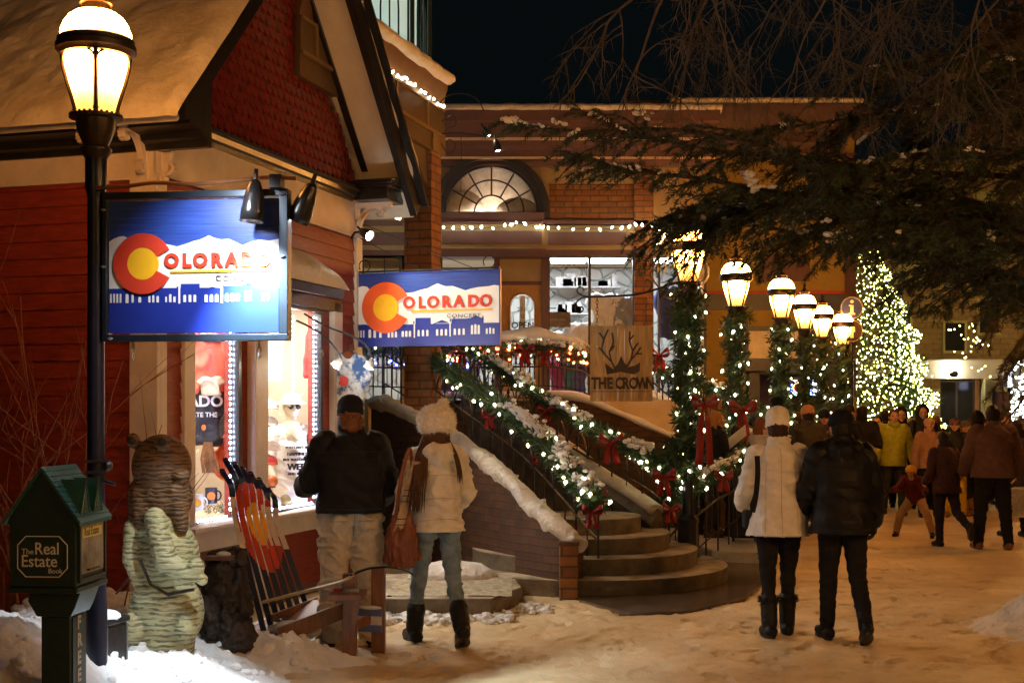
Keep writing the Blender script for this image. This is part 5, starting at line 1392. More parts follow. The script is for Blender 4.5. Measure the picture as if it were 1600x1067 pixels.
# garland right of the sign, going down behind the first lamp
g3 = polyline([at(a,b,c) for a,b,c in ((1018,565,17.6),(1050,590,17.6),(1090,600,17.6),(1135,615,17.7),(1180,640,17.8),(1240,655,17.9))],40)
railing('iron railing sloping down behind the first garlanded lamp post', lower(g3,.0), .7, 22)
garland('garland on the sloping railing behind the first garlanded lamp post', g3, .09, 2600, 44, gl_, snow=[(.3,.7,.03)], seed=34)
g4 = polyline([at(a,b,c) for a,b,c in ((1040,798,13.6),(1062,775,13.7),(1090,758,13.8),(1120,735,14.2),(1150,720,14.8),(1162,700,15.5))],40)
railing('short iron railing beside the foot of the first garlanded lamp post', lower(g4,.0), .85, 14)
garland('short swagged garland beside the foot of the first garlanded lamp post', g4, .07, 1800, 20, gl_, snow=[(.05,.9,.03)], seed=35)
g5 = polyline([at(a,b,c) for a,b,c in ((1047,690,13.55),(1056,720,13.5),(1052,755,13.5),(1040,785,13.5),(1018,795,13.6))],30)
garland('loop of garland hanging at the lower end of the right stair rail', g5, .08, 1800, 14, gl_, seed=36)
bows = [(765,650,13.85,.30,'red bow on the left stair garland, highest one, hanging by the railing bars'),(836,715,13.0,.14,'tiny red bow tail half hidden under the left stair garland'),(866,684,14.7,.14,'tiny red bow just above the snow clumps of the left stair garland'),(925,800,12.0,.32,'red bow at the bottom end of the left stair garland'),(940,772,12.1,.18,'small red bow tucked at the snowy lower tip of the left stair garland'),(853,642,14.7,.32,'red bow in the middle of the right stair garland'),(955,692,13.75,.46,'big red bow on the right stair garland near its lower end'),(1037,745,13.2,.40,'red bow where the right stair garland meets the hanging loop'),(820,548,17.0,.42,'red bow on the terrace garland left of the wooden sign'),(850,555,17.0,.3,'smaller red bow just right of the big bow on the terrace garland'),(722,552,17.0,.34,'dark red bow on the terrace garland below the far shop sign'),(1030,555,16.9,.42,'red bow to the right of the wooden sign'),(1048,795,13.3,.30,'red bow low on the short garland beside the lamp foot'),(1130,745,14.0,.34,'red bow on the swagged garland to the right of the first garlanded post')]
for a,b,c,s,l in bows: bow(l, at(a,b,c), s*.52)
M_stripe = mat('striped_ribbon',(0.5,0.02,0.02),.5,.3,60,col2=(0.6,0.55,0.5),thr=(.48,.52),streak=(1,1,3))
bow('long dark red ribbon hanging from the first garlanded lamp post', at(1100,632,13.3), .24, group='long ribbons on the lamp posts', tail=3.0)
bow('long bright red ribbon on the second garlanded lamp post', at(1160,640,16.2), .30, group='long ribbons on the lamp posts', tail=2.6)

# ------------------------------------------------------------ back shop facade (Y = 22)
YB = 22.0
bs = thing('terrace_shop', 'purple and cream fronted brick shop with arched fan window across the terrace', 'shop', (0,YB,0), 0)
BX = lambda px, Y=YB: gx(px, Y)
BZ = lambda py, Y=YB: gz(py, Y)
M_purple = mat('dusty_purple_paint',(0.12,0.058,0.060),.5,.15,6)
M_cream2 = mat('ochre_cream_paint',(0.34,0.26,0.13),.5,.12,5)
M_dkfr = mat('dark_window_frame',(0.03,0.025,0.03),.4,.2,8)
M_tan = mat('tan_stucco',(0.33,0.24,0.13),.7,.15,5)
def fb_(m, px0, py0, px1, py1, d0, d1=0.0):
    m.box(BX(px0), -d0, BZ(py1), BX(px1), -d1, BZ(py0)); return m
w = MB()
for r in ((540,250,690,420),(1018,250,1100,400),(845,250,1018,400),(690,335,845,404),(540,430,562,640),(628,400,690,640),(540,400,628,404)): fb_(w,*r,.0,-.3)
w.build('wall', M_tan, bs)
m = MB(); fb_(m,858,288,992,346,.03,0); m.build('brick_panel', M_brick, bs)
m = MB(); fb_(m,990,262,1020,640,.12,0); m.build('brick_pier', M_brick, bs)
m = MB()
prof = [(0,BZ(262)),(-.10,BZ(262)),(-.12,BZ(255)),(-.25,BZ(250)),(-.27,BZ(240)),(-.42,BZ(236)),(-.44,BZ(228)),(-.55,BZ(226)),(-.60,BZ(205)),(-.70,BZ(203)),(-.72,BZ(187)),(0,BZ(187))]
m.prism(prof, BX(560), BX(1115), 'x'); m.build('cornice', M_purple, bs)
m = MB(); 
for a, b, d in ((226,230,.56),(250,253,.27)): m.box(BX(562),-d-.012,BZ(b),BX(1113),-d+.02,BZ(a))
m.build('cornice_fillet', mat('pale_fillet',(0.62,0.50,0.38),.4,.1,5), bs)
sn = MB(); q = [Vector((lerp(BX(560),BX(1118),i/90),-.5,BZ(183)+.02*mnoise.noise(Vector((i*.3,0,0))))) for i in range(91)]; sn.tube(q,[(.09,.28)]*91,8,up=(0,0,1)); sn.build('roof_snow', M_snow2, bs, smooth=180)
m = MB(); fb_(m,845,262,992,288,.05,0); m.build('frieze', M_cream2, bs)
m = MB(); fb_(m,560,262,692,300,.05,0); m.build('frieze', M_cream2, bs)
# arched window
cx, cz, Ro, Ri = BX(768), BZ(333), (850-686)/2000*YB/2, (838-698)/2000*YB/2
m = MB(); n = 40
def arc(r, k): a = PI*k/n; return (cx+r*math.cos(a), cz+r*math.sin(a))
for (ra, rb, d) in ((Ro+.10,Ro,.20),(Ro,Ri+.05,.14),(Ri+.05,Ri,.10)):
    for k in range(n): m.prism([arc(ra,k),arc(ra,k+1),arc(rb,k+1),arc(rb,k)], -d, .05, 'y')
m.box(cx-Ro-.1,-.16,cz-.10,cx+Ro+.1,.05,cz); aw_ = m.build('arched_window', M_dkfr, bs, smooth=0)
m = MB()
for (a0,a1) in ((0,n),):
    w0 = [(cx+ (Ro+1.0)*(-1), cz-.0)]
m = MB()
# spandrel wall around the arch
for k in range(n):
    a = arc(Ro+.09,k); b = arc(Ro+.09,k+1); zt = BZ(250)
    m.prism([a,b,(b[0],zt),(a[0],zt)], -.02, .2, 'y')
m.box(BX(680),-.02,cz-.05,cx-Ro-.08,.2,BZ(250)); m.box(cx+Ro+.08,-.02,cz-.05,BX(858),.2,BZ(250))
m.build('spandrel', M_cream2, bs, smooth=0)
m = MB()
for r in (Ri*.38, Ri*.72):
    m.tube([Vector((cx+r*math.cos(PI*k/30),-.06,cz+r*math.sin(PI*k/30))) for k in range(31)],.014,6)
for k in range(1,6):
    a = PI*k/6; m.tube([Vector((cx+Ri*.38*math.cos(a),-.06,cz+Ri*.38*math.sin(a))),Vector((cx+Ri*math.cos(a),-.06,cz+Ri*math.sin(a)))],.014,6)
m.build('muntins', M_dkfr, aw_)
m = MB(); m.prism([(cx+Ri*math.cos(PI*k/30),cz+Ri*math.sin(PI*k/30)) for k in range(31)],-.03,-.02,'y'); m.build('pane', M_glass, aw_)
m = MB(); m.box(cx-1.0,.9,cz-.4,cx+1.0,.95,cz+1.3); m.box(cx-1,-.0,cz-.42,cx+1,.9,cz-.40); m.sph((cx-.5,.6,cz+.15),(.35,.2,.35),14,10); m.sph((cx+.45,.5,cz+.05),(.4,.2,.3),14,10); m.build('inner_wall', mat('attic_plaster',(0.5,0.42,0.34),.8,.4,3), aw_)
m = MB(); m.box(cx-.5,.2,cz-.36,cx+.5,.5,cz-.34); m.build('attic_light', emit('attic_glow',(1.0,.84,.68),40), aw_)
# bands
m = MB()
for r in ((690,335,850,350,.22),(690,350,848,354,.30),(850,346,1012,352,.12),(690,392,852,400,.30),(690,400,858,405,.36),(852,392,1012,402,.14),(560,392,690,400,.1)): fb_(m,*r,0)
for x0_,x1_,d in ((692,846,.24),(856,1008,.10),(565,686,.06)):
    fb_(m,x0_,364,x1_,384,d+.015,0)
m.build('purple_band', M_purple, bs)
m = MB()
for x0_,x1_,d in ((688,850,.22),(850,1012,.08),(560,688,.05)): fb_(m,x0_,354,x1_,392,d,0)
fb_(m,560,330,630,345,.06,0); m.build('cream_band', M_cream2, bs)
m = MB(); fb_(m,560,345,630,354,.08,0); fb_(m,560,310,630,330,.05,0); m.build('purple_panel', M_purple, bs)
# transom, door
m = MB(); fb_(m,780,405,848,440,.02,0); m.build('transom_panel', M_cream2, bs)
m = MB(); fb_(m,780,440,848,446,.05,0); fb_(m,772,404,781,640,.05,0); fb_(m,846,400,858,640,.08,0); m.build('door_frame', M_purple, bs)
M_oak = mat('golden_oak_door',(0.42,0.20,0.045),.35,.25,6,streak=(8,8,1),col2=(.52,.28,.08))
dcx, dr = BX(816), (836-797)/2000*YB/2; dz1 = BZ(459)-dr; dz0 = BZ(600)
m = MB(); zt = BZ(446); xa, xb = BX(781), BX(846); zb_ = TZ
m.box(xa,-.02,zb_,dcx-dr,.03,zt); m.box(dcx+dr,-.02,zb_,xb,.03,zt); m.box(dcx-dr,-.02,zb_,dcx+dr,.03,dz0)
for k in range(16):
    a = PI*k/16; b = PI*(k+1)/16; A = (dcx+dr*math.cos(a),dz1+dr*math.sin(a)); B = (dcx+dr*math.cos(b),dz1+dr*math.sin(b)); m.prism([A,B,(B[0],zt),(A[0],zt)],-.02,.03,'y')
door = m.build('door', M_oak, bs, smooth=0)
m = MB(); m.tube([Vector((dcx+dr,-.03,dz0))]+[Vector((dcx+dr*math.cos(PI*k/16),-.03,dz1+dr*math.sin(PI*k/16))) for k in range(17)]+[Vector((dcx-dr,-.03,dz0))],.014,6); m.build('moulding', M_oak, door)
m = MB(); m.box(dcx-dr,.0,dz0,dcx+dr,.006,dz1+dr); m.build('pane', M_glass, door)
text('211', .11, M_blacktrim, door, (dcx-.09,-.03,BZ(487)), ext=.002); text('G', .09, M_blacktrim, door, (dcx-.03,-.03,BZ(497)), ext=.002)
op = text('OPEN', .15, M_blacktrim, door, (dcx-.19,-.04,BZ(513)), ext=.003, off=.004)
m = MB(); m.box(dcx-.045,-.01,dz0,dcx+.05,-.006,BZ(462)); m.build('paper_strip', mat('paper',(0.7,0.68,0.62),.7), door)
# shop window
m = MB()
for r in ((856,400,990,403),(919,403,923,640),(856,403,859,640),(988,403,990,640)): fb_(m,*r,.05,-.05)
wn = m.build('window_frame', M_dkfr, bs)
m = MB(); m.box(BX(859),.0,TZ,BX(988),.006,BZ(403)); m.build('pane', M_glass, wn)
m = MB()
for r in ((1028,395,1031,640),(1062,395,1066,640),(1020,392,1100,396)): fb_(m,*r,.05,-.05)
wn2 = m.build('window_frame', M_dkfr, bs); m = MB(); m.box(BX(1031),.0,TZ,BX(1098),.006,BZ(396)); m.build('pane', M_glass, wn2)
m = MB()
for r in ((566,402,569,432),(600,402,602,432),(624,402,627,432),(566,428,627,432)): fb_(m,*r,.05,-.05)
wn3 = m.build('window_frame', M_dkfr, bs); m = MB(); m.box(BX(569),.0,BZ(430),BX(624),.006,BZ(403)); m.build('pane', M_glass, wn3)
# interior
def stonemat():
    m = bpy.data.materials.new('fieldstone'); m.use_nodes = True; nt = m.node_tree; N = nt.nodes; L = nt.links; b = N['Principled BSDF']
    tc = N.new('ShaderNodeTexCoord'); v = N.new('ShaderNodeTexVoronoi'); v.feature = 'DISTANCE_TO_EDGE'; v.inputs['Scale'].default_value = 3.6; L.new(tc.outputs['Object'], v.inputs[0])
    v2 = N.new('ShaderNodeTexVoronoi'); v2.inputs['Scale'].default_value = 3.6; L.new(tc.outputs['Object'], v2.inputs[0])
    rp = N.new('ShaderNodeValToRGB'); rp.color_ramp.elements[0].position = .02; rp.color_ramp.elements[1].position = .06; L.new(v.outputs[0], rp.inputs[0])
    r2 = N.new('ShaderNodeValToRGB'); r2.color_ramp.elements[0].color = (.30,.33,.34,1); r2.color_ramp.elements[1].color = (.42,.42,.40,1); L.new(v2.outputs['Color'], r2.inputs[0])
    mx = N.new('ShaderNodeMixRGB'); mx.inputs[1].default_value = (.34,.35,.34,1); L.new(rp.outputs[0], mx.inputs[0]); L.new(r2.outputs[0], mx.inputs[2]); L.new(mx.outputs[0], b.inputs['Base Color'])
    bp = N.new('ShaderNodeBump'); bp.inputs['Distance'].default_value = .05; L.new(rp.outputs[0], bp.inputs['Height']); L.new(bp.outputs[0], b.inputs['Normal'])
    return m
rm = MB(); rm.box(BX(540),2.4,TZ-.05,BX(1100),2.5,BZ(395)); rm.build('stone_back_wall', stonemat(), bs)
rm = MB(); rm.box(BX(540),.31,BZ(394),BX(1100),2.4,BZ(392)); rm.box(BX(540),.05,TZ-.1,BX(1100),2.4,TZ); rm.box(BX(535),.05,TZ,BX(540),2.4,BZ(395)); rm.box(BX(1098),.1,TZ,BX(1101),2.4,BZ(396)); rm.build('room', M_winter, bs)
M_coolroom = emit('cool_shop_light',(0.86,.95,1.0),13)
for a, b in ((575,680),(790,850),(865,920),(930,985),(1035,1090)):
    l = MB(); l.box(BX(a),.6,BZ(396)-.02,BX(b),1.3,BZ(396)+.01); l.build('ceiling_light', M_coolroom, bs)
for z_ in (2.9,3.5,4.0):
    l = MB(); l.box(BX(865),1.9,z_,BX(985),2.2,z_+.03)
    for k_ in range(14):
        xx = random.uniform(BX(866),BX(980)); l.box(xx,1.92,z_+.03,xx+random.uniform(.08,.2),2.15,z_+random.uniform(.08,.28))
    l.build('stock_shelf', mat('shelf_stock',(.22,.24,.30),.7,.4,5,col2=(.5,.45,.40)), bs)
l = MB(); l.box(BX(940),2.3,BZ(470),BX(975),2.38,BZ(440)); l.build('wall_picture', mat('picture_blue',(.12,.18,.35),.4,.6,5,col2=(.5,.4,.45)), bs)
# clothes on racks
def bthing(name, label, cat, px, py, dy, group=None, rz=0):
    Y = YB+dy; return thing(name, label, cat, at(px,py,Y), rz, group)
for i,(px,py,c,lab) in enumerate(((940,500,(.7,.7,.68),'white sweatshirt on a hanger, left one in the bright shop window'),(958,503,(.72,.72,.72),'white sweatshirt on a hanger, right one in the bright shop window'),(975,505,(.3,.32,.36),'grey sweater at the right end of the clothes rack'),(880,560,(.66,.66,.66),'pale shirt low on the rack left of the wooden sign'),(905,545,(.68,.68,.68),'white shirt behind the scroll of the sign bracket'),(1045,520,(.03,.05,.22),'navy coat in the narrow window beside the brick pier'),(1075,520,(.12,.15,.2),'slate jacket behind the first garlanded lamp post'))):
    t = bthing('sweatshirt' if i < 5 else 'coat', lab, 'clothing', px, py+8, .5, 'clothes in the terrace shop')
    cloth(tee(.34,.55 if i < 5 else .9), .10, m=fmat('rack%d'%i, c), parent=t, name='fabric', seed=i+40)
    h = .55 if i < 5 else .9
    m = MB(); m.tube([(-.08,0,h*.98),(0,0,h+.06),(.08,0,h*.98)],.006,5); m.tube([(0,0,h+.06),(0,0,h+.12)],.005,5); m.build('hanger', M_iron, t)
t = bthing('window_notice', 'grey brown notice board standing low in the shop window', 'notice', 857, 511, .12); m = MB(); m.box(0,0,0,.38,.02,.26); m.build('board', mat('notice_brown',(.16,.13,.12),.6,.4,9), t); text('SUNGLASSES',.05,mat('notice_ink',(.4,.4,.4),.6),t,(.02,-.002,.11),ext=.001)
text('SUNGLASSES', .17, mat('faint_letter',(0.35,0.38,0.38),.5), wn, (BX(863),-.012,BZ(418)), ext=.001, sx=.62)
# lower level lit colours behind the terrace bars
for i,(px,c,lab) in enumerate(((700,(.10,.06,.35),'violet shirt behind the terrace bars, leftmost'),(716,(.05,.25,.3),'teal shirt behind the terrace bars'),(735,(.2,.3,.33),'pale teal shirt left of the door'),(870,(.3,.04,.2),'magenta shirt low in the terrace window'),(890,(.05,.2,.25),'dark teal shirt low in the terrace window'),(905,(.1,.08,.3),'purple shirt low in the terrace window, next to the wooden sign'))):
    t = bthing('shirt', lab, 'clothing', px, 612, -.15 if px < 800 else .3, 'coloured shirts behind the terrace bars')
    cloth(tee(.20,.55), .08, m=fmat('low%d'%i, c), parent=t, name='fabric', seed=i+60)
# light strings
def light_string(label, pts, n, proto, sag=.02, group='fairy light strings', sc=1.0, jit=.02):
    t = thing('light_string', label, 'light string', pts[0], 0, group); P = polyline(pts, 60); P = [p-pts[0] for p in P]
    m = MB(); m.tube(P,.004,4); m.build('wire', M_iron, t)
    for k in range(n):
        u = (k+.5)/n*59+random.uniform(-.2,.2); u = max(0,min(58.9,u)); j = int(u); put_bulb(t, P[j].lerp(P[j+1],u-j)+Vector((0,-.03,random.uniform(-jit,jit))), proto, sc*random.uniform(.8,1.2))
    return t
BULB_S = bulb_proto(.022, emit('string_bulb',(1.0,.93,.62),12,False))
light_string('row of small lights along the band under the arched window', [at(688,355,21.6),at(720,358,21.6),at(750,357,21.6),at(790,354,21.6),at(810,348,21.6),at(845,357,21.6)], 11, BULB_S)
light_string('row of small lights to the right of the arched window, ending at the pine branches', [at(843,356,21.7),at(860,357,21.7),at(920,358,21.7),at(970,357,21.7),at(1000,351,21.7),at(1035,360,21.7)], 14, BULB_S)
light_string('dense light string seen between the red shop and the brick pier', [at(565,322,20.5),at(590,332,20.5),at(632,341,20.5)], 20, BULB_S, sc=1.1, jit=.05)
# chimney block and right wing roof
m = MB(); fb_(m,985,135,1042,190,-1.0,-2.0); m.build('chimney', M_brickd, bs)
# iron hanging lamp bracket from pier, projecting lamps in the pine
hb_ = thing('hoop_bracket', 'thin black iron hoop bracket with scrolls on the near brick pier', 'bracket', at(684,210,15.2), 0)
ho = at(684,210,15.2)
for pts, r in ((((684,165),(700,150),(725,147),(745,155),(757,175)),.007),(((684,210),(720,208),(770,215)),.008),(((684,215),(700,240),(712,228),(702,218),(696,228)),.006),(((690,190),(708,180),(712,195),(700,200)),.006),(((720,208),(721,240),(720,300)),.004)):
    m = MB(); m.tube(polyline([at(a,b,15.2)-ho for a,b in pts],20),r,6); m.build('scroll', M_iron, hb_)
sw = thing('wall_spotlights', 'two small dark spotlights shining down from the hoop bracket', 'spotlight', at(765,205,15.4), 0)
so = at(765,205,15.4)
head(sw, at(757,203,15.4)-so, (.5,-.1,-.8), .10, .04, emit('small_spot',(1.0,.8,.5),40)); head(sw, at(775,222,15.4)-so, (.2,-.1,-.9), .12, .045, MATS['small_spot'])

# ------------------------------------------------------------ brick tower with glass lantern
tb = thing('brick_tower', 'brick corner pier with heavy cornice, lights and a lit glass cupola above the red shop', 'tower', (-.945,15.0,0), SA)
# local x: away along u, local y: left
m = MB(); m.box(0,0,-.1,.34,.34,4.95); m.build('pier', M_brick, tb, bevel=.004)
# local frame: pixel column 697 is the cornice's far corner
m = MB(); prof = [(0.0,4.95),(-.03,4.95),(-.03,5.2),(-.08,5.22),(-.08,5.30),(-.20,5.55),(-.22,5.60),(-.22,5.66),(0,5.70)]
M_tow = mat('tower_trim_paint',(0.10,0.062,0.026),.5,.2,6)
m.prism([(-.0,4.95),(-.03,4.95),(-.03,5.30),(0,5.30)], -3.5, .38, 'x'); m.box(-3.5,0,4.95,.38,.5,5.3); m.build('frieze', M_tow, tb)
m = MB()
for x0_ in (-3.2,-2.2,-1.2,-.25): m.box(x0_,-.05,4.98,x0_+.04,-.03,5.28)
m.box(-3.5,-.055,4.95,.345,-.03,4.985); m.box(-3.5,-.05,5.27,.345,-.03,5.30); m.box(-.04,-.04,4.75,.38,.38,4.95); m.build('frieze_panels', mat('tower_gold_trim',(.22,.14,.06),.5,.2,6), tb)
m = MB(); m.prism([(.5,5.30),(-.02,5.30),(-.025,5.36),(-.04,5.40),(-.05,5.47),(-.075,5.53),(-.08,5.60),(.5,5.60)], -3.5, .35, 'x'); m.build('cornice', mat('tower_cornice',(0.15,0.07,0.035),.4,.2,6), tb)
m = MB(); m.box(-3.5,-.02,4.75,0.0,.3,4.95); m.prism([(0,4.75),(0,4.3),(-.5,4.75)], .05,.28,'y'); m.build('soffit', M_tow, tb)
sn = MB(); q = [Vector((lerp(-3.4,.34,i/40),-.02+.05*mnoise.noise(Vector((i*.4,0,0))),5.66)) for i in range(41)]; sn.tube(q,[(.08+.03*mnoise.noise(p*4),.16) for p in q],10,up=(0,0,1)); sn.build('snow', M_roofsnow, tb, smooth=180)
for k in range(22):
    put_bulb(tb, Vector((lerp(-2.6,.33,k/21),-.05+random.uniform(-.02,.02),5.33+random.uniform(-.03,.03))), BULB_S, .7)
# cupola: ring of tall arched lights
def cup():
    cx_, cy_, r, z0, z1 = -.35,.90,.95,5.62,7.8
    m = MB(); n = 10
    fr_ = MB()
    for k in range(n):
        a0 = 2*PI*k/n; a1 = 2*PI*(k+1)/n
        A = Vector((cx_+r*math.cos(a0),cy_+r*math.sin(a0),0)); B = Vector((cx_+r*math.cos(a1),cy_+r*math.sin(a1),0))
        fr_.tube([A+Vector((0,0,z0)),A+Vector((0,0,z1))],.022,6)
        mid = (A+B)/2
        q = [A.lerp(B,.5-.42*math.cos(PI*j/12))+Vector((0,0,z0+1.05+.55*math.sin(PI*j/12))) for j in range(13)]
        fr_.tube([q[0]-Vector((0,0,1.05))]+q+[q[-1]-Vector((0,0,1.05))],.014,5)
        q = [A.lerp(B,.5-.2*math.cos(PI*j/10))+Vector((0,0,z0+.55+.35*math.sin(PI*j/10))) for j in range(11)]
        fr_.tube([q[0]-Vector((0,0,.55))]+q+[q[-1]-Vector((0,0,.55))],.011,5); fr_.tube([mid+Vector((0,0,z0)),mid+Vector((0,0,z1))],.010,5)
        m.add([A+Vector((0,0,z0)),B+Vector((0,0,z0)),B+Vector((0,0,z1)),A+Vector((0,0,z1))],[(0,1,2,3)])
    o = fr_.build('cupola_frame', mat('cupola_dark',(0.02,0.04,0.04),.4), tb)
    m.build('glass', M_glass, o)
    c = MB(); c.lathe([(.80,z0),(.80,z1)],24,(cx_,cy_,0)); c.build('inner_glow', emit('glowing_blind',(.30,.52,.47),.42), o)  # surface made to glow in place of the cupola's lit inside
    l = MB(); l.lathe([(.84,z0+.02),(.88,z0+.03),(.88,z0+.05),(.84,z0+.05)],24,(cx_,cy_,0)); l.build('light_ring', emit('teal_uplight',(.75,1.0,.92),6), o)
cup()

# ------------------------------------------------------------ yellow building (Y = 24.5)
YY = 27.5
yb = thing('yellow_building', 'mustard yellow building with red stripe, wide eaves and a blank white sign board', 'building', (0,YY,0), 0)
YX = lambda px: gx(px,YY); YZ = lambda py: gz(py,YY)
def ybx(m, px0,py0,px1,py1,d0,d1=0): m.box(YX(px0),-d0,YZ(py1),YX(px1),-d1,YZ(py0)); return m
M_yel = mat('mustard_stucco',(0.30,0.22,0.05),.7,.12,4,bump=.2,bs=60)
M_slate = mat('slate_blue_paint',(0.06,0.08,0.14),.5,.15,5)
M_dkplum = mat('dark_plum_paint',(0.10,0.05,0.06),.5,.2,5)
m = MB(); ybx(m,1100,200,1338,580,0,-4); ybx(m,1100,580,1165,645,0,-4); m.box(YX(1335),0,-.1,YX(1338),4,YZ(200)); m.box(YX(1100),0,-.1,YX(1165),1,YZ(645)); m.build('wall', M_yel, yb)
m = MB(); ybx(m,1098,455,1322,459,.05); m.build('red_stripe', mat('stripe_red',(0.45,0.03,0.03),.5), yb)
m = MB(); ybx(m,1098,459,1322,472,.04); ybx(m,1098,472,1322,485,.06); m.build('blue_band', M_slate, yb)
m = MB(); ybx(m,1162,510,1320,580,.10); ybx(m,1140,510,1146,645,.06); m.build('sign_fascia', M_slate, yb)
m = MB(); ybx(m,1168,518,1245,560,.14,.10); m.build('white_board', mat('snowy_board',(0.66,0.66,0.66),.6,.15,4), yb)
m = MB(); ybx(m,1180,398,1265,440,.03); m.build('plum_window', M_dkplum, yb)
m = MB(); ybx(m,1262,210,1300,300,.02); m.build('plum_window', M_dkplum, yb)
m = MB(); ybx(m,1320,240,1337,620,.06); m.build('corner_pilaster', M_dkplum, yb)
# ground floor recess and columns
m = MB(); m.box(YX(1165),2.5,-.1,YX(1335),2.6,YZ(580)); m.build('recess_wall', M_dkplum, yb)
for px in (1180,1300): m = MB(); m.box(YX(px)-.12,.1,-.1,YX(px)+.12,.35,YZ(580)); m.build('column', M_slate, yb, bevel=.01)
m = MB(); prof = [(0,YZ(240)),(-.15,YZ(236)),(-.2,YZ(225)),(-.75,YZ(218)),(-.85,YZ(200)),(-.9,YZ(178)),(0,YZ(160))]
m.prism(prof, YX(1040), YX(1318), 'x'); m.prism([(YX(1318),YZ(178)),(YX(1318),YZ(200)),(YX(1336),YZ(222)),(YX(1356),YZ(214)),(YX(1340),YZ(178))], -.9, 3, 'y'); m.build('eaves', M_dkplum, yb)
sn = MB(); q = [Vector((lerp(YX(1040),YX(1325),i/60),-.75,YZ(172)+.02*mnoise.noise(Vector((i*.4,1,0))))) for i in range(61)]+[Vector((YX(1345),-.6,YZ(195)))]; sn.tube(q,[(.07,.2)]*62,8,up=(0,0,1)); sn.build('roof_snow', M_snow2, yb, smooth=180)
m = MB(); ybx(m,1020,250,1100,645,-.5,-1); m.build('side_wall', M_tan, yb)
m = MB(); ybx(m,1090,380,1103,600,.08,-.3); m.build('drain_pilaster', M_slate, yb)
# neon signs in the recess
M_neonb = emit('neon_blue',(.08,.22,1.0),9,False); M_neonw = emit('neon_white',(.8,.9,1.0),6,False); M_neono = emit('neon_orange',(1.0,.35,.08),6,False)
ns = thing('neon_sign', 'round blue and orange neon window sign under the yellow building', 'neon sign', at(1247,606,28.0), 0)
m = MB(); m.lathe([(.13,-.01),(.13,.01)],24); 
def ring(r, z, mm, par, y=-.02):
    m = MB(); m.tube([Vector((r*math.cos(a),y,r*math.sin(a))) for a in [k*PI/14 for k in range(29)]],.010,5); m.build('tube', mm, par)
ring(.16,0,M_neonb,ns); ring(.11,0,M_neono,ns); m = MB(); m.box(-.19,0,-.19,.19,.02,.19); m.build('backing', M_dkplum, ns)
n2_ = thing('neon_sign', 'square blue bordered neon window sign, right of the round one', 'neon sign', at(1285,606,28.0), 0)
m = MB(); m.tube([(-.26,-.02,-.15),(.22,-.02,-.15),(.22,-.02,.17),(-.26,-.02,.17),(-.26,-.02,-.15)],.010,5); m.build('tube', M_neonb, n2_)
m = MB(); m.box(-.26,0,-.15,.22,.02,.17); m.build('backing', M_slate, n2_); m = MB(); m.box(-.22,-.02,.06,.0,-.01,.13); m.box(-.22,-.02,-.1,.02,-.01,-.04); m.build('lettering', M_neonw, n2_)
lt = thing('eave_light_bar', 'short glowing light bar under the eaves beside the pine branches', 'lamp', at(1035,375,21.4), 0)
m = MB(); m.tube([at(1027,382,21.4)-at(1035,375,21.4), at(1040,364,21.4)-at(1035,375,21.4)],.035,8); m.build('tube', emit('bar_glow',(1.0,.70,.30),14,False), lt); m = MB(); m.box(-.6,0,.03,-.45,.1,.15); m.build('mount', M_swhite, lt)
# round medallion sign behind first lamp
md = thing('medallion_sign', 'round pale carved sign behind the first garlanded lamp lantern', 'sign', at(1085,425,19.0), 0)
m = MB(); m.tube([Vector((.19*math.cos(a),0,.19*math.sin(a))) for a in [k*PI/16 for k in range(33)]],.035,8); m.build('rim', mat('aged_rim',(.22,.2,.2),.5,.4,15), md)
m = MB(); m.tube([(0,-.01,0),(0,.02,0)],[.15,.15],28); m.build('plate', mat('aged_plate',(.3,.22,.18),.5,.5,12,col2=(.55,.5,.5)), md); m = MB(); m.tube([(0,0,.2),(0,0,.42)],.006,5); m.build('chain', M_iron, md)
# info signs
for py, lab, kind in ((481,'round dark blue information sign with a white letter i','i'),(517,'round brown restroom sign with a white standing figure below the information sign','p')):
    t = thing('round_sign', lab, 'sign', at(1331,py,23.9), 0)
    m = MB(); m.tube([(0,0,0),(0,.03,0)],[.21,.21],36); m.build('disc', mat('info_blue' if kind == 'i' else 'info_brown',(.03,.05,.25) if kind == 'i' else (.05,.025,.02),.4), t)
    m = MB(); m.tube([Vector((.20*math.cos(a),-.005,.20*math.sin(a))) for a in [k*PI/18 for k in range(37)]],.011,6); m.build('rim', MATS['aged_rim'], t)
    m = MB()
    if kind == 'i':
        m.box(-.03,-.012,-.10,.03,-.002,.05); m.box(-.06,-.012,-.125,.06,-.002,-.10); m.box(-.055,-.012,.03,.0,-.002,.055); m.tube([(0,-.002,.115),(0,-.012,.115)],.032,14)
    else:
        m.tube([(0,-.002,.115),(0,-.012,.115)],.03,14); m.prism([(-.05,.08),(.05,.08),(.06,-.02),(.03,-.02),(.03,-.13),(-.03,-.13),(-.03,-.02),(-.06,-.02)],-.012,-.002,'y')
    m.build('symbol', M_swhite, t)
sgp = thing('sign_post', 'dark post carrying the two round signs', 'post', (gx(1331,23.95),23.95,0), 0); m = MB(); m.tube([(0,.06,-.05),(0,.06,gz(470,24))],.05,8); m.build('pole', M_iron, sgp); m = MB(); m.box(-.12,.02,gz(560,24),.12,.05,gz(545,24)); m.build('cross_plate', M_iron, sgp)

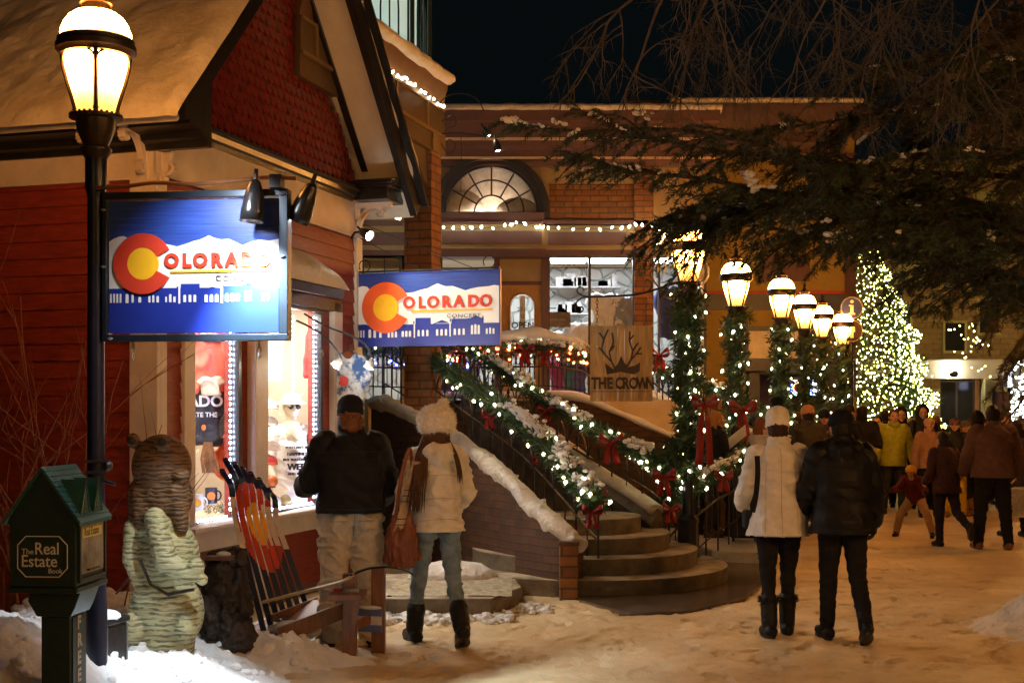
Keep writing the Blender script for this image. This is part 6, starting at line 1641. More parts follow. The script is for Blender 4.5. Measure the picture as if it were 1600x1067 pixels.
# ------------------------------------------------------------ far building (Y = 38)
YFr = 38.0
fb2 = thing('far_building', 'three storey olive brown building behind the lit tree, white ground floor band with a lamp', 'building', (0,YFr,0), 0)
FX = lambda px: gx(px,YFr); FZ = lambda py: gz(py,YFr)
def fbx(m,px0,py0,px1,py1,d0,d1=0): m.box(FX(px0),-d0,FZ(py1),FX(px1),-d1,FZ(py0)); return m
M_olive = brickmat('olive_brick',(0.26,0.18,0.075),(0.20,0.135,0.06),(0.14,0.10,0.06),.5,.16,.01)
M_olt = mat('olive_trim',(0.30,0.27,0.12),.6,.12,5)
m = MB(); fbx(m,1335,250,1700,443,0,-3); fbx(m,1335,443,1700,562,-.0,-3); m.build('wall', M_olive, fb2)
m = MB(); fbx(m,1400,418,1520,441,.06); fbx(m,1520,300,1700,400,.05); m.build('balcony_panel', mat('olive_panel',(.24,.24,.10),.6,.1,5), fb2)
m = MB()
for r in ((1395,441,1525,445,.12),(1444,420,1447,441,.12),(1452,420,1455,441,.12),(1395,414,1525,418,.12)): fbx(m,*r)
m.build('balcony_rail', M_olt, fb2)
def fwin(px0,py0,px1,py1):
    m = MB(); fbx(m,px0-4,py0-4,px1+4,py1+4,.06); f = m.build('window', M_olt, fb2); m = MB(); fbx(m,px0,py0,px1,py1,.07); m.build('pane', mat('dark_pane',(.02,.02,.02),.1), f)
fwin(1408,480,1421,520); fwin(1476,505,1506,548); fwin(1530,470,1560,520)
m = MB(); fbx(m,1335,562,1700,564,.5); fbx(m,1335,564,1700,592,.35); m.build('ground_floor_band', mat('band_white',(0.38,0.35,0.28),.5,.08,4), fb2)
m = MB(); fbx(m,1335,592,1467,660,.1,-3); fbx(m,1335,592,1464,662,.0,-1); m.build('base_wall', M_olive, fb2)
for px in (1536,1582): m = MB(); fbx(m,px-6,592,px+6,735,.45,.1); m.build('column', M_olt, fb2, bevel=.02)
m = MB(); fbx(m,1522,592,1530,735,.05,-.2); m.build('timber_panel', mat('timber_brown',(.18,.08,.03),.5), fb2)
m = MB(); fbx(m,1466,594,1521,735,.03); ew = m.build('entrance', M_dkfr, fb2); m = MB(); fbx(m,1470,597,1492,730,.05); fbx(m,1496,597,1519,730,.05); m.build('pane', mat('dark_pane',(.02,.02,.02),.1), ew)
m = MB(); fbx(m,1548,594,1572,612,.1); m.build('pale_board', mat('dim_board',(.3,.28,.22),.6), fb2); m = MB(); fbx(m,1545,612,1700,735,0,-.2); m.build('dark_wall', M_dkplum, fb2)
fl_ = thing('wall_lamp', 'bright wall lamp on the white band of the far building', 'lamp', at(1490,580,37.4), 0)
m = MB(); m.sph((0,-.02,-.08),(.13,.12,.10),12,8); m.build('shade', M_iron, fl_); m = MB(); m.sph((0,0.1,.05),(.10,.08,.07),12,8); m.build('bulb', emit('wall_lamp_glow',(1.0,.92,.72),130), fl_)
bp_ = thing('blade_sign', 'small blue and white lit sign projecting near the light wrapped pole', 'sign', at(1580,595,36.0), 0); m = MB(); m.box(-.2,-.05,-.18,.15,.05,.25); m.build('box', emit('blade_glow',(.55,.65,1.0),2.0,False), bp_); m = MB(); m.box(-.22,-.06,-.18,-.12,.06,.25); m.build('side', M_slate, bp_)
lp2 = thing('lit_pole', 'pole wrapped in dense white lights at the right edge', 'pole', (gx(1590,30),30,0), 0); m = MB(); m.tube([(0,0,-.05),(0,0,gz(562,30))],.12,10); m.build('pole', M_pinebr, lp2)
BULB_P = bulb_proto(.020, emit('cool_bulb',(.80,1.0,.85),20,False))
for k in range(95):
    a = random.uniform(0,2*PI); put_bulb(lp2, Vector((.14*math.cos(a),-abs(.14*math.sin(a)),random.uniform(1.2,gz(565,30)))), BULB_P)

# kerb and crowd area roofs: small paving far edge
# ------------------------------------------------------------ Christmas tree
YT = 31.0
ct = thing('christmas_tree', 'tall christmas tree covered in rows of yellow green lights beyond the crowd', 'christmas tree', (gx(1352,YT),YT,0), 0)
TH, TR = gz(385,YT), 1.85
m = MB(); m.tube([(0,0,-.05),(0,0,TH*.5),(0,0,TH)],[.14,.08,.02],8); m.build('trunk', M_pinebr, ct)
rnd = random.Random(3); m = MB()
def tree_r(z): return TR*1.04*(1-z/TH)**.62*(1+.09*math.sin(z*8))
NB = []
for k in range(8500):
    z = TH*(1-math.sqrt(rnd.random()))*.98; a = rnd.uniform(0,2*PI)
    bump = 1+.16*mnoise.noise(Vector((math.cos(a)*2,math.sin(a)*2,z*2.2)))
    r = tree_r(z)*bump*rnd.uniform(.55,1.0)
    p = Vector((r*math.cos(a), r*math.sin(a), .35+z*.95)); e = Vector((math.cos(a),math.sin(a),rnd.uniform(-.2,.5))).normalized(); l = rnd.uniform(.10,.24); s = e.cross(Vector((rnd.uniform(-1,1),rnd.uniform(-1,1),1))).normalized()*.028
    m.add([p-s, p+s, p+e*l*.6+s*.8, p+e*l, p+e*l*.6-s*.8],[(0,1,2,3,4)])
m.build('foliage', mat('tree_needles',(0.02,0.05,0.02),.6,.4,6,col2=(0.05,0.09,0.03)), ct, smooth=0)
M_tb = emit('tree_bulb',(0.92,.92,.25),8,True); BULB_T = bulb_proto(.019, M_tb)
big = []; cnt = 0; sm_ = MB()
for row in range(44):
    z = TH*.96*(row+.5)/44; rr_ = tree_r(z); n = max(5,int(rr_*48))
    for k in range(n):
        a = PI+PI*(k+rnd.uniform(0,1))/n if True else 0
        if rnd.random() < .12: continue
        bump = 1+.16*mnoise.noise(Vector((math.cos(a)*2,math.sin(a)*2,z*2.2)))
        r = rr_*bump*rnd.uniform(.93,1.04); p = Vector((r*math.cos(a), r*math.sin(a), .35+z*.95+rnd.gauss(0,.035)-.05*math.sin(k*.9)))
        s = rnd.uniform(.6,1.25)
        if cnt % 16 == 0 and len(big) < 98: put_bulb(ct, p, BULB_T, 1.2); big.append(1)
        else: sm_.sph(p,(.015*s,.015*s,.02*s),5,4)
        cnt += 1
o = sm_.build('small_bulbs', M_tb, ct); o['kind'] = 'stuff'
print('tree bulbs', cnt)
t2l = thing('light_branch_cluster', 'sparse lights caught in the dark branches right of the lit tree', 'light string', at(1505,545,30), 0)
for k in range(34): put_bulb(t2l, at(rnd.gauss(1512,22), rnd.uniform(505,590), 30)-at(1505,545,30), BULB_T, .9)

# ------------------------------------------------------------ conifers overhead
M_con = mat('spruce_needles',(0.014,0.032,0.014),.6,.4,3,col2=(0.040,0.066,0.028))
M_conb = mat('spruce_bark',(0.035,0.026,0.020),.85,.4,20,bump=.7,bs=40)
def bough(fol, wood, P, r0, dens=1.0, twig=.55, rnd=random, nd=.05, droop=.25, nw=.0032):
    k = len(P); wood.tube(P, [lerp(r0, .006, (i/(k-1))**.8) for i in range(k)], 7)
    L_ = sum((P[i+1]-P[i]).length for i in range(k-1)); n = int(L_*dens*9)
    for i in range(n):
        u = (i+rnd.random())/n*(k-1); j = min(int(u),k-2); p = P[j].lerp(P[j+1],u-j); d = (P[j+1]-P[j]).normalized()
        frac = u/(k-1)
        side = d.cross(Vector((0,0,1))).normalized()*(1 if i%2 else -1)
        e = (d*.8+side*rnd.uniform(.3,1.1)+Vector((0,0,rnd.uniform(-.55,.35)))).normalized(); l = twig*rnd.uniform(.45,1.15)*(1-.55*frac)
        Q_ = [p+e*l*t_+Vector((0,0,-droop*l*t_*t_)) for t_ in (0,.35,.7,1)]
        wood.tube(Q_,[.006,.0045,.003,.0015],4,caps=False)
        sub = [Q_]
        for s2 in range(max(2,int(l*9))):
            t_ = rnd.uniform(.15,.9); b = p+e*l*t_+Vector((0,0,-droop*l*t_*t_)); e2 = (e+side*rnd.uniform(-1,1)+Vector((rnd.uniform(-.6,.6),rnd.uniform(-.6,.6),rnd.uniform(-.5,.25)))).normalized(); l2 = l*rnd.uniform(.2,.42)
            sub.append([b,b+e2*l2*.5,b+e2*l2+Vector((0,0,-.02))])
        for q in sub:
            ql = sum((q[i_+1]-q[i_]).length for i_ in range(len(q)-1)); m_ = int(ql/.0085)
            for _ in range(m_):
                v_ = rnd.random()*(len(q)-1); jj = min(int(v_),len(q)-2); c = q[jj].lerp(q[jj+1],v_-jj); dd = (q[jj+1]-q[jj]).normalized()
                rv = Vector((rnd.gauss(0,1),rnd.gauss(0,1),rnd.gauss(0,1)+.3)); rv = (rv-dd*rv.dot(dd)).normalized()
                f = (dd*rnd.uniform(.4,1.0)+rv).normalized(); s = f.cross(rv).normalized() if f.cross(rv).length > 1e-4 else f.orthogonal(); s = s*nw
                ll = nd*rnd.uniform(.7,1.2); fol.add([c-s,c+s,c+f*ll],[(0,1,2)])
def clump(mb, c, r, rnd):
    n0 = len(mb.v); ax = Vector((rnd.uniform(-1,1),rnd.uniform(-.4,.4),rnd.uniform(-.25,.25))).normalized()
    for k in range(7):
        q = c+ax*r*rnd.uniform(-1.6,1.6)+Vector((rnd.gauss(0,.25),rnd.gauss(0,.25),rnd.gauss(0,.22)))*r; s = r*rnd.uniform(.30,.62); mb.sph(q,(s*rnd.uniform(.9,1.4),s,s*rnd.uniform(.6,.9)),10,7)
    for i in range(n0,len(mb.v)):
        v = Vector(mb.v[i]); mb.v[i] = tuple(c+(v-c)*(1+.35*mnoise.noise(v*14)+.2*mnoise.noise(v*40)))
rnd = random.Random(11)
sp1 = thing('spruce_tree', 'big overhanging spruce whose snow dotted boughs reach across the lamps from the right', 'tree', (6.6,12.0,0), 0)
o1 = Vector((6.6,12.0,0))
fol, wood, snw = MB(), MB(), MB()
wood.tube([Vector((0,0,-.1)),Vector((.05,0,2)),Vector((0,.05,5)),Vector((0,0,10))],[.30,.24,.19,.05],14)
BO = [
 [(1800,600,12.0),(1690,520,11.9),(1600,470,11.8),(1480,392,11.5),(1350,305,11.2),(1200,232,11),(1050,203,10.8),(900,205,10.6),(785,190,10.5)],
 [(1850,520,12.0),(1700,470,12.2),(1600,440,12.3),(1500,400,12.3),(1380,372,12.1),(1240,362,12.0),(1130,345,11.9),(1040,350,11.8)],
 [(1850,450,12.0),(1680,350,11.8),(1500,330,11.5),(1350,320,11.3),(1200,300,11.2),(1100,280,11.0),(980,265,10.9),(890,240,10.8)],
 [(1850,400,12.0),(1650,290,12.4),(1450,270,12.3),(1300,255,12.2),(1150,240,12.0),(1020,215,11.9),(900,170,11.8)],
 [(1850,350,12.0),(1650,250,11.6),(1500,240,11.2),(1380,250,10.9),(1280,290,10.7),(1200,335,10.6)],
 [(1850,500,12.0),(1650,420,12.6),(1480,350,12.8),(1350,340,12.9),(1260,360,12.9),(1180,385,12.9)],
 [(1850,300,12.0),(1650,180,12.0),(1450,170,11.8),(1300,190,11.6),(1180,205,11.5)],
 [(1850,420,12.0),(1600,330,13.0),(1400,310,13.2),(1250,300,13.2),(1120,318,13.2),(1060,360,13.2)],
 [(1850,600,12.0),(1650,500,12.8),(1540,440,13.2),(1440,400,13.4),(1370,385,13.5)],
 [(1850,560,12.0),(1640,380,12.6),(1480,300,12.9),(1360,280,13),(1230,270,13)],
 [(1850,260,12.0),(1650,120,12.0),(1500,90,11.8),(1350,110,11.6)],
 [(1850,420,12.0),(1500,345,12.3),(1300,335,12.5),(1160,325,12.6),(1085,325,12.7),(1045,345,12.75)],
 [(1850,420,12.0),(1500,335,11.5),(1250,318,11.7),(1140,330,12.0),(1100,352,12.2)],
 [(1850,480,12),(1700,400,11.0),(1560,380,10.6),(1450,370,10.4),(1340,360,10.3),(1290,395,10.2)],
]
for i, B in enumerate(BO):
    P = polyline([at(*b)-o1 for b in B], 40)
    bough(fol, wood, P, .06 if i < 3 else .04, dens=1.5, twig=.62 if i else .55, rnd=rnd, nw=.0065, nd=.055)
    for k in range(7):
        u = rnd.uniform(.22,.9)*39; j = int(u); d = (P[j+1]-P[j]).normalized(); sd = d.cross(Vector((0,0,1))).normalized()*rnd.choice((-1,1))
        e = (d+sd*rnd.uniform(.2,.9)+Vector((0,0,rnd.uniform(-.75,.25)))).normalized(); l = rnd.uniform(.7,1.5)*(1.15-u/39*.6)
        bough(fol, wood, polyline([P[j],P[j]+e*l*.5+Vector((0,0,.03)),P[j]+e*l+Vector((0,0,-.12*l))],12), .014, dens=1.6, twig=.42, rnd=rnd, nw=.0065, nd=.055)
    for k in range(11 if i < 6 else 8):
        u = rnd.uniform(.35,.97)*39; j = int(u); c = P[j]+Vector((rnd.uniform(-.04,.04),rnd.uniform(-.04,.04),.015)); clump(snw, c, rnd.choice((.018,.025,.035,.05)), rnd)
for px, py, Y, r in ((790,186,10.5,.10),(872,192,10.6,.07),(900,205,10.6,.06),(1005,176,10.9,.08),(1172,280,11,.13),(1190,290,11,.09),(1290,345,11.2,.06)):
    clump(snw, at(px,py,Y)-o1, r*.62, rnd)
print('needles', len(fol.f))
wood.build('trunk_and_boughs', M_conb, sp1); fol.build('foliage', M_con, sp1, smooth=0); snw.build('snow', M_snow, sp1, smooth=180)['kind'] = 'stuff'
# second conifer behind, right side, brownish, drooping over far building
sp2 = thing('spruce_tree', 'darker brownish spruce drooping in front of the far building at the right edge', 'tree', (9.8,21.0,0), 0)
o2 = Vector((9.8,21,0)); fol, wood = MB(), MB()
wood.tube([Vector((0,0,-.1)),Vector((0,0,3)),Vector((0,0,9))],[.25,.2,.05],12)
for i in range(17):
    z0 = lerp(2.3,8.3,i/16); px_end = rnd.uniform(1475,1560)+ (40 if i < 3 else 0); 
    p0_ = Vector((0,0,z0+.5)); e = at(px_end, 0, rnd.uniform(19.0,21.5)); e.z = z0-.5+rnd.uniform(-.2,.2); e = e-o2
    md_ = p0_.lerp(e,.5)+Vector((0,0,.45))
    bough(fol, wood, polyline([p0_,md_,e],16), .05, dens=1.2, twig=.9, rnd=rnd, nd=.085, droop=.5, nw=.008)
wood.build('trunk_and_boughs', M_conb, sp2); fol.build('foliage', mat('brown_needles',(0.035,0.024,0.014),.7,.4,2,col2=(0.08,0.05,0.03)), sp2, smooth=0)
# tall dark conifers in the background sky
M_far = mat('far_needles',(0.012,0.016,0.012),.8,.4,2)
for (px, Y, h, r, lab) in ((1430,46,13,3.6,'dark conifer rising behind the far building, left'),(1580,44,15,4.2,'dark conifer rising behind the far building, right')):
    t = thing('conifer', lab, 'tree', (gx(px,Y),Y,0), 0, 'dark conifers behind the far building'); m = MB()
    for k in range(5000):
        z = h*(1-math.sqrt(rnd.random())); a = rnd.uniform(0,2*PI); rr_ = r*(1-z/h)*(.8+.3*math.sin(z*4))*rnd.uniform(.4,1)
        p = Vector((rr_*math.cos(a),rr_*math.sin(a),1+z)); e = Vector((math.cos(a),math.sin(a),-.3)).normalized(); l = rnd.uniform(.3,.7); s = e.cross(Vector((0,0,1))).normalized()*.08
        m.add([p-s,p+s,p+e*l],[(0,1,2)])
    m.build('crown', M_far, t, smooth=0); m = MB(); m.tube([(0,0,0),(0,0,h)],[.3,.05],8); m.build('trunk', M_conb, t)
# bare tree at the top
bt = thing('bare_tree', 'leafless tree with long pale whips hanging in the upper right', 'tree', (5.4,11.0,0), 0)
o3 = Vector((5.4,11.0,0)); w = MB()
def whip(p, d, l, r, depth):
    n = 9; pts = [p]; dd = d.copy()
    for i in range(n):
        dd = (dd+Vector((rnd.gauss(0,.13),rnd.gauss(0,.10),rnd.gauss(0,.10)-.055))).normalized(); pts.append(pts[-1]+dd*l/n)
    w.tube(pts,[lerp(r,r*.22,i/n) for i in range(n+1)],4 if depth else 6,caps=False)
    if depth < 3:
        for k in range([5,5,4][depth]):
            i = rnd.randrange(2,n); a = (dd+Vector((rnd.gauss(0,.8),rnd.gauss(0,.5),rnd.gauss(0,.6)-.2))).normalized(); whip(pts[i],a,l*rnd.uniform(.35,.7),r*.55,depth+1)
w.tube(polyline([Vector((0,0,-.1)),Vector((.1,0,2.5)),Vector((-.2,0,4.6)),at(1450,-140,11)-o3,at(1250,-120,10.6)-o3,at(1080,-60,10.2)-o3],30),[lerp(.2,.03,(i/29)) for i in range(30)],10)
for k in range(14):
    px = rnd.uniform(1060,1500); p = at(px,rnd.uniform(-110,-30),rnd.uniform(9.6,11.4))-o3
    d = Vector((rnd.uniform(-.6,.5),rnd.uniform(-.2,.2),-1)).normalized(); whip(p,d,rnd.uniform(.9,1.5),.011,0)
for (a,b) in (((1010,-20,10.3),(-.75,0,-.55)),((1040,-10,10.3),(-.5,0,-.8)),((1120,-30,10.3),(-.5,0,-.85)),((1550,-60,10.3),(-.2,0,-1)),((1600,-40,10.3),(-.5,0,-.9))):
    whip(at(*a)-o3, Vector(b).normalized(), 1.25, .013, 0)
w.build('branches', mat('pale_bark',(0.075,0.068,0.065),.8,.3,20), bt)
# big diagonal limb behind
sh_ = thing('bare_shrub', 'leafless reddish shrub against the red clapboard wall', 'shrub', (gx(40,8.9),8.9,0), 0); w = MB(); o4 = Vector((gx(40,8.9),8.9,0))
def twig_(p, d, l, r, dep):
    n = 8; pts = [p]; dd = d.copy()
    for i in range(n): dd = (dd+Vector((rnd.gauss(0,.09),rnd.gauss(0,.07),rnd.gauss(0,.05)+.02))).normalized(); pts.append(pts[-1]+dd*l/n)
    w.tube(pts,[lerp(r,r*.35,i/n) for i in range(n+1)],5,caps=False)
    if dep < 2:
        for k in range(3): i = rnd.randrange(2,n-1); twig_(pts[i],(dd+Vector((rnd.gauss(0,.7),rnd.gauss(0,.3),rnd.uniform(0,.4)))).normalized(),l*rnd.uniform(.3,.6),r*.55,dep+1)
for k in range(10): twig_(Vector((rnd.uniform(-.25,.5),rnd.uniform(-.1,.15),.1)), Vector((rnd.uniform(-.25,.35),0,1)).normalized(), rnd.uniform(1.6,2.6), .010, 0)
w.build('branches', mat('red_twig',(0.20,0.075,0.05),.7,.3,20), sh_)
sh2 = thing('bare_twigs', 'bare twigs reaching from behind the bear across the white corner post', 'shrub', (gx(205,8.4),8.4,0), 0); w = MB()
for a,b,c in (((-.1,0,.5),(.55,0,1.0),1.15),((-.05,0,.4),(.25,0,1.0),1.3),((-.1,0,.5),(.75,0,.9),1.05),((-.2,0,.5),(-.15,0,1),1.5)): twig_(Vector(a),Vector(b).normalized(),c,.006,1)
w.build('branches', MATS['red_twig'], sh2)
# ------------------------------------------------------------ people
M_skin = mat('skin', (0.42,0.22,0.14), .5, .10, 14, col2=(0.52,0.29,0.19))
M_eye = mat('eye_dark', (0.02,0.015,0.012), .2)
M_lip = mat('lip', (0.35,0.10,0.08), .5)
def cmat(name, c, rough=.8, c2=None, vs=14, bump=.35, bs=220, sheen=.0, **k): return mat(name, c, rough, .18, vs, bump=bump, bs=bs, sheen=sheen, col2=c2, bdist=.004, spec=.22, **k)
def hand_shapes(m, W, d, n, s, side, curl=35, pad=0.0, rr=1.0):
    d = d.normalized(); n = (n-d*n.dot(d)).normalized(); lat = d.cross(n)*side   # lat points to the thumb side
    for i in range(4):
        o = (1.5-i)*.0195*s
        k = W+d*(.085*s)+lat*o-d*(.006*s*abs(i-1)); m.rcone(W+lat*o*.5+d*.01, k, (.014+pad)*s, (.0125+pad)*s, 8)
        L = [.036,.042,.039,.030][i]*s; a = 0; p = k; rad = [.0092,.0095,.009,.008][i]*s*rr+pad*s
        for seg, f in enumerate((1,.66,.52)):
            a += R(curl*(.7+.12*i)*(1 if seg < 2 else .7)); dd = d*math.cos(a)+n*math.sin(a); q = p+dd*L*f*1.15; m.rcone(p, q, rad*(1-.08*seg), rad*(.92-.08*seg), 8); p = q
    b = W+d*.022*s+lat*.022*s; t1 = (d*.55+lat*.75+n*.35).normalized(); q = b+t1*.042*s; m.rcone(b,q,(.0135+pad)*s,(.011+pad)*s,8); t2 = (d*.85+lat*.25+n*.45).normalized(); m.rcone(q,q+t2*.032*s,(.0105+pad)*s,(.0085+pad)*s,8)
def person(label, x, y, h, rz, pose={}, fit={}, vox=.011, group=None, z0=0.0, name='person', cat='person'):
    g = lambda k, d=None: pose.get(k, fit.get(k, d))
    s = h/1.75; t = thing(name, label, cat, (x, y, z0), rz, group)
    bulk = g('bulk',1.0); lean = R(g('lean',0)); sh_w = g('shw',.185)
    def U(p):
        p = Vector(p); q = p-Vector((0,0,.95)); c, sn_ = math.cos(lean), math.sin(lean)
        return Vector((q.x, q.y*c+q.z*sn_, .95-q.y*sn_+q.z*c))
    legs = {}; minz = 9
    for side, key in ((-1,'ll'),(1,'rl')):
        p, k, f = g(key,(0,0,0))[:3]; spr = g(key,(0,0,0))[3] if len(g(key,(0,0,0))) > 3 else 3
        hip = Vector((side*.088,0,.90)); p, k, f, sp = R(p), R(k), R(f), R(spr)
        d1 = Vector((side*math.sin(sp), math.sin(p)*math.cos(sp), -math.cos(p)*math.cos(sp))); knee = hip+d1*.42
        d2 = Vector((side*math.sin(sp)*.6, math.sin(p-k), -math.cos(p-k))).normalized(); ank = knee+d2*.40
        fd = Vector((side*.12, math.cos(f), math.sin(f))).normalized(); up = Vector((0,-math.sin(f),math.cos(f)))
        toe = ank+fd*.155-up*.055; heel = ank-fd*.045-up*.05
        legs[side] = (hip,knee,ank,toe,heel,fd,up); minz = min(minz, toe.z-.028, heel.z-.032)
    dz = -minz
    def sc_(p): return (Vector(p)+Vector((0,0,dz)))*s
    legs = {k: tuple(sc_(v) if i < 5 else v for i, v in enumerate(l)) for k, l in legs.items()}
    T = lambda p: sc_(U(p))
    # head matrix
    hy, hp = R(g('hy',0)), R(g('hp',0))
    hc = T((0,.02,1.615)); Mh = Matrix.Translation(hc) @ Matrix.Rotation(hy,4,'Z') @ Matrix.Rotation(-lean*.6-hp,4,'X') @ Matrix.Scale(s,4)
    arms = {}
    for side, key in ((-1,'la'),(1,'ra')):
        p, a, e, inn = g(key,(0,8,12,0)); p, a, e, inn = R(p)-lean*0, R(a), R(e), R(inn)
        S_ = T((side*sh_w*bulk,0,1.405)); d1 = Vector((side*math.sin(a), math.sin(p)*math.cos(a), -math.cos(p)*math.cos(a)))
        E = S_+d1*.285*s; a2 = a-inn; d2 = Vector((side*math.sin(a2), math.sin(p+e)*math.cos(a2), -math.cos(p+e)*math.cos(a2))); W = E+d2*.25*s
        arms[side] = (S_,E,W,d2)
    b = MB()
    b.rcone(T((0,0,.95)),T((0,0,1.30)),.12*s,.13*s,14); b.rcone(T((-.12,0,1.38)),T((.12,0,1.38)),.065*s,.065*s); b.rcone(T((0,0,1.40)),T((0,.012,1.56)),.055*s,.052*s)
    hb = MB(); hb.sph((0,-.005,.01),(.076,.094,.105),20,14); hb.rcone((0,.035,-.04),(0,.045,-.075),.058,.042,14); hb.rcone((0,.088,.01),(0,.108,-.025),.010,.015,8); hb.rcone((-.03,.080,.02),(.03,.080,.02),.016,.016,8)
    hb.rcone((-.016,.083,-.058),(.016,.083,-.058),.012,.012,8); hb.rcone((0,-.01,-.05),(0,-.0,-.13),.054,.052,12); hb.sph((0,.072,-.092),(.022,.02,.016),8,6)
    for sd in (-1,1): hb.sph((sd*.078,-.008,-.012),(.011,.02,.03),8,6); hb.sph((sd*.045,.055,-.03),(.025,.025,.03),8,6)
    hb.v = [tuple(Mh @ Vector(v)) for v in hb.v]; b.add(hb.v, hb.f)
    for sd in (-1,1):
        S_,E,W,d2 = arms[sd]; b.rcone(S_,E,.05*s,.042*s); b.rcone(E,W,.042*s,.028*s)
        nrm = Vector((-sd,0,0))*.9+Vector((0,.3,0)) if not g('palm') else Vector(g('palm'))
        hand_shapes(b, W, d2, nrm, s, sd, g('curl',32))
        hip,knee,ank,toe,heel,fd,up = legs[sd]; b.rcone(hip,knee,.078*s,.052*s); b.rcone(knee,ank,.05*s,.034*s); b.rcone(heel,toe,.03*s,.028*s)
    b.rcone(legs[-1][0],legs[1][0],.09*s,.09*s)
    meobj('body', remeshed(b, min(vox,.009), 1), M_skin, t)
    for sd in (-1,1):
        e = MB(); e.sph((0,0,0),(.013,.006,.006),8,6); e.v = [tuple(Mh @ (Vector(v)+Vector((sd*.031,.089,.004)))) for v in e.v]; e.build('eye', M_eye, t, smooth=180)
    e = MB(); e.sph((0,0,0),(.02,.006,.005),8,5); e.v = [tuple(Mh @ (Vector(v)+Vector((0,.094,-.058)))) for v in e.v]; e.build('mouth', M_lip, t, smooth=180)
    # trousers
    tr = MB(); tm, tw, tend = g('trousers'), g('tw',1.0), g('tend',.0)
    tr.rcone(legs[-1][0]+Vector((0,0,.03*s)),legs[1][0]+Vector((0,0,.03*s)),.105*s*bulk*.98,.105*s*bulk*.98,16); tr.rcone(T((0,0,.95)),T((0,0,1.04)),.13*s*bulk,.125*s*bulk,16)
    for sd in (-1,1):
        hip,knee,ank = legs[sd][:3]; seat = hip+Vector((0,-.03,-.02))*s; tr.sph(seat,(.10*s*bulk,.11*s*bulk,.11*s),14,10)
        tr.rcone(hip,knee,g('thigh',.094)*s*bulk*(.4+.6*tw),.064*s*tw,14); ae = knee.lerp(ank,g('tlen',1.04)); tr.rcone(knee,ae,.064*s*tw,.050*s*tw*g('flare',1.0),14)
    meobj('trousers', remeshed(tr, vox, 2, fold=g('tfold',.010), fscale=(7,7,13), seed=hash_(label)), tm, t)
    # boots
    for sd in (-1,1):
        hip,knee,ank,toe,heel,fd,up = legs[sd]; bh = g('boot_h',.10); m = MB(); dsh = (knee-ank).normalized()
        bw_ = g('boot_w',1.0)
        m.rcone(ank,ank+dsh*bh*s,.052*s*bw_,.058*s*bw_,14); m.rcone(heel+up*.004*s,heel.lerp(toe,.55)+up*.012*s,.045*s*bw_,.046*s*bw_,12); m.rcone(heel.lerp(toe,.5),toe+up*.004*s,.046*s*bw_,.038*s*bw_,12); m.rcone(ank,heel.lerp(toe,.6)+up*.02*s,.05*s,.042*s,12)
        me = remeshed(m, min(vox,.009), 1, fold=.004, fscale=(12,12,22), seed=3); bo = meobj('boot', me, g('boots'), t)
        so = MB(); M = Matrix.Identity(3); M.col[0] = fd.cross(up); M.col[1] = fd; M.col[2] = up
        n = 16; ctr = heel.lerp(toe,.5); pl = []
        for k in range(n):
            a = 2*PI*k/n; pl.append((math.cos(a)*.047*s*bw_*(1+.1*math.sin(a)), math.sin(a)*.142*s))
        vs = [ctr+M@Vector((p[0],p[1],-.045*s)) for p in pl]+[ctr+M@Vector((p[0],p[1],-.022*s)) for p in pl]
        so.add(vs,[tuple(reversed(range(n))),tuple(range(n,2*n))]+[(i,(i+1)%n,(i+1)%n+n,i+n) for i in range(n)]); so.build('sole', M_blacktrim, bo)
        if g('fur_cuff'):
            f_ = MB(); c = ank+dsh*bh*s
            for k in range(260):
                a = random.uniform(0,2*PI); o_ = Vector((math.cos(a),math.sin(a),0))*.058*s; p = c+o_+dsh*random.uniform(-.03,.02); f_.tube([p,p+o_.normalized()*.03+Vector((0,0,random.uniform(-.02,.02)))],[.0025,.0005],3,caps=False)
            f_.build('fur_cuff', g('fur_cuff'), bo, smooth=0)
    # jacket
    j = MB(); hem = g('hem',.84); jb = g('jb',1.0)*bulk; hw = g('hemw',1.0)
    rings = [(hem-.05,.180*hw,.158*hw),(hem,.180*hw,.158*hw),((hem+1.08)/2,.172*(hw+1)/2,.152),(1.08,.160,.138),(1.20,.170,.136),(1.30,.178,.134),(1.38,.165,.120),(1.44,.115,.095),(1.48,.075,.08)]
    back = g('belly',0)
    j.tube([T((0,-.012+back*.0,z)) for z,_,_ in rings],[(a*s*jb,c*s*jb) for _,a,c in rings],24,up=(1,0,0))
    for sd in (-1,1):
        S_,E,W,d2 = arms[sd]; j.rcone(S_-Vector((sd*.03,0,-.0))*s,E,.073*s*jb,.060*s*jb,14); j.rcone(E,W-d2*.01*s,.060*s*jb,.046*s*jb,14)
    if g('collar',1): j.tube([T((0,-.0,1.44)),T((0,.0,1.50)),T((0,.012,1.535))],[(.085*s,.085*s),(.078*s,.08*s),(.08*s,.082*s)],18,up=(1,0,0))
    if g('hood'): j.rcone(T((-.06,-.10,1.44)),T((.06,-.10,1.44)),.065*s,.065*s,14); j.rcone(T((0,-.125,1.43)),T((0,-.13,1.32)),.075*s,.035*s,14); j.rcone(T((-.10,-.03,1.47)),T((.10,-.03,1.47)),.045*s,.045*s,12)
    hemc = T((0,0,hem)); hn = (T((0,0,hem-.1))-T((0,0,hem))).normalized()
    me = remeshed(j, vox, 2, fold=g('jfold',.012), fscale=g('jfs',(5,5,8)), seed=hash_(label)+1, cut=None)
    # hem cut only near the torso
    bm = bmesh.new(); bm.from_mesh(me)
    ax0 = hemc; dl = [v for v in bm.verts if (v.co-hemc).dot(hn) > 0 and (v.co.xy-hemc.xy).length < .30*s*jb and min(((v.co-arms[q][i]).length for q in (-1,1) for i in (1,2))) > .085*s and min(_segd(v.co, arms[q][1], arms[q][2]) for q in (-1,1)) > .066*s*jb]
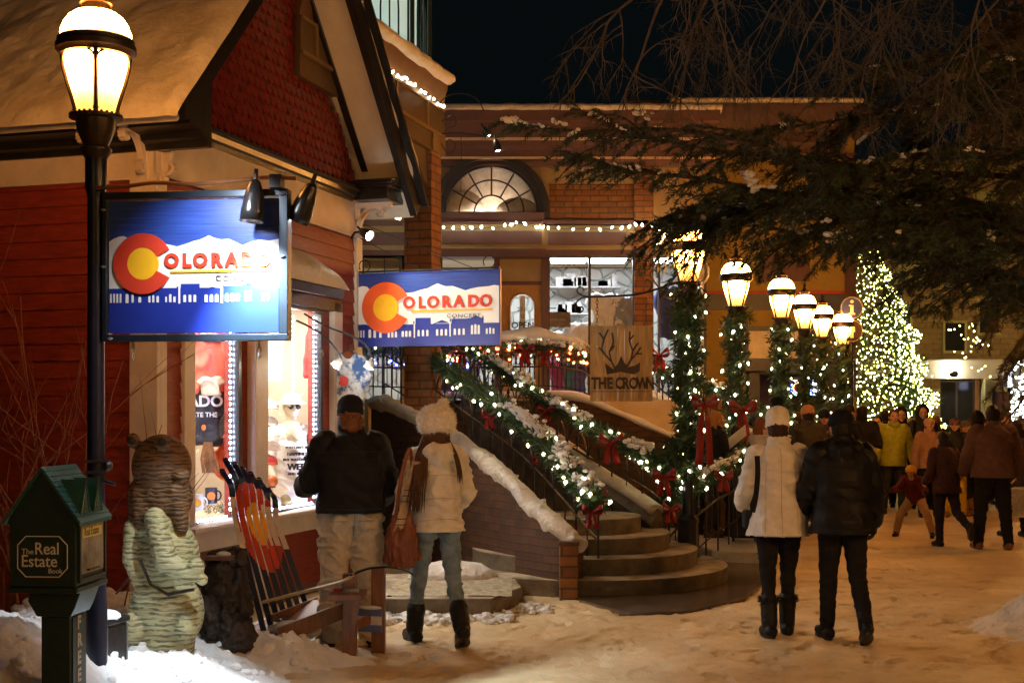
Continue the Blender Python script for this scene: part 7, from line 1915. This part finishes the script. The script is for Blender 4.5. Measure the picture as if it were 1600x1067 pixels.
    bmesh.ops.delete(bm, geom=dl, context='VERTS'); bm.to_mesh(me); bm.free()
    jo = meobj(g('jname','jacket'), me, g('jacket'), t)
    sm = jo.modifiers.new('thick','SOLIDIFY'); sm.thickness = .006; sm.offset = 1
    if g('gloves'):
        m = MB()
        for sd in (-1,1):
            S_,E,W,d2 = arms[sd]; nrm = Vector((-sd,0,0))*.9+Vector((0,.3,0)); hand_shapes(m,W,d2,nrm,s,sd,g('curl',32),.003); m.rcone(W-d2*.03*s,W+d2*.01*s,.036*s,.034*s)
        meobj('gloves', remeshed(m, .0075, 1), g('gloves'), t)
    # hair
    def inhead(m): m.v = [tuple(Mh @ Vector(v)) for v in m.v]; return m
    hair = g('hair')
    if hair:
        m = MB(); n_ = g('hairlen',0)
        m.sph((0,-.018,.022),(.084,.098,.103),20,14); m.sph((0,-.035,-.03),(.078,.075,.08),16,10)
        if n_: m.rcone((0,-.06,-.05),(0,-.075,-.05-n_*.5),.068,.06); 
        me = remeshed(inhead(m), .009, 1, fold=.006, fscale=(30,30,4), seed=5)
        bm = bmesh.new(); bm.from_mesh(me); Mi = Mh.inverted()
        dl = [v for v in bm.verts if (lambda q: q.y > .055 and q.z < .055)(Mi @ v.co) or (lambda q: q.y > .02 and q.z < -.02)(Mi @ v.co)]
        bmesh.ops.delete(bm, geom=dl, context='VERTS'); bm.to_mesh(me); bm.free()
        ho_ = meobj('hair', me, hair, t)
        if n_:
            m = MB()
            for k in range(g('strands',90)):
                a = random.uniform(-2.6,-.5) if not g('hairfront') else random.uniform(-3.5,.35)
                p0_ = Vector((.078*math.cos(a), .085*math.sin(a)-.01, random.uniform(-.06,.02))); l = n_*random.uniform(.75,1.05)
                fr = 1 if not g('hairfront') else 1
                yo = -.02; pts = [p0_, p0_+Vector((p0_.x*.15,p0_.y*.15-.005,-l*.35)), p0_+Vector((p0_.x*.2+random.gauss(0,.006),p0_.y*.2,-l*.7)), p0_+Vector((p0_.x*.15+random.gauss(0,.01),p0_.y*.15,-l))] if n_ < .2 else [p0_, Vector((p0_.x*1.25,p0_.y*1.1+yo*.3,-l*.35)), Vector((p0_.x*1.75+random.gauss(0,.012),p0_.y*1.1+yo+random.gauss(0,.01),-l*.7)), Vector((p0_.x*1.6+random.gauss(0,.02),p0_.y*1.1+yo*1.15,-l))]
                m.tube(pts,[.012,.012,.009,.002],5)
            inhead(m).build('long_hair', hair, ho_, smooth=180)
    ht = g('hat')
    if ht:
        kind = g('hatkind','beanie'); m = MB()
        if kind in ('beanie','bobble'):
            tp = g('hattop',.155); prof = [(.088,.005),(.094,.01),(.096,.045),(.092,.05),(.094,.08),(.085,tp-.045),(.062,tp-.018),(.03,tp-.004),(.002,tp)]
            m.lathe([(.070,.0)]+prof, 40); m.v = [(v[0]*(1+.012*math.sin(20*math.atan2(v[1],v[0]))), v[1]*1.16*(1+.012*math.sin(20*math.atan2(v[1],v[0])))-.008, v[2]-.018*v[1]/.1) for v in m.v]
            o_ = inhead(m).build('hat', ht, t, smooth=60)
        elif kind == 'fur':
            m.sph((0,-.012,.082),(.140,.150,.108),24,14); m.sph((0,-.02,.03),(.134,.140,.066),24,12)
            me = remeshed(inhead(m),.009,1,fold=.012,fscale=(12,12,12),seed=2,fold2=.012); o_ = meobj('hat', me, ht, t); fz = MB()
            for v in list(me.vertices)[::2]:
                n_v = v.normal; p = v.co; e = (n_v+Vector((random.gauss(0,.5),random.gauss(0,.5),random.gauss(0,.5)-.2))).normalized(); sd_ = e.orthogonal().normalized()*.0025; fz.add([p-sd_,p+sd_,p+e*.022],[(0,1,2)])
            fz.build('fur', ht, o_, smooth=0)
        elif kind == 'cap':
            m.sph((0,-.008,.03),(.086,.104,.088),20,12); m.v = [(v[0],v[1],max(v[2],.02)) for v in m.v]; m.prism([(-.06,.08),(.06,.08),(.05,.155),(0,.17),(-.05,.155)],.025,.032,'z'); o_ = inhead(m).build('hat', ht, t, smooth=50)
        elif kind == 'helmet':
            m.sph((0,-.005,.035),(.118,.132,.115),24,14); m.v = [(v[0],v[1],max(v[2],-.02 if v[1] < .03 else .02)) for v in m.v]; o_ = inhead(m).build('helmet', ht, t, smooth=50)
        elif kind == 'hood':
            m.sph((0,-.03,.02),(.115,.115,.135),24,16); m.rcone((0,-.05,-.05),(0,-.04,-.14),.10,.11,16); me = remeshed(inhead(m),.011,1,fold=.008,seed=3); bm = bmesh.new(); bm.from_mesh(me); Mi = Mh.inverted()
            dl = [v for v in bm.verts if (lambda q: q.y > .035 and (q.x/.075)**2+((q.z-.01)/.095)**2 < 1)(Mi @ v.co)]; bmesh.ops.delete(bm, geom=dl, context='VERTS'); bm.to_mesh(me); bm.free(); o_ = meobj('hood', me, ht, t)
        pm = g('pompom')
        if pm:
            m = MB(); c = Vector((0,-.01,g('hattop',.155)+.028)) if kind != 'fur' else Vector((.05,-.03,.200)); pr = .052 if kind != 'fur' else .058
            for k in range(520):
                e = Vector((random.gauss(0,1),random.gauss(0,1),random.gauss(0,1))).normalized(); sd_ = e.orthogonal().normalized()*.004; q = c+e*pr*.45; m.add([q-sd_,q+sd_,c+e*pr*random.uniform(.85,1.1)],[(0,1,2)])
            m.sph(c,(pr*.75,)*3,12,8); inhead(m).build('pompom', pm, o_, smooth=0)
    if g('scarf'):
        m = MB(); m.tube([T((.075*math.cos(a),.02+.075*math.sin(a),1.475+.015*math.sin(3*a))) for a in [2*PI*k/20 for k in range(21)]],[(.038*s,.03*s)]*21,10); me = remeshed(m,.01,2,fold=.01,seed=6); meobj('scarf', me, g('scarf'), t)
    return t, dict(T=T, arms=arms, legs=legs, Mh=Mh, s=s)
def _segd(p, a, b):
    ab = b-a; t_ = max(0,min(1,(p-a).dot(ab)/max(1e-9,ab.length_squared))); return (p-(a+ab*t_)).length
def hash_(s_): return sum(ord(c)*(i%7+1) for i, c in enumerate(s_)) % 97

C = cmat
K_black = C('black_fleece',(0.006,0.007,0.009),.75,c2=(0.014,0.015,0.019)); K_black2 = C('black_nylon',(0.005,0.006,0.009),.5,c2=(0.011,0.012,0.016)); K_bt = C('dark_trousers',(0.008,0.009,0.012),.85,c2=(0.016,0.016,0.019))
K_boot = C('black_boot',(0.012,0.012,0.012),.5,bs=120); K_white = C('white_coat',(0.74,0.71,0.66),.65,c2=(0.82,0.79,0.74)); K_puff = C('cream_jacket',(0.70,0.66,0.60),.55,c2=(0.80,0.76,0.70))
K_khaki = C('khaki_trousers',(0.48,0.43,0.34),.85,c2=(0.60,0.55,0.45)); K_jean = C('blue_denim',(0.10,0.16,0.25),.85,c2=(0.26,0.36,0.46),vs=7); K_brown = C('brown_hair',(0.045,0.022,0.012),.5,c2=(0.12,0.06,0.03),vs=40)
K_dkhair = C('dark_hair',(0.014,0.010,0.008),.5,vs=40); K_blond = C('blond_hair',(0.42,0.26,0.10),.5,vs=40); K_auburn = C('auburn_hair',(0.16,0.06,0.025),.5,vs=40)
K_fur = C('white_fur',(0.82,0.78,0.73),.9,vs=40); K_knit = C('cream_knit',(0.80,0.77,0.70),.9,bs=300); K_navy = C('navy_knit',(0.010,0.012,0.02),.9,bs=300)
K_fuzz = C('dark_fur',(0.03,0.022,0.018),.9,vs=40)
# man looking into the window
pman, i1 = person('man in black jacket and beanie, baggy khaki trousers, looking into the shop window', gx(548,9.35), 9.35, 1.80, R(14),
    dict(la=(18,14,62,10), ra=(12,12,50,8), ll=(0,0,0,5), rl=(-2,3,0,4), hy=R(0), lean=1, bulk=1.20, shw=.175),
    dict(jacket=K_black, trousers=K_khaki, boots=K_boot, hair=C('reddish_hair',(0.16,0.065,0.03),.55,vs=40), hairlen=.05, strands=60, hat=K_navy, hem=.93, jb=1.12, hemw=.98, tw=1.42, flare=1.25, tlen=1.08, collar=1, jfold=.022, tfold=.026, belly=1), vox=.009)
pw, i2 = person('woman in cream jacket, fluffy white bobble hat and blue jeans, with a brown bag', gx(683,9.4), 9.4, 1.70, R(16),
    dict(la=(8,12,38,12), ra=(10,14,60,14), ll=(12,4,0,5), rl=(-15,20,-26,2), hy=R(28), lean=2),
    dict(jacket=K_puff, trousers=K_jean, boots=K_boot, hair=K_brown, hairlen=.08, hairfront=1, strands=60, hat=K_fur, hatkind='fur', pompom=K_fur, hem=.85, hemw=1.04, jb=1.05, tw=.90, boot_h=.17, boot_w=1.22, hood=1, jfold=.022, jfs=(6,6,11), tfold=.013, bulk=.97), vox=.009)
def lock(info, parent, pts, n, sp, r, m_):
    T = info['T']; b = MB(); P = [T(p) for p in pts]
    for k in range(n):
        o_ = Vector((random.gauss(0,sp),random.gauss(0,sp*.35),random.gauss(0,.01))); w_ = random.uniform(.6,1.5)
        q = polyline([p+o_*(.4+w_*i/len(P)) for i, p in enumerate(P)], 14); b.tube(q,[r]*9+[r*.9,r*.8,r*.6,r*.4,r*.15],5)
    b.build('lock', m_, parent, smooth=180)
_h = [c for c in pw.children if c.name.startswith('hair')][0]
lock(i2, _h, [(-.07,-.03,1.60),(-.10,-.07,1.52),(-.14,-.135,1.42),(-.165,-.185,1.28),(-.19,-.19,1.14),(-.20,-.18,1.02)], 46, .022, .0065, K_brown)
lock(i2, _h, [(.05,-.06,1.58),(.085,-.12,1.50),(.11,-.185,1.41),(.13,-.20,1.30),(.135,-.195,1.22)], 14, .010, .0045, K_brown)
# hand bag and plaid scarf of the woman
bp0 = at(628,838,9.25); bg_ = thing('hand_bag', 'slouchy reddish brown leather bag hanging at the side of the woman in jeans', 'bag', (bp0.x,bp0.y,0), R(8))
def Zp(py): return gz(py,9.25)
M_leather = mat('brown_leather',(0.19,0.05,0.022),.35,.3,10,bump=.3,bs=60,col2=(0.28,0.085,0.035))
m = MB(); m.tube([(0,0,Zp(884)),(0,0,Zp(870)),(0,0,Zp(840)),(.0,0,Zp(812)),(.02,0,Zp(795))],[(.08,.05),(.115,.08),(.112,.085),(.075,.05),(.035,.03)],20,up=(1,0,0)); m.rcone((-.10,0,Zp(872)),(.10,0,Zp(868)),.035,.035)
meobj('pouch', remeshed(m,.008,2,fold=.020,fscale=(26,26,3),seed=8), M_leather, bg_)
m = MB(); m.tube(polyline([(-.04,-.02,Zp(800)),(.0,0,Zp(740)),(.06,.03,Zp(700)),(.07,.03,Zp(740)),(.05,0,Zp(800))],24),[(.014,.006)]*24,6); m.build('strap', M_leather, bg_)
m = MB(); m.sph((.02,-.02,Zp(797)),(.04,.03,.02),10,7); m.build('gathers', M_leather, bg_)
scf = thing('plaid_scarf', 'beige plaid scarf hanging from the shoulder of the woman in jeans', 'scarf', (bp0.x,bp0.y,0), R(8))
M_plaid = mat('plaid_wool',(0.40,0.26,0.14),.9,.2,20,sheen=.2,col2=(0.55,0.40,0.25))
m = MB(); q = [Vector((lerp(.10,-.05,i/14),-.05+.012*math.sin(i),lerp(Zp(720),Zp(845),i/14))) for i in range(15)]; m.tube(q,[(.035,.010)]*15,8,up=(1,0,0)); meobj('cloth', remeshed(m,.007,1,fold=.006,fscale=(20,20,6)), M_plaid, scf)
m = MB()
for i in (5,6,7,10,11): m.tube([q[i]+Vector((-.037,-.013,0)),q[i]+Vector((.037,-.013,0))],[(.003,.008)]*2,6)
m.build('stripes', K_black, scf)
pc1, i3 = person('woman in white coat and white hat with black pompom, walking away arm in arm', gx(1216,9.75), 9.75, 1.70, R(-3),
    dict(la=(4,13,52,12), ra=(-6,16,30,8), ll=(-6,8,-4,0), rl=(4,2,0,-1), hy=R(-4), lean=2),
    dict(jacket=K_white, jname='coat', trousers=K_bt, boots=K_boot, hair=C('umber_hair',(0.04,0.018,0.010),.55,vs=40), hairlen=0, hat=K_knit, hattop=.175, pompom=K_black, hem=.77, hemw=1.22, jb=1.07, tw=.90, thigh=.112, boot_h=.20, boot_w=1.15, fur_cuff=K_fuzz, jfold=.018, jfs=(5,5,8), gloves=K_boot, bulk=1.0), vox=.009)
pc2, i4 = person('man in black hooded jacket, black beanie and dark trousers walking away beside the white coat', gx(1316,9.55), 9.55, 1.70, R(2),
    dict(la=(8,10,28,6), ra=(-4,10,20,4), ll=(6,3,0,1), rl=(-10,20,-28,1), hy=R(5), lean=2),
    dict(jacket=K_black2, trousers=K_bt, boots=K_boot, hair=K_dkhair, hat=K_navy, hattop=.14, hem=.80, hemw=1.08, jb=1.18, tw=1.05, boot_h=.12, hood=1, jfold=.018, tfold=.009, gloves=K_boot, bulk=1.08), vox=.009)
sb = thing('shoulder_bag', 'black bag strap running down the left back of the white coat', 'bag', (0,0,0), 0)
m = MB(); pts = [at(1183,712,9.62),at(1184,740,9.60),at(1181,775,9.60),at(1176,800,9.62)]; m.tube(polyline(pts,14),[(.020,.006)]*14,6,up=(1,0,0)); m.build('strap', K_black, sb)
m = MB(); c = at(1174,806,9.74); m.box(c.x-.05,c.y-.02,c.z-.10,c.x+.02,c.y+.14,c.z+.04); m.build('purse', K_black, sb, bevel=.02)

# seams, hems and pockets that show at this distance: thin piping pressed on the garment surface
def on_surface(parent_obj, pts, r, m_, name):
    me = parent_obj.data; from mathutils.bvhtree import BVHTree
    bv = BVHTree.FromPolygons([v.co for v in me.vertices], [tuple(p.vertices) for p in me.polygons])
    out = []
    for p in pts:
        h = bv.ray_cast(Vector((p[0],-1.5,p[1])), Vector((0,1,0)))
        if h[0] is not None: out.append(h[0]+Vector((0,-.006,0)))
    if len(out) > 2:
        b = MB(); b.tube(out, r, 5); b.build(name, m_, parent_obj.parent, smooth=180)
def kid(o, n): return [c for c in o.children if c.name.startswith(n)][0]
M_seamw = cmat('pale_seam',(0.42,0.39,0.35)); M_seamk = cmat('black_seam',(0.02,0.021,0.026),.4)
jw = kid(pc1,'coat')
for x_ in (0.0, .105, -.105): on_surface(jw, [(x_*(1+.35*(1.35-z_)), z_) for z_ in [lerp(1.42 if x_ == 0 else 1.30,.76,k/40) for k in range(41)]], .0028, M_seamw, 'seam')
on_surface(jw, [(lerp(-.19,.19,k/40), .765) for k in range(41)], .0028, M_seamw, 'hem_stitch')
jp = kid(pw,'jacket')
for z_ in (1.22, 1.05, .90): on_surface(jp, [(lerp(-.17,.17,k/40), z_+.02*math.sin(k/40*PI)) for k in range(41)], .003, M_seamw, 'seam')
jk = kid(pc2,'jacket')
on_surface(jk, [(lerp(-.2,.2,k/40), 1.27+.015*math.sin(k/40*PI)) for k in range(41)], .003, M_seamk, 'seam'); on_surface(jk, [(lerp(-.19,.19,k/40), .83) for k in range(41)], .004, M_seamk, 'hem_stitch')
jm = kid(pman,'jacket')
on_surface(jm, [(lerp(-.24,.24,k/40), 1.40+.01*math.sin(k/40*PI)) for k in range(41)], .003, M_seamk, 'seam'); on_surface(jm, [(lerp(-.2,.2,k/40), .995) for k in range(41)], .005, M_seamk, 'hem_band')
tj = kid(pw,'trousers'); M_st = cmat('jean_seam',(0.05,0.08,0.12))
for sx in (-1,1):
    on_surface(tj, [(sx*.055+x_, z_) for x_, z_ in ((-.045,.93),(-.045,.84),(0,.81),(.045,.84),(.045,.93))], .0025, M_st, 'pocket')
tk = kid(pman,'trousers'); M_sk = cmat('khaki_seam',(0.28,0.24,0.17))
on_surface(tk, [(0.01, lerp(.95,.80,k/14)) for k in range(15)], .004, M_sk, 'seam')
for sx in (-1,1): on_surface(tk, [(sx*.10+lerp(-.06,.06,k/14), .91) for k in range(15)], .003, M_sk, 'pocket')
# ------------------------------------------------------------ crowd
def cr(label, px, top, foot, rz, pose=None, hx=0, **fit):
    z0 = fit.pop('z0', 0.0); Y = gy(foot, z0); hgt = CH-z0-(top-PY0)/F*Y
    hgt = hgt/ (1.03 if fit.get('hat') else 1.0)
    base = dict(trousers=K_bt, boots=K_boot, jacket=K_black2, tw=1.05, boot_h=.10, jfold=.012, hair=K_dkhair, jb=1.1); base.update(fit)
    p = dict(la=(random.uniform(-5,20),10,random.uniform(10,40),5), ra=(random.uniform(-5,20),10,random.uniform(10,40),5), ll=(random.uniform(-3,8),4,0,3), rl=(random.uniform(-8,2),6,0,3))
    if pose: p.update(pose)
    lb = label
    return person(lb, gx(px,Y), Y, hgt, R(rz), p, base, vox=.012, z0=z0)
cr('man in lime green jacket and jeans facing the camera in the crowd', 1396, 638, 803, 176, dict(la=(-4,14,20,4), ra=(2,14,16,4), hp=-8), jacket=C('lime_shell',(0.30,0.34,0.02),.5,c2=(0.42,0.44,0.04)), trousers=C('grey_jeans',(0.04,0.05,0.06)), hem=.80, jb=1.2, bulk=1.06, hair=C('brown_short',(0.07,0.035,0.02)), scarf=C('lime_collar',(0.25,0.28,0.03)))
cr('child in yellow helmet and maroon jacket crouching with legs apart in tan trousers', 1430, 705, 838, 150, dict(lean=34, la=(30,20,60,0), ra=(40,15,50,0), ll=(35,40,0,28), rl=(28,42,0,26), hp=-15), jacket=C('maroon_shell',(0.10,0.015,0.012)), trousers=C('tan_snow_trousers',(0.36,0.24,0.15)), hat=C('yellow_helmet',(0.62,0.33,0.01),.3), hatkind='helmet', tw=1.25, gloves=K_boot, hem=.88)
_c = None
cr('person in dark plaid coat hurrying away with one heel lifted', 1478, 672, 853, 8, dict(la=(-10,10,60,10), ra=(-10,12,60,10), ll=(2,4,0,1), rl=(-22,42,-70,1), lean=7), jacket=C('plaid_dark',(0.035,0.02,0.024),c2=(0.08,0.035,0.035),vs=30), hair=K_dkhair, hairlen=.12, hem=.78, hemw=1.05, trousers=C('ink_trousers',(0.02,0.016,0.03)))
cr('person in beige zip jacket, tan cap and sunglasses behind the plaid coat', 1452, 646, 808, 170, dict(hp=-5), jacket=C('beige_zip',(0.30,0.17,0.10)), hat=C('tan_cap',(0.42,0.27,0.15)), hattop=.12, hem=.84)
cr('tall man in brown fleece, black trousers and tan boots seen from behind', 1551, 631, 857, -4, dict(ll=(2,2,0,7), rl=(-2,4,0,7), la=(4,14,30,8), ra=(0,14,26,8)), jacket=C('brown_fleece',(0.12,0.065,0.055),.9), trousers=K_bt, boots=C('tan_boot',(0.20,0.10,0.05)), hair=K_dkhair, hem=.86, jb=1.22, bulk=1.14, tw=1.2, boot_h=.16)
cr('woman with long blond hair, grey hat and black coat, turned to the left', 1507, 652, 806, 70, jacket=K_black2, hat=C('grey_knit',(0.14,0.12,0.11)), hattop=.13, hair=K_blond, hairlen=.28, hairfront=1, strands=60, hem=.72, trousers=C('dim_tights',(0.03,0.025,0.03)), boots=C('suede_boot',(0.28,0.15,0.07)), boot_h=.22, boot_w=1.15)
cr('person in purple beanie, dark coat and yellow snow trousers', 1492, 647, 807, 160, jacket=K_black2, hat=C('purple_knit',(0.09,0.045,0.075)), hattop=.12, trousers=C('yellow_snow_trousers',(0.50,0.36,0.02)), tw=1.35, boots=C('suede_boot',(0.28,0.15,0.07)), boot_h=.16, hem=.80)
cr('hooded figure in black standing before the lit tree', 1441, 627, 795, 178, hat=K_black, hatkind='hood', hem=.6)
cr('second dark hooded figure left of the tall one by the lit tree', 1408, 632, 793, 172, hat=K_black, hatkind='hood', hem=.7)
cr('dark haired person in black standing in front of the tree base', 1372, 648, 792, 150, hem=.75)
cr('person in black with wide hood between the brown fleece and the doorway', 1527, 638, 798, 0, hat=K_black, hatkind='hood', hem=.7)
cr('person in grey coat at the right edge with long dark hair', 1588, 655, 838, 10, jacket=C('slate_coat',(0.05,0.05,0.06)), hairlen=.3, hair=K_dkhair, hem=.65)
wb = thing('shopping_bag', 'large white shopping bag carried low at the right edge', 'bag', at(1592,806,16.5), R(10)); m = MB(); m.box(-.15,-.07,0,.15,.07,.36); me = remeshed(m,.014,1,fold=.02,fscale=(9,9,5)); meobj('bag', me, C('white_bag',(0.55,0.52,0.48),.5), wb); m = MB(); m.tube([(-.07,0,.35),(-.05,0,.48),(.05,0,.48),(.07,0,.35)],.006,5); m.build('handle', K_black, wb)
cr('dark haired man in black jacket in profile, just right of the walking couple', 1326, 630, 806, -70, dict(hy=R(0)), jacket=K_black, hem=.8, bulk=1.05)
cr('man in dark coat behind the profile man, back to the camera', 1347, 632, 803, -20, jacket=C('coal_coat',(0.02,0.018,0.02)), hem=.75, hair=K_dkhair, bulk=1.05)
cr('person in dark coat and tan beanie seen from behind, near the lamp posts', 1262, 628, 828, 5, jacket=C('loden_coat',(0.05,0.04,0.03)), hat=C('tan_beanie',(0.40,0.19,0.09)), hattop=.15, hem=.7, bulk=1.08)
cr('smiling person in dark beanie facing the camera behind the white coat', 1288, 634, 812, 165, jacket=C('umber_coat',(0.05,0.03,0.03)), hat=K_navy, hattop=.14, hem=.75)
cr('person in ochre jacket almost hidden behind the man in black', 1296, 672, 826, 10, jacket=C('ochre_jacket',(0.38,0.26,0.08)), hair=K_brown, hem=.8)
cr('blond woman in black coat in profile reading a paper by the first garlanded post', 1119, 641, 838, -78, z0=.15, pose=dict(la=(20,6,70,10), ra=(20,6,80,10), hp=-10), jacket=K_black, hair=C('ginger_blond',(0.36,0.17,0.05)), hairlen=.10, strands=60, hem=.62, trousers=C('charcoal_tights',(0.03,0.025,0.025)), boots=C('umber_boot',(0.10,0.045,0.025)), boot_h=.2)
pp_ = thing('paper', 'white sheet of paper held up by the blond woman', 'paper', at(1153,690,15.4), R(20)); m = MB(); m.box(-.14,-.002,-.01,.14,.002,.20, Matrix.Rotation(R(-35),4,'Y') @ Matrix.Rotation(R(40),4,'X')); m.build('sheet', MATS['white_print'], pp_)
cr('woman with curly auburn hair and white jacket behind the white coat', 1189, 650, 836, -60, z0=.15, jacket=C('pale_jacket',(0.50,0.46,0.42)), hair=K_auburn, hairlen=.12, strands=110, hem=.82, scarf=M_stripe)
cr('person in long black coat between the blond woman and the white coat', 1150, 664, 838, -40, z0=.15, pose=dict(la=(10,8,50,5)), jacket=K_black, hem=.55, hair=K_dkhair)
cr('person in black with back turned left of the smiling one', 1238, 650, 822, 5, jacket=K_black2, hem=.8, hat=K_black, hattop=.13)
for lab, px, top, foot, rz, kw in (
 ('woman in red jacket facing the blond woman by the first garlanded post',1096,655,834,-100,dict(z0=.15,jacket=C('red_jacket',(0.30,0.02,0.02)),hair=K_brown,hairlen=.2,strands=60)),
 ('person in grey hooded coat just right of the second lamp post',1172,645,822,20,dict(jacket=C('ash_coat',(0.07,0.07,0.08)),hat=K_black,hatkind='hood')),
 ('person in navy coat and pale hat in front of the third lamp post',1208,640,815,-10,dict(jacket=C('navy_coat',(0.015,0.02,0.05)),hat=C('pale_hat',(0.4,0.36,0.3)),hattop=.13)),
 ('person in olive parka beside the fourth lamp post',1247,643,806,12,dict(jacket=C('olive_parka',(0.05,0.055,0.025)),hair=K_brown)),
 ('person in rust coloured jacket behind the man in profile',1309,645,800,160,dict(jacket=C('rust_jacket',(0.20,0.07,0.03)),hat=C('wine_hat',(0.12,0.02,0.03)),hattop=.13)),
 ('person in dark red hat left of the lime jacket',1360,652,792,140,dict(hat=C('dark_red_hat',(0.14,0.02,0.02)),hattop=.13)),
 ('tall person in dark grey coat seen over the lime jacket',1383,640,787,-20,dict(jacket=C('graphite_coat',(0.03,0.03,0.035)))),
 ('person in dark green coat between the lime jacket and the beige one',1424,646,789,170,dict(jacket=C('bottle_coat',(0.012,0.03,0.02)),hat=C('oat_hat',(0.35,0.28,0.2)),hattop=.12)),
 ('person with light brown hair behind the beige jacket',1463,648,790,15,dict(hair=K_auburn,jacket=C('mocha_coat',(0.08,0.05,0.035)))),
 ('person in maroon beanie right of the purple one',1516,650,793,165,dict(hat=C('maroon_knit',(0.10,0.02,0.03)),hattop=.13)),
 ('person in black cap near the lit doorway',1540,646,787,170,dict(hat=K_black,hattop=.12)),
 ('person with yellow scarf at the far right of the crowd',1572,645,795,175,dict(scarf=C('yellow_scarf',(0.5,0.36,0.04)),hair=K_brown)),
 ('person in pale grey hat at the right edge near the light wrapped pole',1596,648,790,-170,dict(hat=C('ice_hat',(0.3,0.3,0.3)),hattop=.13)),
): cr(lab, px, top, foot, rz, hem=random.uniform(.66,.82), **kw)
su = thing('suitcase', 'black wheeled suitcase standing at the kerb behind the white coat', 'suitcase', at(1163,856,15.2), R(-10)); su.location.z = .15
m = MB(); m.box(-.17,-.11,.05,.17,.11,.56); m.build('case', K_black2, su, bevel=.03); m = MB(); m.tube([(-.09,.08,.56),(-.09,.08,.80),(.09,.08,.80),(.09,.08,.56)],.010,6); m.build('handle', M_iron, su)
for sx in (-1,1): m = MB(); m.tube([(sx*.13-.015,0,.03),(sx*.13+.015,0,.03)],.03,12); m.build('wheel', M_iron, su)
# ------------------------------------------------------------ lettering curves become meshes
_dg = bpy.context.evaluated_depsgraph_get(); _dg.update()
for _o in [o for o in SC.objects if o.type == 'FONT']:
    _me = bpy.data.meshes.new_from_object(_o.evaluated_get(_dg)); _n = _o.name
    _m = bpy.data.objects.new('x', _me); COL.objects.link(_m); _m.parent = _o.parent; _m.location = _o.location; _m.rotation_euler = _o.rotation_euler; _m.scale = _o.scale
    _me.materials.clear(); _me.materials.append(_o.data.materials[0])
    bpy.data.objects.remove(_o); _m.name = _n
